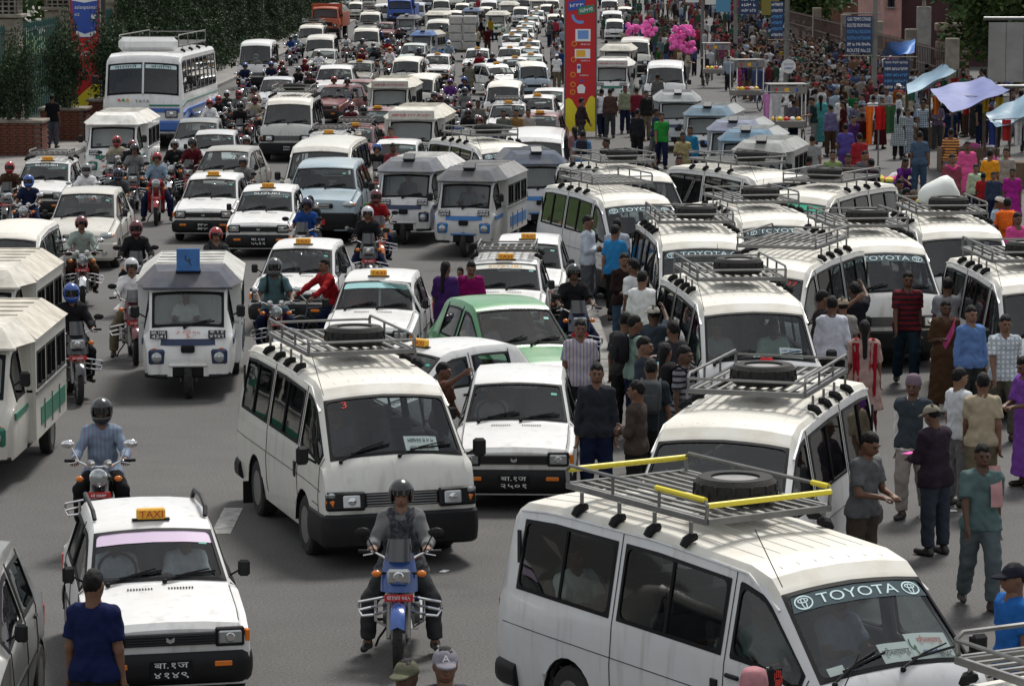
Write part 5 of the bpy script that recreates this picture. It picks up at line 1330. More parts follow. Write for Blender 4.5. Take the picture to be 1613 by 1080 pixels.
for a, c in zip(PIERS, PIERS[1:]):
    r = empty('green_railing'); COL.objects.link(r); r.location = (-17.5, 0, .12); tag(r, 'dark green spear-topped railing with solid lower sheet %s' % ('beside the brick planters' if a < 110 else 'behind the paint banner' if a < 130 else 'behind the row of conifers'), 'railing', 'green railings along the footway')
    child('lower_sheet', MB().box((0, (a+c)/2, 1.35), (.02, c-a-1.06, 2.1)), M_GREEN, r)
    for z in (.3, 2.5, 3.45): child('rail', MB().box((.03, (a+c)/2, z), (.05, c-a-1.06, .07)), M_GREEN, r)
    n = int((c-a-1.2)/.42) if a < 165 else 8
    for i in range(n):
        o = bpy.data.objects.new('picket', PICKM); COL.objects.link(o); o.parent = r; o.location = (.05, a + .7 + (c-a-1.4)*i/(n-1), 0)
# foliage
def leaf_mat(name, c1, c2):
    m = mat(name, c1, rough=.7, spec=.25); n = m.node_tree.nodes; l = m.node_tree.links.new; b = n['Principled BSDF']
    t = n.new('ShaderNodeTexCoord'); x = n.new('ShaderNodeTexNoise'); x.inputs['Scale'].default_value = 1.7; x.inputs['Detail'].default_value = 4; l(t.outputs['Object'], x.inputs['Vector'])
    r = n.new('ShaderNodeMapRange'); r.inputs[1].default_value = .35; r.inputs[2].default_value = .65; l(x.outputs[0], r.inputs[0])
    mx = n.new('ShaderNodeMix'); mx.data_type = 'RGBA'; mx.inputs[6].default_value = (*c1, 1); mx.inputs[7].default_value = (*c2, 1); l(r.outputs[0], mx.inputs[0]); l(mx.outputs[2], b.inputs['Base Color']); return m
M_LEAF = leaf_mat('conifer_leaf', (.020,.038,.020), (.045,.075,.030)); M_LEAF2 = leaf_mat('broad_leaf', (.030,.060,.018), (.085,.13,.035)); M_BARK = mat('bark', (.07,.05,.035), rough=.95, noise=.4, bump=.8)
M_GRASS = leaf_mat('park_grass', (.06,.11,.025), (.10,.17,.04))  # lawn green, two tones mottled at random
def crown(n, fn, size, seed, droop=0.3):
    rg = np.random.RandomState(seed); P_ = np.array([fn(rg) for _ in range(n)]); d = rg.normal(size=(n, 3)); d[:, 2] -= droop; d /= np.linalg.norm(d, axis=1)[:, None]
    u = np.cross(d, rg.normal(size=(n, 3))); u /= np.linalg.norm(u, axis=1)[:, None] + 1e-9; s = size*rg.uniform(.6, 1.4, (n, 1))
    V = np.stack([P_ - u*s*.35, P_ + d*s*.5 - u*s*.0 + u*s*.35, P_ + d*s*1.3, P_ + d*s*.5 - u*s*.35], 1).reshape(-1, 3)
    b = MB(); b.v = V.tolist(); b.f = [(4*i, 4*i+1, 4*i+2, 4*i+3) for i in range(n)]; b.m = [0]*n; return b
def lumpy(rg, c, r, k):
    t = rg.uniform(0, 1)**.45; d = rg.normal(size=3); d /= np.linalg.norm(d); w_ = 1 + .28*math.sin(d[0]*5 + k) + .22*math.sin(d[2]*7 + d[1]*4 + k*2); return np.array(c) + d*np.array(r)*t*w_
def conifer_mesh(h, r, n, seed):
    def fn(rg):
        z = rg.uniform(.03, 1)**1.2; a = rg.uniform(0, 6.283); w_ = (1 - z)**.7*(1 + .35*math.sin(a*3 + z*19 + seed) + .2*math.sin(z*41)) + .05; q = rg.uniform(.35, 1)**.6; return np.array((r*w_*q*math.cos(a), r*w_*q*math.sin(a), z*h))
    return crown(n, fn, .11, seed, -.4)
CON = [conifer_mesh(4.6, 1.2, 5200, 5 + i).mesh('crown', M_LEAF, 0) for i in range(3)]; BUSH = [crown(7500, lambda rg, k=k: lumpy(rg, (0, 0, 1.1), (.85, .75, 1.15), k), .075, 30 + k).mesh('crown', M_LEAF, 0) for k in range(3)]
TRK = MB().rod((0,0,0), (0,0,3.6), .10, 7, .03).mesh('trunk', M_BARK); STEM = MB(); 
for i in range(5): STEM.rod((0,0,0), (.3*math.cos(i*1.3), .3*math.sin(i*1.3), 1.3), .03, 5, .01)
STEMM = STEM.mesh('trunk', M_BARK)
def plant(name, me, tr, x, y, z, s, label, cat, group=None):
    r = empty(name); COL.objects.link(r); r.location = (x, y, z); r.rotation_euler = (0, 0, random.uniform(0, 6)); r.scale = (s[0], s[0], s[1]); tag(r, label, cat, group)
    for nm, m in (('crown', me), ('trunk', tr)):
        o = bpy.data.objects.new(nm, m); COL.objects.link(o); o.parent = r
y = 133.0; i = 0
while y < 330:
    plant('conifer_tree', CON[i % 3], TRK, -16.3 + random.uniform(-.4, .4) - (y-133)*.008, y, .12, (random.uniform(.8, 1.15), random.uniform(.85, 1.2)), 'dark conifer in the row before the green railings', 'tree', 'conifers lining the footway'); y += random.uniform(2.4, 3.6) if y < 200 else random.uniform(4, 6); i += 1
for k in range(5): plant('park_tree', crown(5200, lambda rg, k=k: lumpy(rg, (0, 0, 5.5), (3.8, 3.8, 3.6), k), .3, 50 + k).mesh('crown', M_LEAF2 if k % 2 else M_LEAF, 0), TRK, -23 - 2*(k % 2), 118 + k*42, .0, (1, 1.25), 'broad park tree rising %s behind the green railings' % ('beyond the lattice pier', 'over the conifer row', 'past the white bus', 'far along the fence', 'at the far end of the fence')[k], 'tree', 'park trees behind the railings')
lw = MB(); lw.grid(lambda a, c: (lerp(-19, -60, a), lerp(100, 180, c), .1 + 7*a), 6, 6); solo('park_lawn', lw, M_GRASS, 'structure')
# brick planters
M_BRICK = mat('red_brick', (.16,.055,.035), rough=.9, noise=.35, nscale=5, bump=.4); M_MORT = mat('planter_core', (.20,.17,.15), rough=.95, noise=.3)
BR = [MB().box((0,0,0), (.235, .11, .068), .006).mesh('brick', M_BRICK) for _ in range(1)][0]
def planter(x, y, wd, dp, h, label):
    r = empty('brick_planter'); COL.objects.link(r); r.location = (x, y, .12); tag(r, label, 'planter', 'brick planters on the footway')
    child('core', MB().box((0, 0, h/2), (wd - .06, dp - .06, h - .02)), M_MORT, r); child('coping', MB().box((0, 0, h + .04), (wd + .14, dp + .14, .09), .015), M_STONE, r)
    rows = int(h/.083)
    for j in range(rows):
        for side in range(2):
            L_ = wd if side == 0 else dp; n = int(L_/.25)
            for i in range(n):
                t = -L_/2 + (i + .5 + (.25 if j % 2 else -.0))*L_/n
                if abs(t) > L_/2 - .08: continue
                o = bpy.data.objects.new('brick', BR); COL.objects.link(o); o.parent = r
                if side == 0: o.location = (t, -dp/2 + .028, .045 + j*.083)
                else: o.location = (wd/2 - .028, t, .045 + j*.083); o.rotation_euler = (0, 0, math.pi/2)
for i, (x, y, wd, dp, lb) in enumerate(((-15.35, 97.0, 1.55, 1.4, 'low red brick planter holding a thin dark bush, nearest the white taxi'), (-15.0, 104.5, 1.5, 1.4, 'red brick planter with a tall bush beside the standing man'), (-14.2, 110.5, 1.5, 1.4, 'red brick planter with a dense bush under the paint banner'))):
    planter(x, y, wd, dp, 1.0, lb); plant('planter_bush', BUSH[i], STEMM, x, y, 1.12, ((.8, 1.15), (.95, 1.3), (1.05, 1.3))[i], ('thin dark shrub', 'tall dark shrub', 'dense dark shrub')[i] + ' growing in a red brick planter', 'shrub', 'shrubs in the planters')
plant('planter_bush', BUSH[1], STEMM, -16.6, 97.5, .12, (1.0, 1.6), 'dark straggling shrub between the planter and the stone pier', 'shrub', 'shrubs in the planters')
# banners
def banner(x, y, w_, z1, name, label):
    r = empty(name); COL.objects.link(r); r.location = (x, y, 0); tag(r, label, 'banner'); m = mat('banner_red', (.52,.012,.018), rough=.5, noise=.08, nscale=1)
    child('panel', MB().box((0, 0, z1/2 + .1), (w_, .34, z1 - .2), .01), m, r); child('frame', MB().box((w_/2 + .02, 0, z1/2), (.04, .38, z1)), M_STEEL, r); child('frame', MB().box((-w_/2 - .02, 0, z1/2), (.04, .38, z1)), M_STEEL, r)
    return r
r = banner(*G(914, 216), 1.06, 6.3, 'advertising_pillar', 'tall red advertising pillar with prize pictures and yellow foot'); F = -.178
M_YEL = mat('banner_yellow', (.72,.60,.02), rough=.5); M_BLUB = mat('banner_blue', (.03,.08,.40), rough=.5); M_GRNB = mat('banner_green', (.02,.22,.12), rough=.5); M_SKY = mat('screen_blue', (.15,.30,.65), rough=.3)
def flat(par, pts, m, name, d=.004, f=None):
    f = F if f is None else f; return child(name, MB().prism([(x, f, z) for x, z in pts], (0, -d, 0)), m, par, smooth=0)
def disc(par, x, z, rr, m, name, d=.004, f=None): return flat(par, [(x + rr*math.cos(t*.3927), z + rr*math.sin(t*.3927)) for t in range(16)], m, name, d, f)
flat(r, [(-.52,.2),(-.52,1.30),(-.42,1.36),(-.30,1.30),(-.10,.95),(.1,.95),(.30,1.38),(.40,1.44),(.50,1.36),(.52,.2)], M_YEL, 'yellow_foot')
def sign_text(par, s_, w_, h, x, z, m, f, rot=0):
    v, fc = text_fit(s_, w_, h); q = MB(); c, sn = math.cos(rot), math.sin(rot); q.add([(x + p[0]*c - p[1]*sn, f, z + p[0]*sn + p[1]*c) for p in v], fc); return child('lettering', q, m, par, smooth=0)
flat(r, [(-.44,4.33),(.14,4.45),(.16,4.74),(-.42,4.66)], M_BLUB, 'logo_plate'); sign_text(r, '~9', .46, .12, -.14, 4.55, M_WHITE, F - .007, .12)
flat(r, [(-.08,4.20),(.48,4.30),(.46,4.56),(-.10,4.46)], M_GRNB, 'logo_plate', .008); sign_text(r, '~6', .44, .15, .19, 4.38, M_WHITE, F - .011, .15)
flat(r, [(.3*math.cos(t) - .02, 4.2 + .3*math.sin(t)) for t in np.linspace(3.1, 5.2, 8)] + [(.2*math.cos(t) - .02, 4.2 + .2*math.sin(t)) for t in np.linspace(5.2, 3.1, 8)], M_SKY, 'logo_swoosh')
flat(r, [(-.18,3.30),(.34,3.30),(.34,3.72),(-.18,3.72)], M_WHITE, 'television_picture'); flat(r, [(-.10,3.38),(.27,3.38),(.27,3.68),(-.10,3.68)], M_SKY, 'television_screen', .009); sign_text(r, '~7', .32, .06, .17, 3.20, M_WHITE, F - .006)
flat(r, [(-.20,2.72),(.33,2.72),(.33,3.04),(-.20,3.04)], M_WHITE, 'oven_picture'); flat(r, [(-.15,2.77),(.16,2.77),(.16,3.0),(-.15,3.0)], M_TAXI, 'oven_window', .009); sign_text(r, '~9', .3, .05, .17, 2.64, M_WHITE, F - .006)
flat(r, [(-.12,2.22),(.0,2.22),(.0,2.52),(-.12,2.52)], M_PALE, 'phone_picture'); flat(r, [(-.105,2.36),(-.015,2.36),(-.015,2.47),(-.105,2.47)], M_BLUB, 'phone_screen', .009); sign_text(r, '~8', .3, .05, .12, 2.14, M_WHITE, F - .006)
disc(r, .04, 1.95, .05, M_BLUB, 'small_gift_picture'); flat(r, [(-.09,1.52),(.14,1.52),(.17,1.72),(.08,1.82),(-.03,1.82),(-.12,1.72)], M_WHITE, 'cooker_picture')
for x, z in ((-.22,3.22),(-.24,2.68),(-.26,2.16),(-.26,1.82),(-.27,1.56)): disc(r, x, z, .09, M_YEL, 'prize_disc', .006); disc(r, x, z, .075, M_REDL, 'prize_disc_core', .009)
xb, yb2 = -15.35, 112.5; r = banner(xb, yb2, 1.02, 6.0, 'paint_banner', 'red paint banner with a blue and white paint tub by the white bus'); z0 = 2.55
flat(r, [(-.44,4.80),(-.42,3.95),(-.34,3.45),(-.15,3.30),(.2,3.30),(.4,3.45),(.44,4.0),(.46,4.80)], M_BLUB, 'paint_tub'); flat(r, [(-.45,4.62),(-.45,5.0),(.0,5.08),(.46,5.0),(.46,4.62),(0,4.54)], M_WHITE, 'tub_lid', .008)
flat(r, [(-.34,3.45),(-.15,3.32),(.2,3.32),(.4,3.45),(.38,3.55),(0,3.42),(-.32,3.55)], M_WHITE, 'tub_base', .008)
sign_text(r, 'asianpaints', .74, .16, .02, 4.36, M_WHITE, F - .01); sign_text(r, 'ACE', .18, .10, -.28, 4.12, M_WHITE, F - .01); sign_text(r, 'ACE', .34, .17, .0, 2.72, M_WHITE, F - .007); flat(r, [(-.5,.3),(-.5,1.0),(.1,1.5),(.5,1.75),(.5,.3)], M_YEL, 'yellow_foot'); disc(r, .32, 4.05, .09, M_PAPER, 'tub_emblem', .01)
x, y = -14.62, 112.4; ps = MB().rod((0,0,0), (0,0,7), .09, 10); solo('lamp_post', ps, mat('dark_post', (.03,.028,.025), rough=.6, noise=.3), None, 'dark slim post standing against the paint banner', 'post', loc=(x, y - .5, .12))

# right side: poles and route boards, railings, buildings, billboard, tree
M_POLE = mat('grey_pole', (.17,.165,.155), rough=.6, noise=.35, nscale=2); M_NAVY = mat('route_sign_navy', (.012,.035,.10), rough=.5, noise=.15)
def route_board(par, x, z0, z1, w_, lines, f, cols):
    p = child('route_sign', MB().box((x, f + .02, (z0+z1)/2), (w_, .03, z1-z0), .004), M_NAVY, par); n = len(lines)
    for i, t in enumerate(lines): sign_text(p, t, w_*.88, (z1-z0)/n*.55, x, lerp(z1, z0, (i+.5)/n), cols[i], f - .001)
    for z in (z0 - .09, z1 + .09): child('sign_bracket', MB().rod((x - w_/2 - .1, f + .05, z), (x + w_/2 + .3, f + .05, z), .025, 6), M_POLE, par)
x, y = G(1376, 196); r = empty('route_sign_pole'); COL.objects.link(r); r.location = (x, y, 0); tag(r, 'grey pole carrying two navy tempo route boards above the market crowd', 'sign pole')
child('pole', MB().rod((0,0,0), (0,0,7.5), .11, 12, .085), M_POLE, r); W1, B1 = M_WHITE, mat('light_blue_lettering', (.10,.35,.70), rough=.6)
route_board(r, -.60, 2.62, 4.0, .98, ['GAS TEMPO STAND', 'ROUTES FROM RNAC', 'ROUTE No.2 BOUDDHA', 'ROUTE No.5 HATTIGAUNDA', '~18', 'ROUTE No.22'], -.12, [W1, W1, B1, B1, W1, W1])
route_board(r, .80, 1.05, 2.40, .96, ['ग्यास टेम्पो स्टाण्ड', '~15', '~13', '~12', '~11', '~10'], -.12, [W1, W1, B1, B1, W1, W1])
x, y = G(1238, 166); r = empty('route_sign_pole'); COL.objects.link(r); r.location = (x, y, 0); tag(r, 'grey pole with a round white notice and a tall blue route board', 'sign pole'); child('pole', MB().rod((0,0,0), (0,0,7.5), .12, 12, .09), M_POLE, r)
d_ = child('round_notice', MB().lathe([(.001,0),(.30,0),(.30,.03),(.001,.03)], (.08, -.17, 1.62), 'Y', 28), M_PAPER, r); sign_text(d_, 'ग्यास टेम्पो', .42, .11, .08, 1.70, M_BLUEL, -.176); sign_text(d_, '~8', .36, .11, .08, 1.54, M_BLUEL, -.176)
route_board(r, -.42, 2.80, 4.30, .52, ['~7', '~9', '~8', '~8', '~9', '~9'], -.14, [W1, W1, B1, B1, B1, W1])
for (u, v, h, labs) in ((1158, 120, 7.0, ['~6', '~5', '~7']), (1106, 90, 7.0, ['~7', '~8'])):
    x, y = G(u, v); r = empty('notice_pole'); COL.objects.link(r); r.location = (x, y, 0); tag(r, 'grey pole with %s small boards far in the crowd' % ('navy and olive' if u > 1120 else 'faded white'), 'sign pole'); child('pole', MB().rod((0,0,0), (0,0,h), .11, 10), M_POLE, r)
    mm = M_NAVY if u > 1120 else M_PAPER; p = child('notice', MB().box((.65, -.13, 3.6), (1.0, .03, .95)), mm, r)
    for i, t in enumerate(labs): sign_text(p, t, .7, .16, .65, 3.9 - i*.28, M_WHITE if u > 1120 else M_BLKL, -.149)
    if u > 1120: child('olive_notice', MB().box((1.75, -.1, 3.6), (.9, .03, 1.0)), mat('olive_board', (.20,.17,.03), rough=.7), r)
    child('notice', MB().box((-.65, -.13, 3.7), (.75, .03, .9)), mat('pale_blue_board', (.08,.25,.40), rough=.6) if u > 1120 else M_PAPER, r)
def building(name, x0, x1, y0, y1, h, wm, label, wins, trim=None, bands=()):
    r = empty(name); COL.objects.link(r); r.location = ((x0+x1)/2, y0, 0); tag(r, label, 'building'); hw_ = (x1-x0)/2
    child('wall', MB().box((0, (y1-y0)/2, h/2), (x1-x0, y1-y0, h)), wm, r); child('roof_slab', MB().box((0, (y1-y0)/2, h + .12), (x1-x0+.6, y1-y0+.6, .25), .03), M_KERB, r)
    for (x, z, w_, hh) in wins:
        o = child('window', MB().box((x, -.04, z), (w_ + .16, .1, hh + .16), .01), trim or M_DARK, r); child('pane', MB().box((x - w_/4, -.10, z), (w_/2 - .05, .02, hh)), G_SIDE, o); child('pane', MB().box((x + w_/4, -.10, z), (w_/2 - .05, .02, hh)), G_SIDE, o); child('recess', MB().box((x, -.085, z), (w_, .01, hh)), M_INT, o); child('sill', MB().box((x, -.12, z - hh/2 - .1), (w_ + .3, .22, .07)), M_KERB, o)
    for z, hh, m in bands: child('string_course', MB().box((0, -.05, z), (x1-x0+.06, .14, hh), .01), m, r)
    return r
M_MAR = mat('maroon_wall', (.060,.022,.024), rough=.85, noise=.25, nscale=1.5); M_PINK = mat('pink_plaster', (.46,.25,.22), rough=.9, noise=.35, nscale=1.2, dirt=((.2,.16,.14), .6, 1.5)); M_BRW = mat('brick_wall_far', (.17,.075,.05), rough=.9, noise=.4, nscale=3)
building('maroon_building', 21.4, 31, 172, 184, 9, M_MAR, 'dark maroon painted building wall behind the market stalls', [(2.6, 6.6, 1.3, 1.5), (-1.2, 6.6, 1.3, 1.5)], None, [(5.4, .3, M_KERB)])
building('pink_building', 20.35, 21.3, 171, 184, 9, M_PINK, 'narrow stained pink plaster wall beside the maroon building', [(-.1, 3.6, .2, .5), (.15, 5.2, .2, .5)])
building('brick_house', 22.6, 27.5, 222, 234, 12, M_BRW, 'dark brick house with pale blue window behind the railing', [(-1.4, 3.8, .8, 2.2), (.6, 3.8, .8, 1.6), (1.8, 6.8, 1, 1.6), (-1, 7.2, 1, 1.6)], mat('pale_blue_frame', (.25,.45,.52), rough=.6), [(5.6, .3, M_KERB)])
building('brick_house', 26.5, 38, 260, 274, 12, M_BRW, 'long brick building at the far right end of the street', [(i*2.2 - 4.4, z, 1.1, 1.6) for i in range(5) for z in (3.4, 6.8)], None, [(5.2, .3, M_KERB)])
building('far_block', 6, 26, 420, 440, 14, mat('grey_plaster', (.22,.21,.20), rough=.9, noise=.3), 'grey block closing the far end of the crowded street', [(i*2.6 - 8, z, 1.3, 1.6) for i in range(7) for z in (2.2, 5.4, 8.6)], None)
building('far_block', -24, 4, 440, 460, 14, mat('ochre_plaster', (.27,.22,.16), rough=.9, noise=.3), 'ochre block across the far end of the traffic', [(i*2.8 - 11, z, 1.3, 1.6) for i in range(9) for z in (2.2, 5.4, 8.6)], None)
rw_ = MB()
for i in range(7): rw_.box((0, 0, .3 + i*.42), (1.6 - .12*(i % 3), 1.2, .4), .06)
solo('ruined_wall', rw_, mat('broken_brick', (.20,.15,.12), rough=.95, noise=.5, nscale=3, bump=.9), None, 'broken grey brick wall stub between the maroon building and the tree', 'wall', loc=(20.6, 146, 0))
# iron railing of the right footway
M_IRON = mat('brown_iron', (.075,.045,.038), rough=.7, noise=.3); PB = MB().rod((0,0,.7), (0,0,2.5), .022, 5).mesh('bar', M_IRON)
ys_ = [122, 136, 150, 166, 184, 204]
for a, c in zip(ys_, ys_[1:]):
    r = empty('iron_railing'); COL.objects.link(r); r.location = (17.2 + (a-122)*.012, 0, 0); tag(r, 'rusty brown iron railing on a stone base %s' % {122:'under the overgrown tree',136:'behind the blue tarpaulins',150:'behind the route boards',166:'before the brick house',184:'far behind the crowd'}[a], 'railing', 'iron railings beside the market')
    child('base_wall', MB().box((0, (a+c)/2, .35), (.35, c-a-.5, .7), .03), M_STONE, r); child('post', MB().box((0, a, 1.5), (.5, .5, 3.0), .03), M_STONE, r)
    for z in (.85, 1.7, 2.4): child('rail', MB().box((0, (a+c)/2, z), (.05, c-a-.5, .06)), M_IRON, r)
    n = int((c-a-.8)/.5)
    for i in range(n): o = bpy.data.objects.new('bar', PB); COL.objects.link(o); o.parent = r; o.location = (0, a + .5 + (c-a-1)*i/(n-1), 0)
x, y = G(1456, 160); r = empty('gate_pillar'); COL.objects.link(r); r.location = (x + 1.5, y + 12, 0); tag(r, 'pale gate pillar topped by a stone lamp beside the blue tarpaulin', 'pillar'); child('shaft', MB().box((0,0,1.9), (.62,.62,3.8), .03), M_KERB, r); child('lamp', MB().lathe([(.1,3.8),(.08,4.1),(.34,4.3),(.30,4.36),(.12,4.5),(.02,4.7)], (0,0,0), 'Z', 14), M_STONE, r)
plant('overgrown_tree', crown(15000, lambda rg: lumpy(rg, (0, 0, 4.6), (2.6, 2.6, 3.3), 3), .26, 77).mesh('crown', M_LEAF2, 0), TRK, 21.0, 127, 0, (1.15, 1.1), 'overgrown leafy tree hanging over the market behind the billboard', 'tree')
plant('overgrown_tree', crown(6000, lambda rg: lumpy(rg, (0, 0, 3.6), (2.4, 2.4, 2.4), 6), .26, 78).mesh('crown', M_LEAF2, 0), TRK, 19.4, 210, 0, (1.2, 1.0), 'yellowish green tree behind the iron railing by the brick house', 'tree')
# billboard seen from behind
r = empty('billboard'); COL.objects.link(r); r.location = (16.95, 100, 0); tag(r, 'grey metal back of a billboard on two posts beside the market', 'billboard'); M_SHT = mat('galvanised_sheet', (.27,.265,.25), rough=.6, noise=.25, nscale=1.5)
for i in range(6): child('sheet', MB().box((-1.42 + i*.57, 0, 3.18), (.555, .03, 1.9), .004), M_SHT, r)
for z in (4.25, 2.08): child('beam', MB().rod((-1.85, .1, z), (1.9, .1, z), .06, 8), M_STEEL, r)
for xx in (-.0, 1.6): child('post', MB().rod((xx, .22, 0), (xx, .22, 4.3), .07, 8), M_STEEL, r)
# stalls under tarpaulins
def tarp(name, cs, m, label, sag=.25):
    P_ = [Vector((*G(u, v, z), z)) for u, v, z in cs]; r = empty(name); COL.objects.link(r); c = sum(P_, Vector())/4; r.location = (c.x, c.y, 0); tag(r, label, 'market stall', 'market stalls under tarpaulins'); o = Vector((c.x, c.y, 0))
    t = MB(); t.grid(lambda a, q: P_[0].lerp(P_[1], a).lerp(P_[3].lerp(P_[2], a), q) - o - Vector((0, 0, sag*math.sin(a*math.pi)*math.sin(q*math.pi) + .03*math.sin(a*11 + q*5) + .02*math.sin(q*17))), 14, 10); child('tarpaulin', t, m, r, smooth=80)
    for p in P_: q = p - o; child('pole', MB().rod((q.x, q.y, 0), (q.x, q.y, q.z + .05), .03, 6), M_BARK, r)
    tb = MB().box((0, 0, .35), (1.7, 1.0, .7), .02); child('table', tb, mat('stall_wood', (.14,.09,.055), rough=.8, noise=.3), r)
    for i in range(9):
        g = MB(); g.ball((random.uniform(-.75, .75), random.uniform(-.4, .4), .74), (random.uniform(.12, .25), random.uniform(.1, .2), random.uniform(.05, .12)), 8); child('folded_goods', g, M_CLOTH, r, random.choice([(.5,.04,.05),(.6,.5,.05),(.05,.1,.4),(.6,.6,.58),(.5,.1,.3),(.05,.3,.15)]))
    rail = MB().rod((P_[0]-o) + Vector((0,0,-.2)), (P_[2]-o) + Vector((0,0,-.2)), .015, 5); child('hanging_rail', rail, M_STEEL, r)
    for i in range(5):
        t_ = (i+.3+random.random()*.5)/5; p = (P_[0]-o).lerp(P_[2]-o, t_); g = MB(); w_ = random.uniform(.12, .22); hg = random.uniform(.35, .75)
        g.grid(lambda a, q: (p.x + (a-.5)*w_*(1.25 if q < .25 else 1), p.y + .03*math.sin(a*9 + i), p.z - .22 - q*hg), 6, 5); child('hanging_garment', g, M_CLOTH, r, random.choice([(.40,.03,.03),(.5,.36,.04),(.03,.05,.2),(.5,.5,.5),(.45,.06,.22),(.55,.15,.02),(.05,.16,.1),(.05,.05,.06),(.12,.1,.1)]))
M_TB = mat('blue_tarpaulin', (.12,.15,.36), rough=.55, noise=.15, nscale=2, bump=.3, bscale=6); M_TL = mat('pale_blue_tarpaulin', (.25,.38,.48), rough=.5, noise=.15, nscale=2, bump=.3, bscale=6); M_TS = mat('bright_blue_tarpaulin', (.03,.18,.52), rough=.5, noise=.15)
tarp('market_stall', [(1465,140,2.3),(1550,122,2.6),(1592,142,2.4),(1500,180,1.95)], M_TB, 'market stall under a slate blue tarpaulin with hanging clothes')
tarp('market_stall', [(1428,132,2.0),(1486,101,2.7),(1508,112,2.5),(1430,151,1.8)], M_TL, 'market stall under a pale blue tarpaulin beside the navy route board')
tarp('market_stall', [(1552,178,2.0),(1618,148,2.5),(1650,172,2.2),(1570,203,1.6)], M_TL, 'market stall under a pale blue sheet with a folded edge below the billboard')
tarp('market_stall', [(1388,88,2.1),(1396,68,2.7),(1442,62,2.7),(1440,85,2.2)], M_TS, 'market stall under a bright blue tarpaulin by the pale gate pillar')
# heaps of cloth on the ground, hanging garments, carts, cotton candy
def heap(u, v, s_, label, cols):
    x, y = G(u, v); r = empty('cloth_heap'); COL.objects.link(r); r.location = (x, y, 0); tag(r, label, 'goods', 'goods laid out on the ground'); child('sheet', MB().box((0, 0, .012), (s_*2.2, s_*1.6, .02)), M_TL, r)
    for i in range(12): g = MB(); g.ball((random.uniform(-s_, s_)*.8, random.uniform(-s_, s_)*.6, .10), (random.uniform(.15, .35), random.uniform(.12, .3), random.uniform(.08, .2)), 8); child('garment', g, M_CLOTH, r, random.choice(cols))
heap(1388, 288, .8, 'heap of orange pink and green clothes for sale on the ground', [(.7,.25,.05),(.65,.1,.3),(.1,.5,.2),(.7,.6,.1),(.6,.6,.6)]); heap(1436, 322, .7, 'heap of yellow and white cloth on a sheet beside sitting vendors', [(.7,.6,.08),(.65,.65,.65),(.1,.2,.5)]); heap(1475, 205, .7, 'heap of mixed clothes at the feet of market shoppers', [(.5,.05,.1),(.5,.5,.5),(.1,.2,.5),(.6,.2,.3)])
for u, v, cols, lb in ((1383, 262, [(.75,.16,.02),(.5,.02,.02),(.05,.12,.05)], 'display pole hung with orange red and green garments'), (1220, 235, [(.6,.25,.5),(.5,.5,.5)], 'display stand hung with pink garments by the grey tempos')):
    x, y = G(u, v); r = empty('garment_stand'); COL.objects.link(r); r.location = (x, y, 0); tag(r, lb, 'clothes stand'); child('pole', MB().rod((0,0,0), (0,0,1.9), .025, 6), M_STEEL, r); child('bar', MB().rod((-.5,0,1.85), (.5,0,1.85), .02, 6), M_STEEL, r)
    for i, c in enumerate(cols): g = MB(); g.grid(lambda a, q: ((-.28, .05, .34)[i] + (a-.5)*(.2, .3, .26)[i]*(1.25 if q < .2 else 1 - .1*q), -.05 + .05*math.sin(a*8 + i), 1.8 - q*(1.15, .7, .8)[i]), 6, 6); child('hanging_garment', g, M_CLOTH, r, c)
M_CART = mat('cart_paint', (.26,.25,.23), rough=.6, noise=.3, nscale=3, dirt=((.16,.12,.09), .6, 3))
def cart(u, v, label, tilt=0):
    x, y = G(u, v); r = empty('food_cart'); COL.objects.link(r); r.location = (x, y, 0); r.rotation_euler = (0, 0, tilt); r.scale = (.82, .82, .9); tag(r, label, 'cart', 'vendor carts in the crowd'); child('tray', MB().box((0,0,.85), (1.5,.9,.25), .03), M_CART, r); hb_ = child('header_board', MB().box((0,-.42,2.1), (1.5,.05,.28), .01), M_CART, r); child('canopy', MB().box((0,.05,2.3), (1.6,1.1,.05), .01), M_SHT, r)
    for sx in (-.7,.7):
        for sy in (-.4,.4): child('post', MB().rod((sx,sy,.4), (sx,sy,2.3), .025, 6), M_WHITE, r)
        child('wheel', MB().lathe([(.30,-.03),(.34,0),(.30,.03),(.27,0)], (sx, 0, .34), 'X', 18, close=True), M_TYRE, r)
    for i in range(3): child('painted_panel', MB().box((-.5 + i*.42, -.45, 2.1), ((.1, .18, .08)[i],.012,.14)), (M_REDL, M_TAXI, M_BLUEL)[i], hb_)
    for i in range(5): child('snack_pile', MB().ball((-.5 + i*.25, 0, 1.02), (.12,.2,.1), 8), (M_TAXI, M_YEL, M_REDL, M_PAPER, M_TAXI)[i], r)
cart(1128, 138, 'white vendor cart with painted header board in the crowd'); cart(1176, 176, 'snack cart with a tilted grey canopy near the grey tempos', .35); cart(1238, 232, 'small vendor cart with a white printed board under the round notice', .1)
M_CANDY = mat('pink_candy', (.88,.16,.50), rough=.75, spec=.2, bump=.5, bscale=25)
def candy(u, v, z0, n, wd, ht, label):
    x, y = G(u, v); r = empty('cotton_candy_stick'); COL.objects.link(r); r.location = (x, y, 0); tag(r, label, 'cotton candy', 'pink cotton candy for sale'); child('stick', MB().rod((0,0,.0), (0,0,z0+ht), .025, 6), M_BARK, r)
    for i in range(n):
        g = MB(); c = (random.uniform(-wd, wd)*math.sqrt(1 - ((i/n)*2-1)**2*.6), random.uniform(-.3, .3), z0 + ht*(i+.5)/n)
        for k in range(5): g.ball((c[0] + random.uniform(-.09, .09), c[1] + random.uniform(-.08, .08), c[2] + random.uniform(-.06, .06)), random.uniform(.075, .13), 8)
        child('candy_bag', g, M_CANDY, r)
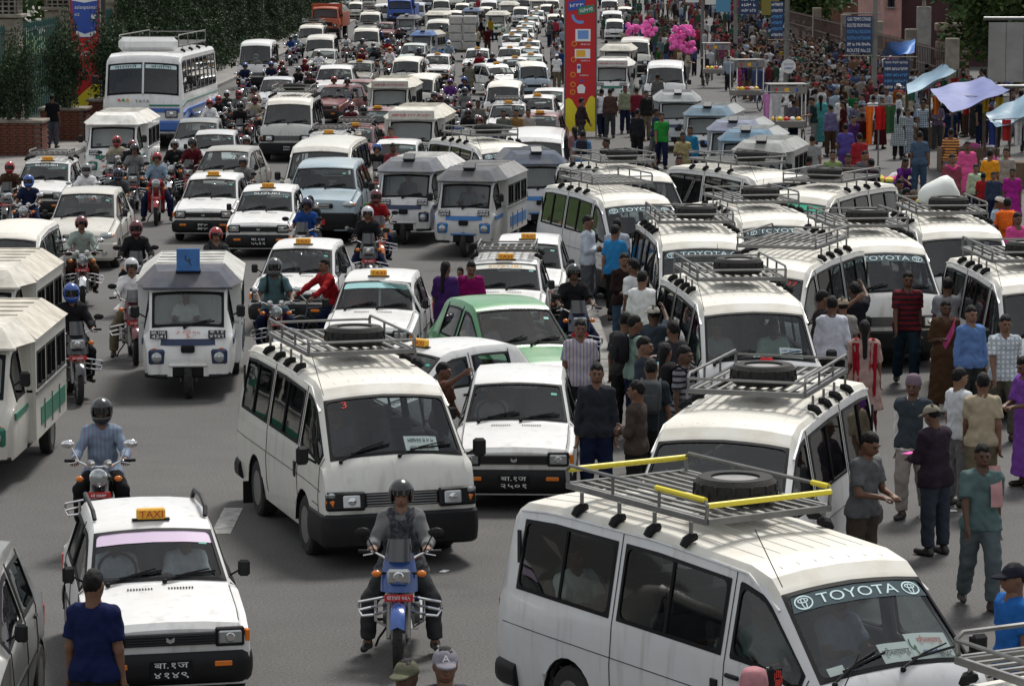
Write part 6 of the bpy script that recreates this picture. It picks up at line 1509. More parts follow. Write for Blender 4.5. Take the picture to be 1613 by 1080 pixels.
candy(1077, 142, 1.75, 34, .62, 1.15, 'tall stick covered in bright pink cotton candy bags above the crowd'); candy(1022, 118, 2.0, 13, .38, .75, 'smaller bunch of pink cotton candy behind the white van roof'); candy(996, 112, 1.95, 9, .34, .5, 'low bunch of pale pink cotton candy by the white vans')
for i, (a, c_) in enumerate((((13.6, 116, 7.3), (21.5, 171.5, 7.0)), ((13.6, 116, 6.6), (20.0, 127, 6.9)), ((11.4, 129, 7.0), (13.6, 116, 7.2)))):
    p0, p1 = Vector(a), Vector(c_); solo('overhead_wire', MB().tube([p0.lerp(p1, t) - Vector((0, 0, 4*(.9, .5, .35)[i]*t*(1-t))) for t in np.linspace(0, 1, 14)], .012, 4), M_RUB, None, ('slack overhead wire running to the pink building', 'slack overhead wire running into the overgrown tree', 'overhead wire strung between the two route sign poles')[i], 'wire', 'overhead wires')
# ------------------------------------------------------------------ prototypes
M_GRNL = mat('green_lettering', (.01,.12,.05), rough=.6)
C1 = [(.08,.17,.30,.22, [('ग्रीनल्याण्ड', 0, 0, .26, .12, M_BLKL)]), (.42,.20,.40,.32, [('ग्रीनल्याण्ड', .02, .07, .24, .11, M_REDL), ('~8', -.02, -.06, .14, .07, M_BLUEL), ('RNAC', .12, -.09, .12, .07, M_BLKL), ('५', -.155, 0, .06, .2, M_GRNL)]), (-.52,.09,.15,.12, [])]
C2 = [(.30,.17,.36,.28, [('~12', 0, .07, .28, .07, M_BLKL), ('आर.एन.ए.सी', 0, -.05, .28, .09, M_BLKL)])]
C3 = [(.42,.17,.30,.22, [('~9', 0, .05, .24, .06, M_BLUEL), ('~12', 0, -.04, .24, .05, M_BLUEL)]), (.02,.07,.22,.10, [('~6', 0, 0, .18, .06, M_BLKL)])]
WHT, CRM, SIL, MARN, DRK, LBL = (.78,.78,.77), (.72,.70,.63), (.42,.42,.40), (.16,.022,.03), (.06,.065,.07), (.33,.42,.50)
M_SSTRIP = mat('smoked_strip', (.05,.08,.09), rough=.3)
M_PSTRIP = mat('pink_blue_strip', (.70,.55,.72), rough=.35); M_CSTRIP = mat('cyan_strip', (.35,.62,.62), rough=.35); M_GSTRIP = mat('green_strip', (.05,.45,.28), rough=.35); M_OSTRIP = mat('pale_sticker_strip', (.72,.72,.66), rough=.4)
VAN = {'n27': make_van('microbus', dict(strip=None, tyre=False, num=(.5, '27', .16, M_REDL))), 'tape': make_van('microbus', dict(cards=C1, hand=M_REDL, tape=True)), 'cards': make_van('microbus', dict(cards=C2, strip=None, num=(-.45, '3', .06, M_REDL))), 'toyota': make_van('microbus', dict()), 'plain': make_van('microbus', dict(strip=None, plate=['~4', '~5'])), 'hand': make_van('microbus', dict(strip=None, cards=C3, hand=M_WHITE)),
       'empty': make_van('microbus', dict(tyre=False)), 'green': make_van('microbus', dict(strip=' ', strip_m=M_GSTRIP)), 'bare': make_van('minivan', dict(rack=False, strip=None, ribs=False)), 'high': make_van('minivan', dict(rack=False, strip=None, H=2.25, ribs=False)), 'omni': make_van('minivan', dict(omni=True, rack=False, strip=None))}
CAR = {'t1': make_car('taxi', dict(strip=' ', strip_m=M_PSTRIP, rails=True, plate=['बा.१ज', '४१४९'])), 'c2': make_car('hatchback', dict(sign=False, plate=['बा.१ज', '२५०१'])), 'cyan': make_car('taxi', dict(strip=' ', strip_m=M_CSTRIP)), 'taxi': make_car('taxi', dict(plate=['~4', '~4'])), 'strip': make_car('taxi', dict(strip='SUZUKI')), 'rack0': make_car('taxi', dict(rack=1)), 'suzuki': make_car('taxi', dict(strip='SUZUKI', plate=['बा.१ज', '५५१२'])), 'rack': make_car('taxi', dict(rack=1, strip='SUZUKI', strip_m=M_OSTRIP, words_m=M_TAXI)), 'rack2': make_car('taxi', dict(rack=1, strip='SUZUKI')),
       'hatch': make_car('hatchback', dict(kind='hatch', sign=False, plate=['~8'])), 'suv': make_car('jeep', dict(kind='suv', sign=False, plate=['~8'])), 'plain': make_car('hatchback', dict(sign=False))}
TEMPO = {'blue': make_tempo('three_wheeler', dict(plates=(('BA 1HA', '4241'), ('बा १ ह', '४२४१')))), 'nose': make_tempo('three_wheeler', dict(words=False, board=False, nose='बालुवाटार')), 'plain': make_tempo('three_wheeler', dict(words=False, board=False, flap=True)), 'green': make_tempo('three_wheeler', dict(words=False, board=False)), 'visor': make_tempo('three_wheeler', dict(words=False, board=False, visor='~16'))}
BUS = make_bus(); LORRY = make_truck('lorry', (.42,.085,.03), True); BLUET = make_truck('blue_lorry', (.02,.07,.32), False)
REF = {'van': (-1.53, 1.76), 'high': (-1.53, 2.05), 'omni': (-1.06, 1.49), 'car': (-.19, 1.32), 'hatch': (-.19, 1.45), 'suv': (-.45, 1.59), 'tempo': (-1.40, 1.60), 'bus': (-3.68, 2.5), 'truck': (-2.67, 2.2)}
def spot(u, v, rz, ref, sc=1):
    """ground place of a vehicle whose roof front edge shows at photo point (u, v)"""
    yr, zr = REF[ref]; yr *= sc; zr *= sc; x, y = G(u, v, zr); return x + math.sin(R(rz))*yr, y - math.cos(R(rz))*yr
PLACED = []
def veh(pr, ref, u, v, rz, label, cat, colors, group=None, scale=1, skip=()):
    x, y = spot(u, v, rz, ref, scale); PLACED.append((x, y, rz, ref)); return put(pr, x, y, R(rz), label, cat, group, colors, 0, scale, skip)
def wb(c): return {'body': c}
# microbuses: (variant, u, v, heading, colour, label)
for k, u, v, a, c, lb in (
 ('tape', 1340, 909, 32, (.66,.67,.68), 'white microbus with yellow taped roof rack, spare tyre and route cards'),
 ('cards', 603, 618, 17, (.72,.71,.66), 'cream microbus with roof rack and paper route cards behind the blue motorcycle'),
 ('plain', 1140, 690, -18, WHT, 'white microbus with a man standing at its open side door'),
 ('hand', 1187, 489, 6, WHT, 'white microbus with a hand painted on its mirror beside the waiting passengers'),
 ('toyota', 1108, 389, 4, WHT, 'white microbus with name strip and two men in white shirts beside it'),
 ('empty', 1005, 321, 17, (.62,.63,.64), 'silver white microbus with empty roof rack turned beside the blue three-wheeler'),
 ('plain', 1012, 284, 17, WHT, 'white microbus with spare tyre hidden behind the silver white microbus'),
 ('plain', 1236, 286, 27, WHT, 'white microbus standing side-on behind the dense row of microbuses'),
 ('toyota', 1228, 354, 11, CRM, 'cream microbus with name strip between the side-on microbus and the parked row'),
 ('n27', 1197, 432, -20, (.74,.73,.70), 'white microbus at an angle with people reaching for its door'),
 ('toyota', 1393, 396, 7, WHT, 'white microbus with name strip behind the man in the red hooped shirt'),
 ('green', 1250, 317, -28, CRM, 'cream microbus with a green windscreen strip near the clothes heap'),
 ('plain', 1515, 373, 3, WHT, 'white microbus with a white sack on its roof rack'),
 ('plain', 1652, 457, 4, WHT, 'white microbus with people clinging beside its windows at the market edge'),
 ('plain', 455, 163, -1, (.6,.6,.57), 'grey white microbus with tyres on its rack amid motorcycles'),
 ('toyota', 800, 238, 21, WHT, 'white microbus with name strip standing across the traffic'),
 ('plain', 583, 23, 0, WHT, 'white microbus with green windscreen beside the orange lorry'),
 ('plain', 490, 44, -1, CRM, 'cream microbus with loaded rack behind the far motorcycles'),
 ('plain', 577, 49, 0, CRM, 'cream microbus with rack ahead of the dark red car')):
    veh(VAN[k], 'van', u, v, a, lb, 'microbus', wb(c), 'microbuses')
xx, yy = 3.62, 18.85
put(VAN['empty'], xx, yy, R(-62), 'microbus with empty roof rack beside the youth in the blue shirt', 'microbus', 'microbuses', wb(WHT))
for k, rf, u, v, a, c, lb in (
 ('high', 'high', 403, 71, 0, WHT, 'tall white high-roof van by the left footway'),
 ('bare', 'van', 842, 222, -2, WHT, 'white van with bare roof beside the red advertising pillar'),
 ('bare', 'van', 505, 237, -4, CRM, 'cream van with stained roof behind the light blue jeep'),
 ('omni', 'omni', 8, 374, 0, WHT, 'white boxy van with dusty roof at the left edge of the traffic'),
 ('omni', 'omni', 660, 124, -6, CRM, 'cream boxy van behind the white three-wheelers'),
 ('omni', 'omni', 640, 96, -4, CRM, 'cream boxy van with stained roof beside the white taxi'),
 ('omni', 'omni', 840, 104, 4, LBL, 'light blue boxy van beside the taxi column'),
 ('bare', 'van', 504, 62, 0, CRM, 'cream van behind the silver car and motorcycles'),
 ('omni', 'omni', 793, 136, -3, WHT, 'white boxy van ahead of the racked taxi'),
 ('bare', 'van', 603, 10, -3, WHT, 'white van far back beside the blue lorry'),
 ('bare', 'van', 655, 8, -2, (.5,.56,.6), 'pale blue van far back in the traffic'),
 ('omni', 'omni', 728, 8, -2, (.5,.56,.6), 'pale grey van among distant three-wheelers'),
 ('bare', 'van', 1048, 106, -4, WHT, 'white van with open door beside the waiting crowd'),
 ('bare', 'van', 1000, 66, -4, CRM, 'white van roof under the pink cotton candy'),
 ('bare', 'van', 964, 22, -2, WHT, 'white van far behind the advertising pillar'),
 ('omni', 'omni', 968, 34, -2, WHT, 'small white van tucked behind the advertising pillar'),
 ('bare', 'van', 690, 36, -3, CRM, 'cream van with a curved roof behind the bale load')):
    veh(VAN[k], rf, u, v, a, lb, 'van', wb(c), 'vans in the traffic')
# cars
TX = 'taxis in the traffic'
t1 = veh(CAR['t1'], 'car', 240, 830, 12, 'white taxi with pink and blue sun strip and black roof rails', 'taxi', wb(WHT), TX)
for k, rf, u, v, a, c, lb, cat in (
 ('c2', 'car', 816, 601, -2, WHT, 'white hatchback with no taxi sign beside the cream microbus', 'car'),
 ('cyan', 'car', 595, 441, -4, WHT, 'white taxi with pale cyan sun strip and an open door', 'taxi'),
 ('taxi', 'car', 476, 390, -5, WHT, 'white taxi behind the boy on the bicycle', 'taxi'),
 ('suzuki', 'car', 421, 300, -3, WHT, 'white taxi with name strip beside the light blue jeep', 'taxi'),
 ('taxi', 'car', 335, 281, -3, WHT, 'white taxi beside the red scooter', 'taxi'),
 ('rack2', 'car', 74, 256, -2, WHT, 'white taxi with roof rack beside the brick planters', 'taxi'),
 ('rack', 'car', 796, 413, -3, WHT, 'white taxi with roof rack and orange letter strip behind the women', 'taxi'),
 ('taxi', 'car', 832, 382, -3, WHT, 'white taxi half hidden behind the racked taxi', 'taxi'),
 ('taxi', 'car', 650, 553, -45, WHT, 'white taxi turned aside with a boy reaching into its window', 'taxi'),
 ('hatch', 'hatch', 808, 485, 18, (.02,.25,.065), 'bright green hatchback between taxis and passengers', 'car'),
 ('suv', 'suv', 513, 263, -3, (.30,.40,.46), 'light blue jeep with chrome grille', 'jeep'),
 ('hatch', 'hatch', 138, 304, 0, (.60,.58,.52), 'pale beige hatchback with clear headlamps beside the helmeted riders', 'car'),
 ('hatch', 'hatch', 358, 237, -7, (.36,.35,.32), 'grey hatchback behind the white taxis', 'car'),
 ('plain', 'car', 338, 211, 0, (.55,.56,.57), 'silver car behind the grey hatchback', 'car'),
 ('hatch', 'hatch', 312, 192, 0, (.20,.22,.23), 'dark grey hatchback beside the white bus', 'car'),
 ('hatch', 'hatch', 437, 125, 0, (.55,.57,.60), 'silver car with roof rails behind the grey white microbus', 'car'),
 ('suv', 'suv', 528, 108, 0, WHT, 'white jeep behind the dark red cars', 'jeep'),
 ('plain', 'car', 530, 137, -18, MARN, 'maroon car turned beside the grey white microbus', 'car'),
 ('plain', 'car', 562, 129, -8, MARN, 'maroon hatchback beside the white three-wheeler', 'car'),
 ('taxi', 'car', 566, 99, -4, (.25,.24,.21), 'grey brown taxi behind the white jeep', 'taxi'),
 ('rack2', 'car', 558, 201, -4, MARN, 'maroon taxi with roof rack behind the white taxi roof', 'taxi'),
 ('rack2', 'car', 517, 213, -6, WHT, 'white taxi with rack behind the cream van', 'taxi'),
 ('taxi', 'car', 594, 174, -4, MARN, 'maroon taxi squeezed beside the white three-wheeler', 'taxi'),
 ('taxi', 'car', 689, 88, -4, WHT, 'white taxi beside the rider in pale blue', 'taxi'),
 ('strip', 'car', 784, 103, 26, WHT, 'white taxi with name strip turning out of line', 'taxi'),
 ('rack0', 'car', 801, 165, -2, WHT, 'white taxi with roof rack behind the three standing boys', 'taxi'),
 ('taxi', 'car', 846, 154, -6, WHT, 'white taxi beside the light blue boxy van', 'taxi'),
 ('taxi', 'car', 850, 182, -8, MARN, 'dark maroon taxi beside the red advertising pillar', 'taxi'),
 ('plain', 'car', 864, 143, -10, WHT, 'white car close behind the taxi by the advertising pillar', 'car'),
 ('taxi', 'car', 752, 79, -2, WHT, 'white taxi behind the rider in the red shirt', 'taxi'),
 ('hatch', 'hatch', 652, 71, -5, (.55,.62,.60), 'pale green car behind the white taxi', 'car'),
 ('plain', 'car', 510, 80, -5, SIL, 'silver car behind the rider in white', 'car'),
 ('plain', 'car', 607, 37, -4, MARN, 'dark red car ahead of the blue lorry', 'car'),
 ('hatch', 'hatch', -118, 905, 2, (.13,.135,.13), 'grey car at the left edge of the traffic beside the man in navy', 'car'),
 ('plain', 'car', 624, 226, -5, WHT, 'white car behind the woman passenger with long hair', 'car')):
    veh(CAR[k], rf, u, v, a, lb, cat, wb(c), TX if cat == 'taxi' else 'private cars in the traffic')
for i, (u, v) in enumerate(((811, 93), (836, 88), (803, 77), (832, 76), (806, 56), (834, 66), (817, 49), (826, 42), (829, 35), (836, 26), (845, 18), (850, 12))):
    veh(CAR['taxi'], 'car', u, v, -4, 'distant white taxi in the long column behind the light blue boxy van', 'taxi', wb(WHT), 'distant taxi column')
for i, (k, u, v, c_) in enumerate((('omni',560,6,CRM),('bare',695,2,CRM),('omni',716,20,WHT),('bare',770,4,WHT),('omni',765,14,SIL),('omni',820,14,WHT),('bare',822,0,WHT),('bare',868,2,CRM),('omni',862,10,WHT),('bare',745,-6,WHT),('omni',674,-4,LBL),('bare',720,-10,CRM),('omni',792,-8,WHT),('bare',850,-12,WHT),('bare',540,-8,WHT),('omni',580,-6,SIL),('omni',875,26,WHT),('bare',960,2,WHT),('omni',985,14,CRM))):
    veh(VAN[k], 'omni' if k == 'omni' else 'van', u, v, random.uniform(-3, 3), 'tiny distant van at the far end of the jammed street', 'van', wb(c_), 'tiny vans at the far end')
# the open door of the cyan-stripped taxi
x, y = spot(595, 441, -4, 'car'); dr = empty('taxi_door'); COL.objects.link(dr); dr.location = (x + .72, y - .62, 0); dr.rotation_euler = (0, 0, R(58)); tag(dr, 'open front door of the white taxi with pale cyan strip', 'car door')
q = MB().box((0, .42, .58), (.05, .82, .52), .02); child('panel', q, M_PAINT, dr, WHT); fr = MB()
for a, c in (((0,.02,.84),(0,.30,1.28)),((0,.30,1.28),(0,.82,1.30)),((0,.82,1.30),(0,.83,.84)),((0,.02,.84),(0,.83,.84))): fr.rod(a, c, .022, 6)
child('frame', fr, M_PAINT, dr, WHT); child('window', MB().prism([(0,.05,.86),(0,.30,1.26),(0,.80,1.28),(0,.81,.86)], (.006,0,0)), G_SIDE, dr, smooth=0); child('handle', MB().box((.03,.72,.72),(.02,.12,.03),.008), M_DARK, dr)
# three-wheelers
GR, BL, NV = (.02,.16,.10), (.03,.16,.42), (.02,.035,.09)
def tcol(body, band, roof, hood, guard=None): return {'body': body, 'band': band, 'roof': roof, 'hood': hood, 'guard': guard or body}
for k, u, v, a, c, lb, sc in (
 ('blue', 296, 452, 4, tcol(WHT, NV, (.55,.55,.52), (.10,.105,.13)), 'white three-wheeler with navy band and blue route board number five', 1),
 ('plain', 735, 285, -10, tcol((.55,.55,.54), BL, (.30,.30,.30), (.13,.135,.15), BL), 'worn white three-wheeler with bright blue band and muddy wheel', 1),
 ('plain', 640, 270, -9, tcol((.66,.66,.66), NV, (.60,.60,.58), (.16,.17,.19)), 'white three-wheeler with navy band beside the blue banded one', 1),
 ('plain', 848, 258, 8, tcol((.45,.47,.50), BL, (.14,.155,.18), (.09,.11,.15), BL), 'grey blue three-wheeler hemmed in beside the microbuses', 1),
 ('nose', -64, 548, 0, tcol((.62,.60,.54), GR, (.62,.58,.50), (.64,.61,.54)), 'dented white and green three-wheeler passing at the left edge', 1.06),
 ('green', -44, 452, 0, tcol((.66,.64,.58), GR, (.62,.58,.50), (.64,.61,.54)), 'dusty white three-wheeler following the dented green one', 1.06),
 ('green', 178, 196, 0, tcol(WHT, GR, (.68,.66,.60), (.70,.69,.65)), 'white and green three-wheeler in front of the bus', 1.12),
 ('visor', 614, 138, -3, tcol((.70,.69,.65), GR, (.66,.63,.55), (.68,.66,.58)), 'white three-wheeler with a printed header board behind the maroon taxi', 1.1),
 ('visor', 648, 187, -5, tcol((.70,.69,.65), GR, (.66,.63,.55), (.68,.66,.58)), 'white three-wheeler with printed header board beside the young man in red', 1.12),
 ('plain', 1112, 182, -11, tcol((.60,.62,.62), BL, (.36,.38,.38), (.15,.22,.28)), 'grey three-wheeler with pale blue hood parked beside the man in green', 1),
 ('plain', 1068, 160, -2, tcol((.40,.43,.45), NV, (.36,.38,.38), (.30,.32,.33)), 'grey three-wheeler parked behind the standing youths', 1),
 ('plain', 1152, 206, -12, tcol((.60,.62,.64), NV, (.40,.42,.42), (.22,.24,.32)), 'parked three-wheeler with slate hood and black route board', 1),
 ('plain', 1172, 222, -12, tcol((.45,.55,.62), BL, (.40,.42,.42), (.13,.22,.30)), 'parked three-wheeler with blue hood corners in the grey row', 1),
 ('plain', 1196, 240, -13, tcol((.60,.62,.62), NV, (.36,.37,.36), (.33,.34,.33)), 'parked three-wheeler with plain grey roof behind the rack microbus', 1),
 ('visor', 964, 104, -4, tcol(WHT, GR, (.68,.67,.63), (.70,.69,.66)), 'white and green three-wheeler with printed visor by the advertising pillar', 1.1),
 ('green', 972, 80, -4, tcol((.60,.58,.52), GR, (.60,.57,.50), (.60,.58,.52)), 'cream three-wheeler with open sides behind the printed visor one', 1.1),
 ('green', 686, 24, -4, tcol(CRM, GR, (.66,.63,.55), (.66,.63,.55)), 'cream three-wheeler far back in the traffic', 1.1),
 ('plain', 664, 56, -10, tcol((.45,.46,.46), BL, (.50,.48,.42), (.12,.2,.4)), 'grey three-wheeler with blue hood beside the bale load', 1),
 ('plain', 640, 30, -4, tcol((.40,.42,.45), NV, (.25,.25,.25), (.18,.18,.19)), 'dark grey three-wheeler behind the blue lorry', 1),
 ('plain', 742, 18, -4, tcol((.55,.57,.6), NV, (.4,.4,.4), (.15,.2,.3)), 'blue grey three-wheeler in the far traffic', 1),
 ('green', 800, 8, -3, tcol(WHT, GR, (.6,.58,.5), (.62,.6,.54)), 'white three-wheeler near the far end of the taxi column', 1.1),
 ('green', 848, 2, -3, tcol(CRM, GR, (.6,.58,.5), (.62,.6,.54)), 'cream three-wheeler beyond the taxi column', 1.1),
 ('green', 782, 24, -3, tcol(CRM, GR, (.6,.58,.5), (.62,.6,.54)), 'cream and green three-wheeler behind the taxi column', 1.1)):
    veh(TEMPO[k], 'tempo', u, v, a, lb, 'three-wheeler', c, 'three-wheelers', sc)
veh(BUS, 'bus', 226, 95, -2, 'white passenger bus with blue bumper and roof carrier beside the conifers', 'bus', wb(WHT), None, 1.15)
veh(LORRY, 'truck', 512, 14, -4, 'orange lorry with a dark roped tarpaulin load by the conifers', 'lorry', {})
veh(BLUET, 'truck', 630, 2, -3, 'deep blue lorry far back in the traffic', 'lorry', {})
# load of bales on a handcart, sack on a rack
x, y = G(728, 96); r = empty('bale_cart'); COL.objects.link(r); r.location = (x, y, 0); tag(r, 'handcart stacked high with grey wrapped bales among the motorcycles', 'cart'); child('bed', MB().box((0,0,.55),(1.3,2.0,.1),.01), M_BARK, r); M_BALE = mat('bale_wrap', (.42,.41,.39), rough=.8, noise=.2, bump=.5, bscale=8)
for sx in (-.62,.62): child('wheel', MB().lathe([(.40,-.03),(.45,0),(.40,.03),(.36,0)], (sx,0,.45), 'X', 20, close=True), M_TYRE, r)
for j in range(4):
    for sx in (-.4,.4):
        for sy in (-.5,.4): child('bale', MB().box((sx + .05*(j % 2), sy, .86 + j*.5), (.78,.85,.48),.06), M_BALE, r)
x, y = spot(1515, 373, 3, 'van'); sk = MB().ball((0,0,.22), (.36,.30,.27), 14); sk.v = [(p[0]*(1+.1*math.sin(p[2]*14)), p[1], p[2] + .06*math.sin(p[0]*9)) for p in sk.v]; solo('white_sack', sk, M_PAPER, None, 'stuffed white sack lying on a microbus roof rack', 'sack', loc=(x + .0, y + .72, 2.09))
# drivers and passengers inside the nearer vehicles
def inside(u, v, rz, ref, lx, ly, z, label, top, scale=.92, head='hair'):
    x, y = spot(u, v, rz, ref); c, s_ = math.cos(R(rz)), math.sin(R(rz)); person('drive', x + lx*c - ly*s_, y + lx*s_ + ly*c, R(rz), label, None, top, (.03,.03,.04), head=head, scale=scale, z=z)
inside(1340, 909, 32, 'van', -.38, -.98, .86, 'driver in teal checked shirt inside the taped rack microbus', ('short', (.10,.28,.28))); inside(1340, 909, 32, 'van', -.45, 1.55, .86, 'passenger in pale shirt by the rear window of the taped rack microbus', ('short', (.6,.65,.6))); inside(1340, 909, 32, 'van', -.42, .2, .82, 'child in blue vest at the open window of the taped rack microbus', ('short', (.2,.4,.6)), .75)
inside(1340, 909, 32, 'van', .35, -.98, .86, 'front passenger in striped shirt inside the taped rack microbus', ('short', (.35,.4,.5)))
inside(603, 618, 17, 'van', -.38, -.98, .86, 'driver behind the wheel of the cream microbus', ('long', (.10,.11,.14))); inside(240, 830, 12, 'car', -.32, .0, .62, 'driver in pale shirt inside the pink strip taxi', ('short', (.6,.62,.65)), .86); inside(240, 830, 12, 'car', .32, .0, .62, 'passenger in white shirt inside the pink strip taxi', ('short', (.72,.72,.74)), .86)
inside(816, 601, -2, 'car', -.32, .0, .62, 'driver inside the white hatchback without sign', ('short', (.35,.33,.32)), .86); inside(595, 441, -4, 'car', -.32, .0, .62, 'driver inside the cyan strip taxi', ('short', (.3,.1,.1)), .86); inside(808, 485, 18, 'hatch', -.32, .02, .66, 'driver inside the green hatchback', ('short', (.3,.3,.3)), .88); inside(138, 304, 0, 'hatch', -.32, .02, .66, 'driver inside the beige hatchback', ('short', (.2,.2,.2)), .88); inside(138, 304, 0, 'hatch', .32, .02, .66, 'passenger inside the beige hatchback', ('short', (.4,.35,.3)), .88)
inside(296, 452, 4, 'tempo', -.05, -.95, .90, 'driver in white shirt inside the three-wheeler with board five', ('short', (.7,.7,.68)), .82); inside(1187, 489, 6, 'van', -.38, -.98, .86, 'driver in grey shirt inside the hand marked microbus', ('short', (.4,.42,.42))); inside(1187, 489, 6, 'van', .38, -.98, .86, 'front passenger in pale green inside the hand marked microbus', ('short', (.45,.6,.5)))
inside(735, 285, -10, 'tempo', -.05, -.95, .90, 'driver in grey inside the blue banded three-wheeler', ('short', (.25,.25,.27)), .82); inside(640, 270, -9, 'tempo', -.05, -.95, .90, 'driver in dark shirt inside the navy banded three-wheeler', ('short', (.12,.12,.14)), .82)
inside(735, 285, -10, 'tempo', .42, -.6, 1.02, 'passenger in pink leaning at the window of the blue banded three-wheeler', ('short', (.6,.4,.42)), .85); inside(476, 390, -5, 'car', -.32, 0, .62, 'driver inside the taxi behind the bicycle', ('short', (.4,.4,.42)), .86); inside(421, 300, -3, 'car', -.32, 0, .62, 'driver inside the name strip taxi', ('short', (.3,.3,.33)), .86); inside(335, 281, -3, 'car', -.32, 0, .62, 'driver inside the taxi beside the red scooter', ('short', (.35,.3,.3)), .86)

# ------------------------------------------------------------------ motorcycles and riders
BIKE = {'b': make_bike('motorcycle', 'fairing', 'बा१७प ७६५'), 'f': make_bike('motorcycle', 'fairing'), 'm': make_bike('motorcycle', 'commuter'), 'c': make_bike('motorcycle', 'cruiser'), 's': make_bike('scooter', 'scooter')}
CN = {'black': (.02,.02,.022), 'navy': (.02,.03,.08), 'blue': (.03,.10,.38), 'red': (.38,.02,.025), 'white': (.72,.72,.72), 'grey': (.28,.28,.28), 'brown': (.10,.055,.035), 'maroon': (.15,.02,.03), 'pale blue': (.35,.48,.60), 'teal': (.12,.22,.24), 'pale green': (.50,.60,.54), 'pink': (.65,.14,.32), 'orange': (.70,.18,.03), 'yellow': (.68,.50,.05), 'purple': (.18,.06,.32), 'green': (.04,.24,.07), 'cream': (.62,.55,.40), 'silver': (.5,.5,.52), 'khaki': (.24,.20,.13), 'dark grey': (.07,.075,.08)}
hy = lambda t: t.replace(' ', '-')
for k_ in CN:
    if k_ not in ('white', 'black', 'silver'): CN[k_] = tuple(q_*.78 for q_ in CN[k_])
def rider(u, v, rz, style, paint, top, topc, helm, where, pose='ride', pil=None, legs=None, head=None, tm=None, extra=()):
    x, y = G(u, v, 1.60); x, y = x + .05*math.sin(R(rz)), y - .05*math.cos(R(rz))
    kind = 'scooter' if style == 's' else 'motorcycle'
    put(BIKE[style], x, y, R(rz), '%s %s of the %s-clad rider %s' % (hy(paint), kind, hy(topc), where), kind, 'motorcycles among the cars', {'paint': CN[paint]})
    px, py = x - .10*math.sin(R(rz)), y + .10*math.cos(R(rz))
    person(pose, px, py, R(rz), 'rider in %s %s and %s helmet %s' % (hy(topc), 'jacket' if top == 'jacket' else 'shirt', hy(helm), where), 'motorcycle riders', (top, CN[topc]), CN[legs or random.choice(['black', 'navy', 'dark grey', 'khaki', 'black'])], head=head or random.choice(['helmet', 'openhelmet']), hcol=CN[helm], scale=random.uniform(.95, 1.0), tm=tm, extra=extra)
    if pil:
        px, py = x - .50*math.sin(R(rz)), y + .50*math.cos(R(rz))
        person('pillion', px, py, R(rz), 'pillion in %s behind the %s-clad rider %s' % (hy(pil[0]), hy(topc), where), 'motorcycle riders', ('short', CN[pil[0]]), CN[random.choice(['black', 'navy', 'dark grey'])], head=pil[1], hcol=CN[pil[2]] if len(pil) > 2 else (.02,)*3, scale=.94)
rider(632, 757, 0, 'b', 'blue', 'jacket', 'grey', 'black', 'in front of the cream microbus', 'ridedown', legs='dark grey', head='openhelmet')
bo = [o for o in COL.objects if o.name.startswith('person') and o.get('label', '').endswith('in front of the cream microbus')][-1]; sub('jacket_panel', pm('ridedown', 'vest'), bo, (.045,.055,.08))
rider(160, 632, 4, 'c', 'black', 'long', 'pale blue', 'black', 'behind the pink strip taxi', legs='black', head='helmet', tm=M_STRIPE)
rider(207, 407, 10, 'm', 'maroon', 'long', 'white', 'silver', 'beside the board five three-wheeler', 'ridedown', head='openhelmet', legs='khaki')
rider(112, 452, 14, 'm', 'black', 'jacket', 'black', 'blue', 'beside the dented green three-wheeler', 'ride', legs='black', head='helmet')
rider(128, 342, 8, 'c', 'red', 'long', 'pale green', 'maroon', 'in front of the beige hatchback', legs='brown', head='openhelmet')
rider(214, 352, 6, 'm', 'black', 'long', 'black', 'maroon', 'behind the board five three-wheeler', legs='black', head='helmet')
rider(340, 360, 10, 'm', 'dark grey', 'long', 'dark grey', 'red', 'hidden by the board five three-wheeler', head='openhelmet', extra=(('backpack', (.02,.02,.02)),))
rider(432, 412, 6, 'c', 'red', 'short', 'teal', 'dark grey', 'beside the boy on the bicycle', legs='navy', head='helmet', extra=(('backpack', (.02,.02,.02)),))
rider(579, 327, 4, 'f', 'black', 'jacket', 'black', 'silver', 'near the blue banded three-wheeler', 'ridedown', legs='navy', head='openhelmet')
rider(592, 302, 8, 'm', 'orange', 'short', 'red', 'maroon', 'before the navy banded three-wheeler', legs='navy', pil=('green', 'hair'))
rider(483, 311, -6, 'm', 'black', 'short', 'blue', 'navy', 'before the light blue jeep', head='openhelmet', pil=('black', 'hair'))
rider(904, 422, 6, 'f', 'navy', 'short', 'black', 'black', 'beside the green hatchback', 'ridedown', legs='navy', head='openhelmet')
rider(247, 245, 4, 's', 'red', 'long', 'pale blue', 'red', 'behind the white taxis', 'ridedown', legs='navy', head='openhelmet')
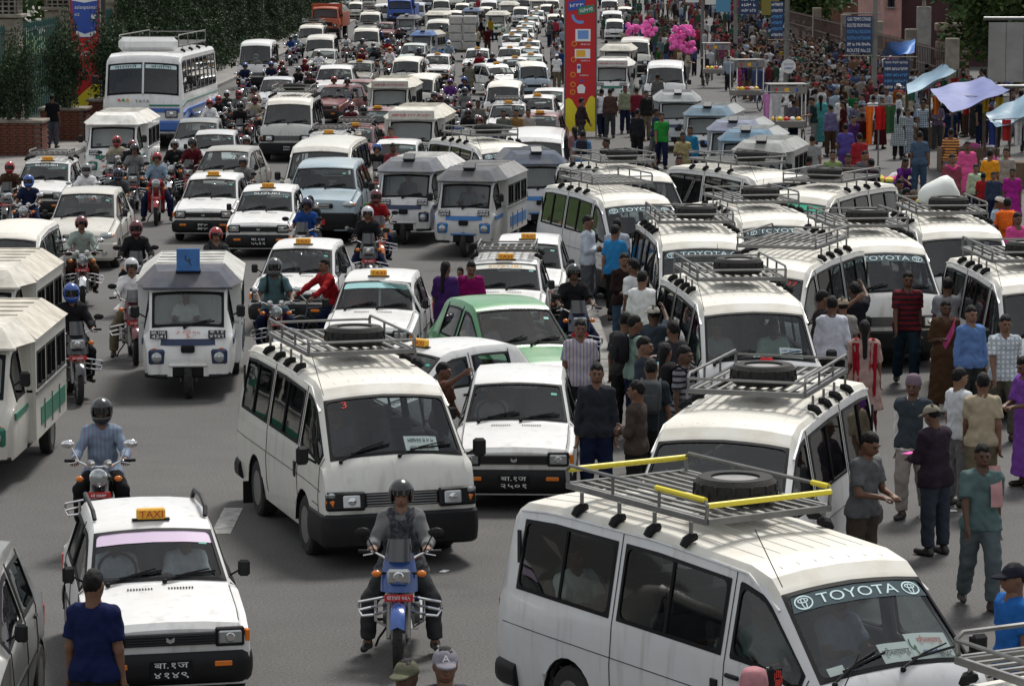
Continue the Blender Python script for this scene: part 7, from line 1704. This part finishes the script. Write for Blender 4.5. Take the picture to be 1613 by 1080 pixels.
FL = [(15,254,'brown','red'),(45,276,'navy','blue'),(136,259,'white','grey'),(186,268,'dark grey','navy'),(212,231,'grey','black'),(184,215,'cream','red'),(178,204,'maroon','grey'),(208,222,'black','maroon'),(275,220,'black','grey'),(303,222,'maroon','black'),(383,246,'grey','grey'),(330,158,'white','red'),(344,151,'black','red'),(357,143,'dark grey','silver'),(376,144,'grey','red'),(400,137,'cream','dark grey'),(402,151,'cream','maroon'),(378,164,'black','dark grey'),(388,216,'white','grey'),(386,101,'navy','blue'),(403,86,'cream','silver'),(427,98,'navy','blue'),(444,96,'red','red'),(430,90,'white','black'),(446,106,'black','dark grey'),(470,106,'black','teal'),(480,92,'maroon','red'),(488,115,'black','black'),(502,80,'white','grey'),(458,58,'blue','black'),(466,55,'pale blue','teal'),
      (545,54,'white','brown'),(568,52,'grey','red'),(570,62,'grey','black'),(588,68,'teal','grey'),(570,76,'maroon','red'),(590,75,'black','dark grey'),(600,52,'navy','blue'),(611,62,'red','blue'),(614,75,'white','orange'),(616,54,'grey','grey'),(628,47,'black','maroon'),(634,46,'black','black'),(526,123,'maroon','red'),(547,125,'black','black'),(553,163,'maroon','maroon'),(573,168,'grey','dark grey'),(594,225,'black','blue'),(660,76,'dark grey','black'),(667,86,'white','dark grey'),(707,66,'pale blue','white'),(755,82,'red','maroon'),(775,84,'navy','black'),(684,147,'black','dark grey'),(694,148,'grey','maroon'),(711,118,'cream','brown'),(709,125,'purple','purple'),(731,123,'navy','blue'),(732,140,'grey','dark grey'),(704,153,'grey','black'),(739,162,'grey','maroon'),(737,172,'black','black'),(755,183,'grey','maroon'),(722,200,'grey','blue'),(740,210,'white','white'),(762,206,'grey','dark grey'),(774,118,'dark grey','dark grey'),(695,41,'dark grey','black'),(706,44,'cream','black')]
WHERE = lambda u, v: 'beside the brick planters' if u < 60 else 'in the pack behind the beige hatchback' if u < 320 and v > 195 else 'behind the white taxis' if v > 200 and u < 420 else 'beside the bus' if u < 410 and v > 125 else 'in the far pack by the tall van' if u < 500 and v < 125 else 'in the far pack near the orange lorry' if u < 650 and v < 90 else 'among the maroon cars' if u < 600 else 'beside the header board three-wheelers' if u < 770 and v > 115 else 'among the distant taxis'
for i, (u, v, tc_, hc) in enumerate(FL):
    rider(u, v, random.uniform(-8, 8), random.choice('mmcfc'), random.choice(['black', 'red', 'dark grey', 'maroon', 'blue', 'black']), random.choice(['short', 'long', 'jacket'] if tc_ in ('black', 'grey', 'navy') else ['short', 'long']), tc_, hc, WHERE(u, v), random.choice(['ride', 'ride', 'ridedown']), pil=((random.choice(['maroon', 'white', 'pink', 'teal']), random.choice(['hair', 'longhair', 'openhelmet']), 'maroon') if i % 6 == 3 else None))
BC = make_bicycle(); x, y = G(506, 397, 1.68); put(BC, x + .1, y, R(-50), 'dark bicycle ridden by the boy in the red jersey', 'bicycle')
person('cycle', x + .1 - .12*math.sin(R(-50)), y + .12*math.cos(R(-50)), R(-50), 'boy in red jersey leaning over a bicycle beside the white taxi', None, ('long', (.42,.02,.025)), CN['navy'], scale=.93)

# ------------------------------------------------------------------ people on foot
def walker(u, v, rz, pose, label, top, legs, head='hair', hcol=(.02,)*3, h=1.70, **k):
    s_ = h/1.72; x, y = G(u, v, h + (.06 if head == 'topi' else .01)); return person(pose, x, y, R(rz), label, k.pop('group', None), top, CN.get(legs, legs), head=head, hcol=hcol, scale=s_, **k)
c = CN
walker(147, 898, 165, 'stand', 'man in navy polo shirt with his back turned beside the pink strip taxi', ('short', (.015,.022,.085)), 'black')
walker(640, 1040, -25, 'stand', 'youth in camouflage cap in front of the blue motorcycle', ('jacket', c['dark grey']), 'black', 'cap', (.12,.12,.08), 1.62, tm=None); capman = walker(701, 1021, 5, 'stand', 'man in grey cap with a white letter in front of the blue motorcycle', ('long', (.10,.10,.13)), 'black', 'cap', (.22,.21,.24)); q = POSES['stand'].P['hed']; tv, tf = text_fit('A', .055, .05); qb = MB(); qb.add([(q[0] + p[0], q[1] - .105 + p[1]*.35, q[2] + .185 + p[1]*.9) for p in tv], tf); sub('cap_letter', qb.mesh('cap_letter', M_WHITE, 0), capman)
walker(1188, 1046, 10, 'stand', 'person in pink patterned topi hat beside the taped rack microbus', ('short', c['grey']), 'black', 'topi', (.42,.20,.22))
walker(914, 503, 4, 'stand', 'man in pale striped short sleeved shirt beside the green hatchback', ('short', (.52,.46,.46)), 'black', tm=M_STRIPE); walker(940, 572, 0, 'stand', 'stout man with moustache in charcoal shirt among the passengers', ('long', (.035,.04,.05)), 'navy'); walker(1003, 600, 250, 'folded', 'man in brown shirt talking to the man in charcoal', ('long', (.085,.065,.055)), 'black', h=1.62)
walker(692, 571, 75, 'reach', 'brown skinned boy reaching into the window of the turned taxi', ('short', (.16,.075,.05)), 'brown', h=1.5, skin=(.115,.055,.034))
Q = 'passengers waiting beside the hand marked microbus'
for u, v, rz, po, tc_, lg, lb, ex, hd, hc in ((1000, 497, 110, 'stand2', (.30,.42,.36), 'navy', 'youth in pale green shirt with dark backpack', (('backpack', (.02,.02,.022)),), 'hair', None), (1015, 531, 70, 'stand', (.05,.06,.08), 'black', 'youth looking aside in a dark jacket', (), 'hair', None), (1026, 566, 170, 'stand', (.03,.04,.05), 'black', 'man seen from behind with large grey backpack', (('backpack', (.06,.065,.07)),), 'hair', None), (1048, 541, 150, 'stand2', (.55,.48,.38), 'black', 'woman in cream top with a blue strap', (('scarf', (.05,.35,.55)),), 'longhair', None), (1078, 545, 60, 'stand', (.28,.28,.31), 'black', 'man in grey hooped shirt with black bag', (('backpack', (.015,.015,.017)),), 'hair', None), (1033, 482, 200, 'reach', (.06,.08,.10), 'dark grey', 'man in beige cap raising his hand', (), 'cap', (.45,.42,.36)), (985, 492, 160, 'stand', (.05,.05,.05), 'black', 'man in black vest seen from behind', (), 'hair', None), (1060, 506, 210, 'stand', (.04,.04,.045), 'black', 'dark haired youth pressed against the microbus door', (), 'hair', None)):
    walker(u, v, rz, po, lb + ' beside the hand marked microbus', ('short', tc_), lg, hd, hc or (.02,)*3, 1.66, group=Q, extra=ex, tm=M_HSTRIPE if 'hooped' in lb else None)
walker(926, 340, 70, 'folded', 'man in pale blue shirt and grey trousers beside the silver white microbus', ('long', (.50,.55,.62)), (.14,.15,.17), h=1.72); walker(968, 352, 150, 'walk', 'man in black and bright blue shirt carrying a red bag', ('short', (.03,.22,.50)), 'black', extra=(('bag', (.5,.02,.03), 'R', 'red carrier bag held by the man in black and blue'),)); walker(972, 345, 170, 'stand', 'man in pale shirt behind the man in bright blue', ('short', (.45,.5,.58)), 'black'); walker(983, 399, 15, 'folded', 'woman in dark brown top and jeans at the head of the waiting group', ('long', (.035,.02,.02)), (.05,.09,.14), 'longhair', h=1.62); walker(997, 408, 230, 'stand2', 'youth in white shirt turned towards the microbus', ('short', (.68,.68,.68)), 'navy'); walker(1012, 427, 160, 'stand', 'man in white shirt seen from behind beside the name strip microbus', ('long', (.70,.70,.70)), 'black')
vx, vy = spot(1140, 690, -18, 'van'); cs_, sn_ = math.cos(R(-18)), math.sin(R(-18)); person('hold', vx + 1.12*cs_ + .25*sn_, vy + 1.12*sn_ - .25*cs_, R(45), 'conductor in grey shirt counting money at the side of the white microbus', None, ('short', (.16,.165,.17)), (.085,.065,.05), scale=.98); walker(1208, 562, 35, 'stand', 'man in red cap and dark jacket between two microbuses', ('jacket', (.06,.08,.12)), 'black', 'cap', (.45,.015,.025), 1.66)
walker(1440, 582, -20, 'walk2', 'elderly man in patterned topi, dark knitted vest and grey trousers', ('long', (.62,.61,.60)), (.30,.27,.25), 'topi', (.16,.12,.15), 1.66, extra=()); 
vx, vy = G(1440, 582, 1.72); vo = [o for o in COL.objects if o.name.startswith('person') and o.get('label', '').startswith('elderly')][0]; sub('knitted_vest', pm('walk2', 'vest'), vo, (.035,.045,.055))
walker(1476, 638, 215, 'hold', 'man in plum jacket and cap holding a pink paper', ('jacket', (.045,.03,.045)), (.05,.06,.08), 'cap', (.26,.24,.18), 1.62, extra=(('paper', (.75,.15,.45)),)); walker(1547, 693, 5, 'walk', 'thin man in teal shirt and grey trousers with a pink towel on his shoulder', ('short', (.13,.20,.20)), (.12,.15,.16), shoe=(.05,.04,.035), skin=SKINS[3], h=1.68, extra=(('towel', (.45,.25,.25)),))
walker(1549, 585, 175, 'walk2', 'youth in cream shirt seen from behind walking from the elderly man', ('short', (.52,.44,.31)), 'khaki', h=1.66); walker(1512, 580, 120, 'stand', 'youth in white shirt looking away beside the elderly man', ('short', (.58,.60,.62)), 'grey', h=1.62); walker(1597, 888, -70, 'stand', 'youth in bright blue shirt and black cap beside the empty rack', ('short', (.03,.17,.55)), 'navy', 'cap', (.02,.02,.03), 1.66)
walker(1362, 505, 178, 'stand', 'woman in pink tunic with long plait and red scarf seen from behind', ('short', (.50,.34,.30)), 'maroon', 'longhair', h=1.60, dress='kurta', extra=(('scarf', (.28,.01,.02)), ('bag', (.02,.12,.55), 'L', 'blue plastic bag held by the woman with the red scarf')))
walker(1311, 467, 172, 'stand2', 'man in white shirt seen from behind at the turned microbus', ('long', (.60,.61,.68)), 'black'); walker(1430, 424, 0, 'walk', 'broad man in dark red hooped polo shirt walking between microbuses', ('short', (.20,.02,.03)), (.02,.04,.06), h=1.74, tm=M_HSTRIPE); walker(1490, 473, 5, 'stand2', 'woman in grey blouse with pink shawl and brown patterned skirt', ('short', (.10,.055,.03)), 'brown', 'longhair', h=1.58, dress='sari', extra=(('shawl', (.60,.10,.26)),)); walker(1530, 482, 20, 'stand', 'man in blue shirt beside the woman with the pink shawl', ('long', (.16,.28,.58)), (.04,.045,.04), h=1.66); walker(1583, 492, 6, 'walk', 'man in white checked shirt and olive trousers striding past the microbus', ('short', (.66,.69,.70)), (.11,.10,.075), h=1.70, tm=M_CHECK)
walker(1622, 560, -60, 'hold', 'woman in purple dress holding a dark red bag', ('short', (.24,.08,.42)), 'purple', 'longhair', h=1.60, dress='sari'); walker(1350, 445, 200, 'reach', 'man in black printed shirt reaching for the microbus door', ('short', (.02,.02,.025)), 'black'); walker(1327, 469, 190, 'stand', 'man in tan cap crowding at the microbus door', ('short', (.35,.33,.30)), 'black', 'cap', (.38,.30,.22), 1.62); walker(1292, 458, 110, 'reach', 'dark haired man with raised arm at the turned microbus', ('short', (.05,.04,.04)), 'black'); walker(1495, 438, 170, 'reach', 'man reaching up to the window of the market edge microbus', ('short', (.3,.3,.32)), 'black')
walker(702, 412, 150, 'stand2', 'woman in violet dress with long dark hair beside the open taxi door', ('short', (.07,.025,.14)), 'purple', 'longhair', h=1.58, dress='sari'); walker(741, 410, 10, 'hold', 'woman in magenta dress holding a child before the racked taxi', ('short', (.30,.01,.13)), 'purple', 'longhair', h=1.58, dress='sari', extra=()); walker(725, 421, -20, 'stand', 'small child in striped shirt between the two women', ('short', (.45,.25,.30)), 'navy', h=1.2, tm=M_STRIPE)
walker(82, 155, 170, 'stand', 'man in black shirt with blue collar by the brick planters', ('short', (.012,.014,.018)), (.09,.10,.13), z=.12)
for u, v, rz, po, tc_, lg, lb, kw in ((1042, 176, 5, 'walk', (.04,.34,.06), 'navy', 'man in bright green shirt walking past the grey three-wheelers', {}), (1018, 143, 30, 'stand', (.02,.02,.02), 'khaki', 'man in black jacket behind the man in green', {}), (1004, 172, 150, 'stand', (.025,.025,.03), 'black', 'man all in black beside the kick-started motorcycle', {}), (1032, 170, 100, 'walk2', (.04,.06,.10), 'grey', 'youth in dark blue by the man in green', {}), (948, 139, 190, 'walk2', (.72,.73,.76), 'navy', 'man in white shirt walking past the advertising pillar', {}), (961, 140, 175, 'stand', (.10,.06,.05), 'dark grey', 'man in brown striped shirt with hands behind his back', {}), (915, 153, 120, 'walk', (.05,.03,.035), 'dark grey', 'man in dark shirt crossing before the advertising pillar', {}), (905, 200, 200, 'stand', (.3,.15,.15), 'black', 'woman in shawl at the foot of the advertising pillar', dict(dress='kurta', head='longhair')), (918, 206, 170, 'stand', (.10,.25,.45), 'black', 'man with black backpack at the foot of the advertising pillar', dict(extra=(('backpack', (.02,.02,.03)),))), (955, 218, -60, 'stand2', (.05,.055,.06), 'black', 'man in dark vest over white shirt near the pillar', {}), (1076, 208, 10, 'stand2', (.50,.42,.20), 'khaki', 'man in pale yellow shirt by the parked three-wheelers', {}), (1087, 199, -20, 'stand', (.03,.25,.45), 'navy', 'woman in bright blue between parked three-wheelers', dict(head='longhair')), (1030, 245, -10, 'stand', (.5,.5,.5), 'black', 'man with orange bag behind the silver white microbus', {}), (1070, 246, 0, 'stand', (.3,.2,.15), 'black', 'young man peering over the side-on microbus', {}), (879, 200, -15, 'stand', (.03,.03,.03), 'black', 'man in black beside the bare roof van', {}), (985, 135, 15, 'stand', (.30,.36,.24), 'navy', 'woman in sage green top beside the motorcycle', dict(head='longhair')), (1003, 138, 160, 'stand', (.2,.02,.04), 'navy', 'person in dark red beside the sage green woman', {}), (1019, 108, 190, 'reach', (.40,.48,.52), 'grey', 'man in pale blue leaning into the white van door', {}), (1036, 117, 180, 'stand', (.14,.15,.14), 'grey', 'man in olive shirt waiting at the white van', {}),
    (793, 173, 0, 'stand', (.15,.16,.13), 'khaki', 'man in olive shirt behind the bare roof van', {}), (813, 172, -20, 'stand', (.35,.2,.08), 'brown', 'youth in patterned brown shirt by the racked taxi', {}), (832, 171, 10, 'stand', (.5,.47,.42), 'khaki', 'youth in pale shirt beside the youth in brown', {}), (774, 197, 20, 'stand', (.3,.35,.6), 'navy', 'man in lilac shirt between taxis and microbus', {}), (753, 158, 0, 'stand', (.2,.19,.17), 'khaki', 'tall man in grey brown shirt among the riders', {}), (739, 97, 160, 'walk', (.2,.19,.15), 'khaki', 'man with a bag walking between the taxis', {}), (615, 200, 0, 'stand', (.45,.03,.05), 'black', 'young man in red top before the header board three-wheeler', {}), (564, 206, 10, 'stand', (.55,.57,.6), 'grey', 'man in white cap and shirt between van and motorcycle', dict(head='cap', hcol=(.5,.45,.38))), (619, 226, 15, 'stand', (.3,.05,.06), 'black', 'woman with long hair beside the dark clad rider', dict(head='longhair')), (736, 232, 60, 'reach', (.45,.3,.2), 'brown', 'boy leaning from the window of the crosswise microbus', dict(h=1.5)),
    (1449, 207, 165, 'stand', (.09,.14,.22), (.05,.09,.15), 'heavy man in denim shirt seen from behind in the market', dict(h=1.72)), (1500, 243, 10, 'stand', (.36,.09,.13), 'maroon', 'woman in rose dress with pink shawl and handbag', dict(dress='kurta', head='longhair', extra=(('scarf', (.65,.05,.22)),))), (1524, 223, 5, 'stand', (.70,.10,.28), 'pink', 'woman in bright pink dress behind the woman in rose', dict(dress='kurta', head='longhair')), (1498, 203, 170, 'stand', (.62,.27,.08), 'grey', 'man in orange hooped shirt before the slate tarpaulin', dict(tm=M_HSTRIPE)), (1560, 236, 150, 'stand', (.70,.28,.02), 'black', 'man in yellow orange vest near the market edge', {}), (1585, 233, -20, 'stand', (.42,.40,.36), 'dark grey', 'youth in beige shirt by the market edge', {}), (1537, 259, 0, 'stand', (.45,.60,.40), 'navy', 'boy in green and white shirt beside the woman in rose', dict(h=1.4)), (1549, 272, 170, 'stand', (.50,.03,.03), 'black', 'small boy in red before the man in orange', dict(h=1.25)), (1565, 271, 0, 'stand', (.05,.07,.12), 'navy', 'small boy in dark shirt beside the boy in red', dict(h=1.3)), (1595, 265, -10, 'stand', (.45,.03,.30), 'purple', 'girl in magenta shawl at the right market edge', dict(dress='kurta', head='longhair', h=1.5)), (1568, 309, 80, 'hold', (.45,.55,.70), 'navy', 'man in white cap and pale blue shirt counting notes', dict(head='cap', hcol=(.6,.58,.52))), (1587, 312, 170, 'stand', (.70,.14,.02), 'black', 'person with bright orange bag behind the man in the white cap', dict(extra=(('backpack', (.75,.14,.02)),))), (1603, 335, 20, 'stand', (.65,.08,.28), 'pink', 'woman in pink by the white sack microbus', dict(head='longhair', dress='kurta')), (1418, 250, 30, 'squat', (.16,.03,.25), 'purple', 'woman in purple squatting beside the clothes heap', dict(h=1.6, head='longhair', dress=None, foot=262)), (1275, 245, 150, 'stand', (.36,.36,.34), 'grey', 'old balding man in grey shirt with hand at his chin', {}), (1280, 213, 170, 'stand', (.36,.37,.37), 'grey', 'bald man in grey shirt seen from behind', {}), (1312, 237, 0, 'stand', (.30,.40,.16), 'khaki', 'woman in lime green blouse with long dark hair', dict(head='longhair')), (1336, 243, -5, 'stand', (.09,.07,.06), 'black', 'woman in dark sleeveless top with wavy hair', dict(head='longhair')), (1332, 195, 175, 'stand', (.12,.09,.34), 'purple', 'person in violet shirt in the thick of the market', {}), (1354, 210, 190, 'stand', (.40,.03,.04), 'black', 'person in red shirt beside the person in violet', {}), (1250, 225, 40, 'stand', (.012,.012,.015), 'black', 'woman veiled in black near the grey three-wheelers', dict(dress='sari', head='longhair')), (1326, 150, 180, 'stand', (.62,.60,.56), (.12,.2,.32), 'man in cream shirt and jeans with his back turned', {}), (1293, 150, 175, 'stand', (.10,.42,.42), 'teal', 'woman in turquoise dress with a black bag', dict(dress='sari', head='longhair')), (1362, 238, 20, 'stand', (.16,.15,.17), 'black', 'man in grey leaning beside the display of garments', {}), (1372, 250, 200, 'stand', (.03,.02,.03), 'black', 'man in dark clothes at the garment display', {})):
    kw = dict(kw); kw.pop('foot', None); h = kw.pop('h', 1.68)
    if po == 'squat': h = 1.7; x, y = G(u, v, .95); person(po, x, y, R(rz), lb, 'people in the market', ('short', tc_), CN[lg], head=kw.get('head', 'hair')); continue
    walker(u, v, rz, po, lb, ('short' if random.random() < .6 else 'long', tc_), lg, h=h, group='people on foot between the vehicles' if u < 1240 else 'people in the market', **kw)
for u, v, rz, tc_, lb in ((1412, 298, 90, (.2,.12,.08), 'vendor in brown squatting behind the parked microbus'), (1425, 300, 60, (.15,.14,.12), 'vendor in a cap squatting beside the yellow heap'), (1465, 320, -70, (.08,.08,.09), 'balding vendor squatting near the white sack microbus'), (1408, 283, 30, (.10,.25,.25), 'vendor in teal squatting by the orange heap')):
    x, y = G(u, v, .95); person('squat', x, y, R(rz), lb, 'people in the market', ('short', tc_), CN['black'], head='cap' if 'cap' in lb else 'hair', hcol=(.15,.12,.09))
# the market crowd: people one can tell apart
def inpoly(x, y, P_):
    r_ = False
    for (x1, y1), (x2, y2) in zip(P_, P_[1:] + P_[:1]):
        if (y1 > y) != (y2 > y) and x < (x2-x1)*(y-y1)/(y2-y1) + x1: r_ = not r_
    return r_
ZONES = [([(1085,92),(1230,80),(1300,120),(1290,190),(1215,170),(1100,135)], 48, 'among the vendor carts'), ([(1230,150),(1380,130),(1400,200),(1385,262),(1330,275),(1240,235)], 40, 'below the round notice'), ([(1390,195),(1470,185),(1600,205),(1613,240),(1470,245),(1400,255)], 26, 'at the stalls under the tarpaulins'), ([(955,72),(1080,66),(1085,135),(1050,130),(985,112)], 22, 'behind the advertising pillar'), ([(862,60),(888,60),(888,150),(872,150)], 10, 'between the taxi column and the pillar'), ([(735,30),(770,30),(790,95),(735,90)], 10, 'walking between the distant taxis')]
SHIRTS = ['black','navy','blue','red','white','grey','brown','maroon','pale blue','teal','pink','orange','yellow','purple','green','cream','khaki','dark grey','white','black','grey','dark grey','cream','maroon','navy','black','brown','dark grey','white','grey','black']
used = {}
for P_, n, wh in ZONES:
    k = 0; tries = 0; pts_ = []
    while k < n and tries < 6000:
        tries += 1; u, v = random.uniform(min(p[0] for p in P_), max(p[0] for p in P_)), random.uniform(min(p[1] for p in P_), max(p[1] for p in P_))
        if not inpoly(u, v, P_): continue
        x, y = G(u, v)
        if any(math.hypot(x-a, (y-b)) < .55 for a, b in pts_): continue
        if any(abs((x-a)*math.cos(R(h)) + (y-b)*math.sin(R(h))) < 1.05 and abs(-(x-a)*math.sin(R(h)) + (y-b)*math.cos(R(h))) < 2.5 for a, b, h, rf in PLACED): continue
        pts_.append((x, y)); k += 1; tcn = random.choice(SHIRTS); lg = random.choice(['black','navy','dark grey','grey','khaki','brown']); wom = random.random() < .28; po = random.choice(['stand','stand','stand2','walk','walk2','folded','hold'])
        cap_ = (not wom) and random.random() < .15; nm = '%s in %s %s %s' % ('woman' if wom else 'man', hy(tcn), ('dress' if wom else 'shirt' if cap_ else 'shirt and %s trousers' % hy(lg)), {'walk':'walking','walk2':'walking','folded':'arms folded','hold':'looking down','stand2':'arm bent','stand':'standing'}[po] + ' ' + wh)
        hd = 'longhair' if wom else 'cap' if cap_ else 'hair'; hcn = random.choice(['red','white','black','khaki'])
        if hd == 'cap': nm = nm.replace('man in', 'man in %s cap and' % hcn, 1)
        person(po, x, y, R(random.choice([0, 180, 90, -90, 30, 150]) + random.uniform(-30, 30)), nm, wh, (random.choice(['short','long']), tuple(q_*random.uniform(.4, .8) for q_ in CN[tcn]) if tcn not in ('white', 'cream') else CN[tcn]), CN[lg], head=hd, hcol=CN[hcn], scale=random.uniform(.9, 1.0)*(.94 if wom else 1), dress=random.choice(['kurta','sari']) if wom else None, tm=random.choice([None]*5 + [M_STRIPE, M_CHECK]))
# beyond them the crowd reads as one mass
def tiny_person(rg):
    def fn(X):
        d = cone(X, (0,0,1.32), (0,0,.92), .17, .15); d = smin(d, cone(X, (-.17,0,1.34), (.17,0,1.34), .07, .07), .05)
        for sg in (-1, 1): d = smin(d, cone(X, (sg*.2,0,1.34), (sg*.24,-.03,.82), .055, .045), .03)
        return d
    def lg(X): return np.minimum(cone(X, (-.08,0,.92), (-.1,.02,.05), .10, .06), cone(X, (.08,0,.92), (.1,-.04,.05), .10, .06))
    def hd(X): return ellip(X, (0,0,1.58), (.085,.10,.125))
    def hr(X): return np.maximum(ellip(X, (0,.02,1.61), (.095,.11,.12)), -(X[..., 1] + .035) - (X[..., 2] - 1.63)*.8)
    return [mesh_sdf(f, (-.4,-.3,0), (.4,.3,1.85), .042, '', None) for f in (fn, lg, hd, hr)]
TP = tiny_person(None); ch = []; cm_ = [(.02,.02,.025),(.10,.02,.025),(.40,.40,.40),(.05,.07,.14),(.14,.08,.05),(.28,.03,.05),(.25,.30,.36),(.03,.03,.035),(.03,.08,.05),(.2,.19,.17)]
def far_crowd(P_, n, seed):
    rg = np.random.RandomState(seed); k = 0
    while k < n:
        u, v = rg.uniform(min(p[0] for p in P_), max(p[0] for p in P_)), rg.uniform(min(p[1] for p in P_), max(p[1] for p in P_))
        if not inpoly(u, v, P_): continue
        x, y = G(u, v)
        if any(abs((x-a_)*math.cos(R(h)) + (y-b_)*math.sin(R(h))) < 1.05 and abs(-(x-a_)*math.sin(R(h)) + (y-b_)*math.cos(R(h))) < 2.5 for a_, b_, h, rf in PLACED): n -= 1; continue
        k += 1; a = rg.uniform(0, 6.28); ca, sa = math.cos(a), math.sin(a); s_ = rg.uniform(.9, 1.05); M = np.array(((ca,-sa,0),(sa,ca,0),(0,0,1)))*s_
        for (v_, q_), m_ in zip(TP, (rg.randint(0, 10), rg.choice([0, 3, 9, 4]), 10, 11)): ch.append((v_ @ M.T + np.array((x, y, 0)), q_, int(m_)))
far_crowd([(945,30),(1120,16),(1235,60),(1230,84),(1085,92),(1080,66),(950,68)], 130, 3); far_crowd([(942,12),(1240,8),(1240,30),(945,32)], 90, 4); far_crowd([(1240,90),(1330,105),(1330,132),(1235,150)], 34, 5)
far_crowd([(1085,80),(1235,76),(1290,112),(1290,150),(1130,125)], 46, 6); far_crowd([(1240,110),(1370,110),(1390,150),(1380,190),(1250,165)], 50, 7); far_crowd([(1100,100),(1240,100),(1300,140),(1290,190),(1130,150)], 70, 11); far_crowd([(1240,130),(1385,130),(1420,185),(1395,225),(1260,215)], 80, 12); far_crowd([(1400,170),(1480,165),(1600,180),(1613,200),(1470,205)], 50, 13); far_crowd([(1000,60),(1090,75),(1100,120),(1060,120)], 24, 14); far_crowd([(1500,208),(1640,214),(1640,245),(1560,236)], 20, 15)
far_crowd([(735,18),(775,18),(790,50),(735,60)], 16, 8); far_crowd([(866,30),(888,22),(888,95),(868,100)], 18, 9); far_crowd([(944,28),(1000,40),(1085,80),(1060,110),(990,75),(946,60)], 24, 10)
fc = bpy.data.objects.new('distant_crowd', to_mesh('distant_crowd', ch, [mat('crowd_cloth_%d' % i, q, rough=.9, spec=.15) for i, q in enumerate(cm_)] + [mat('crowd_skin', (.16,.085,.055), rough=.6), M_HAIR])); COL.objects.link(fc); tag(fc, 'dense distant crowd filling the far side of the street', 'crowd', None, 'stuff')
# litter on the ground by the elderly man and the market
for i, (u, v) in enumerate(((1447, 734), (1382, 742), (1560, 905), (1475, 866), (1330, 905), (1500, 805), (1452, 815), (700, 900), (1040, 640))):
    x, y = G(u, v); solo('paper_scrap', MB().box((x, y, .008), (random.uniform(.06, .16), random.uniform(.05, .1), .006), 0, random.uniform(0, 3)), M_PAPER, None, 'scrap of pale paper lying on the asphalt', 'litter', 'paper scraps on the asphalt')
gone = []
def drop(o):
    gone.append(o)
    for q in KID.get(o.name, []): drop(q)
for o in PROTOS: drop(o)
bpy.data.batch_remove(gone)
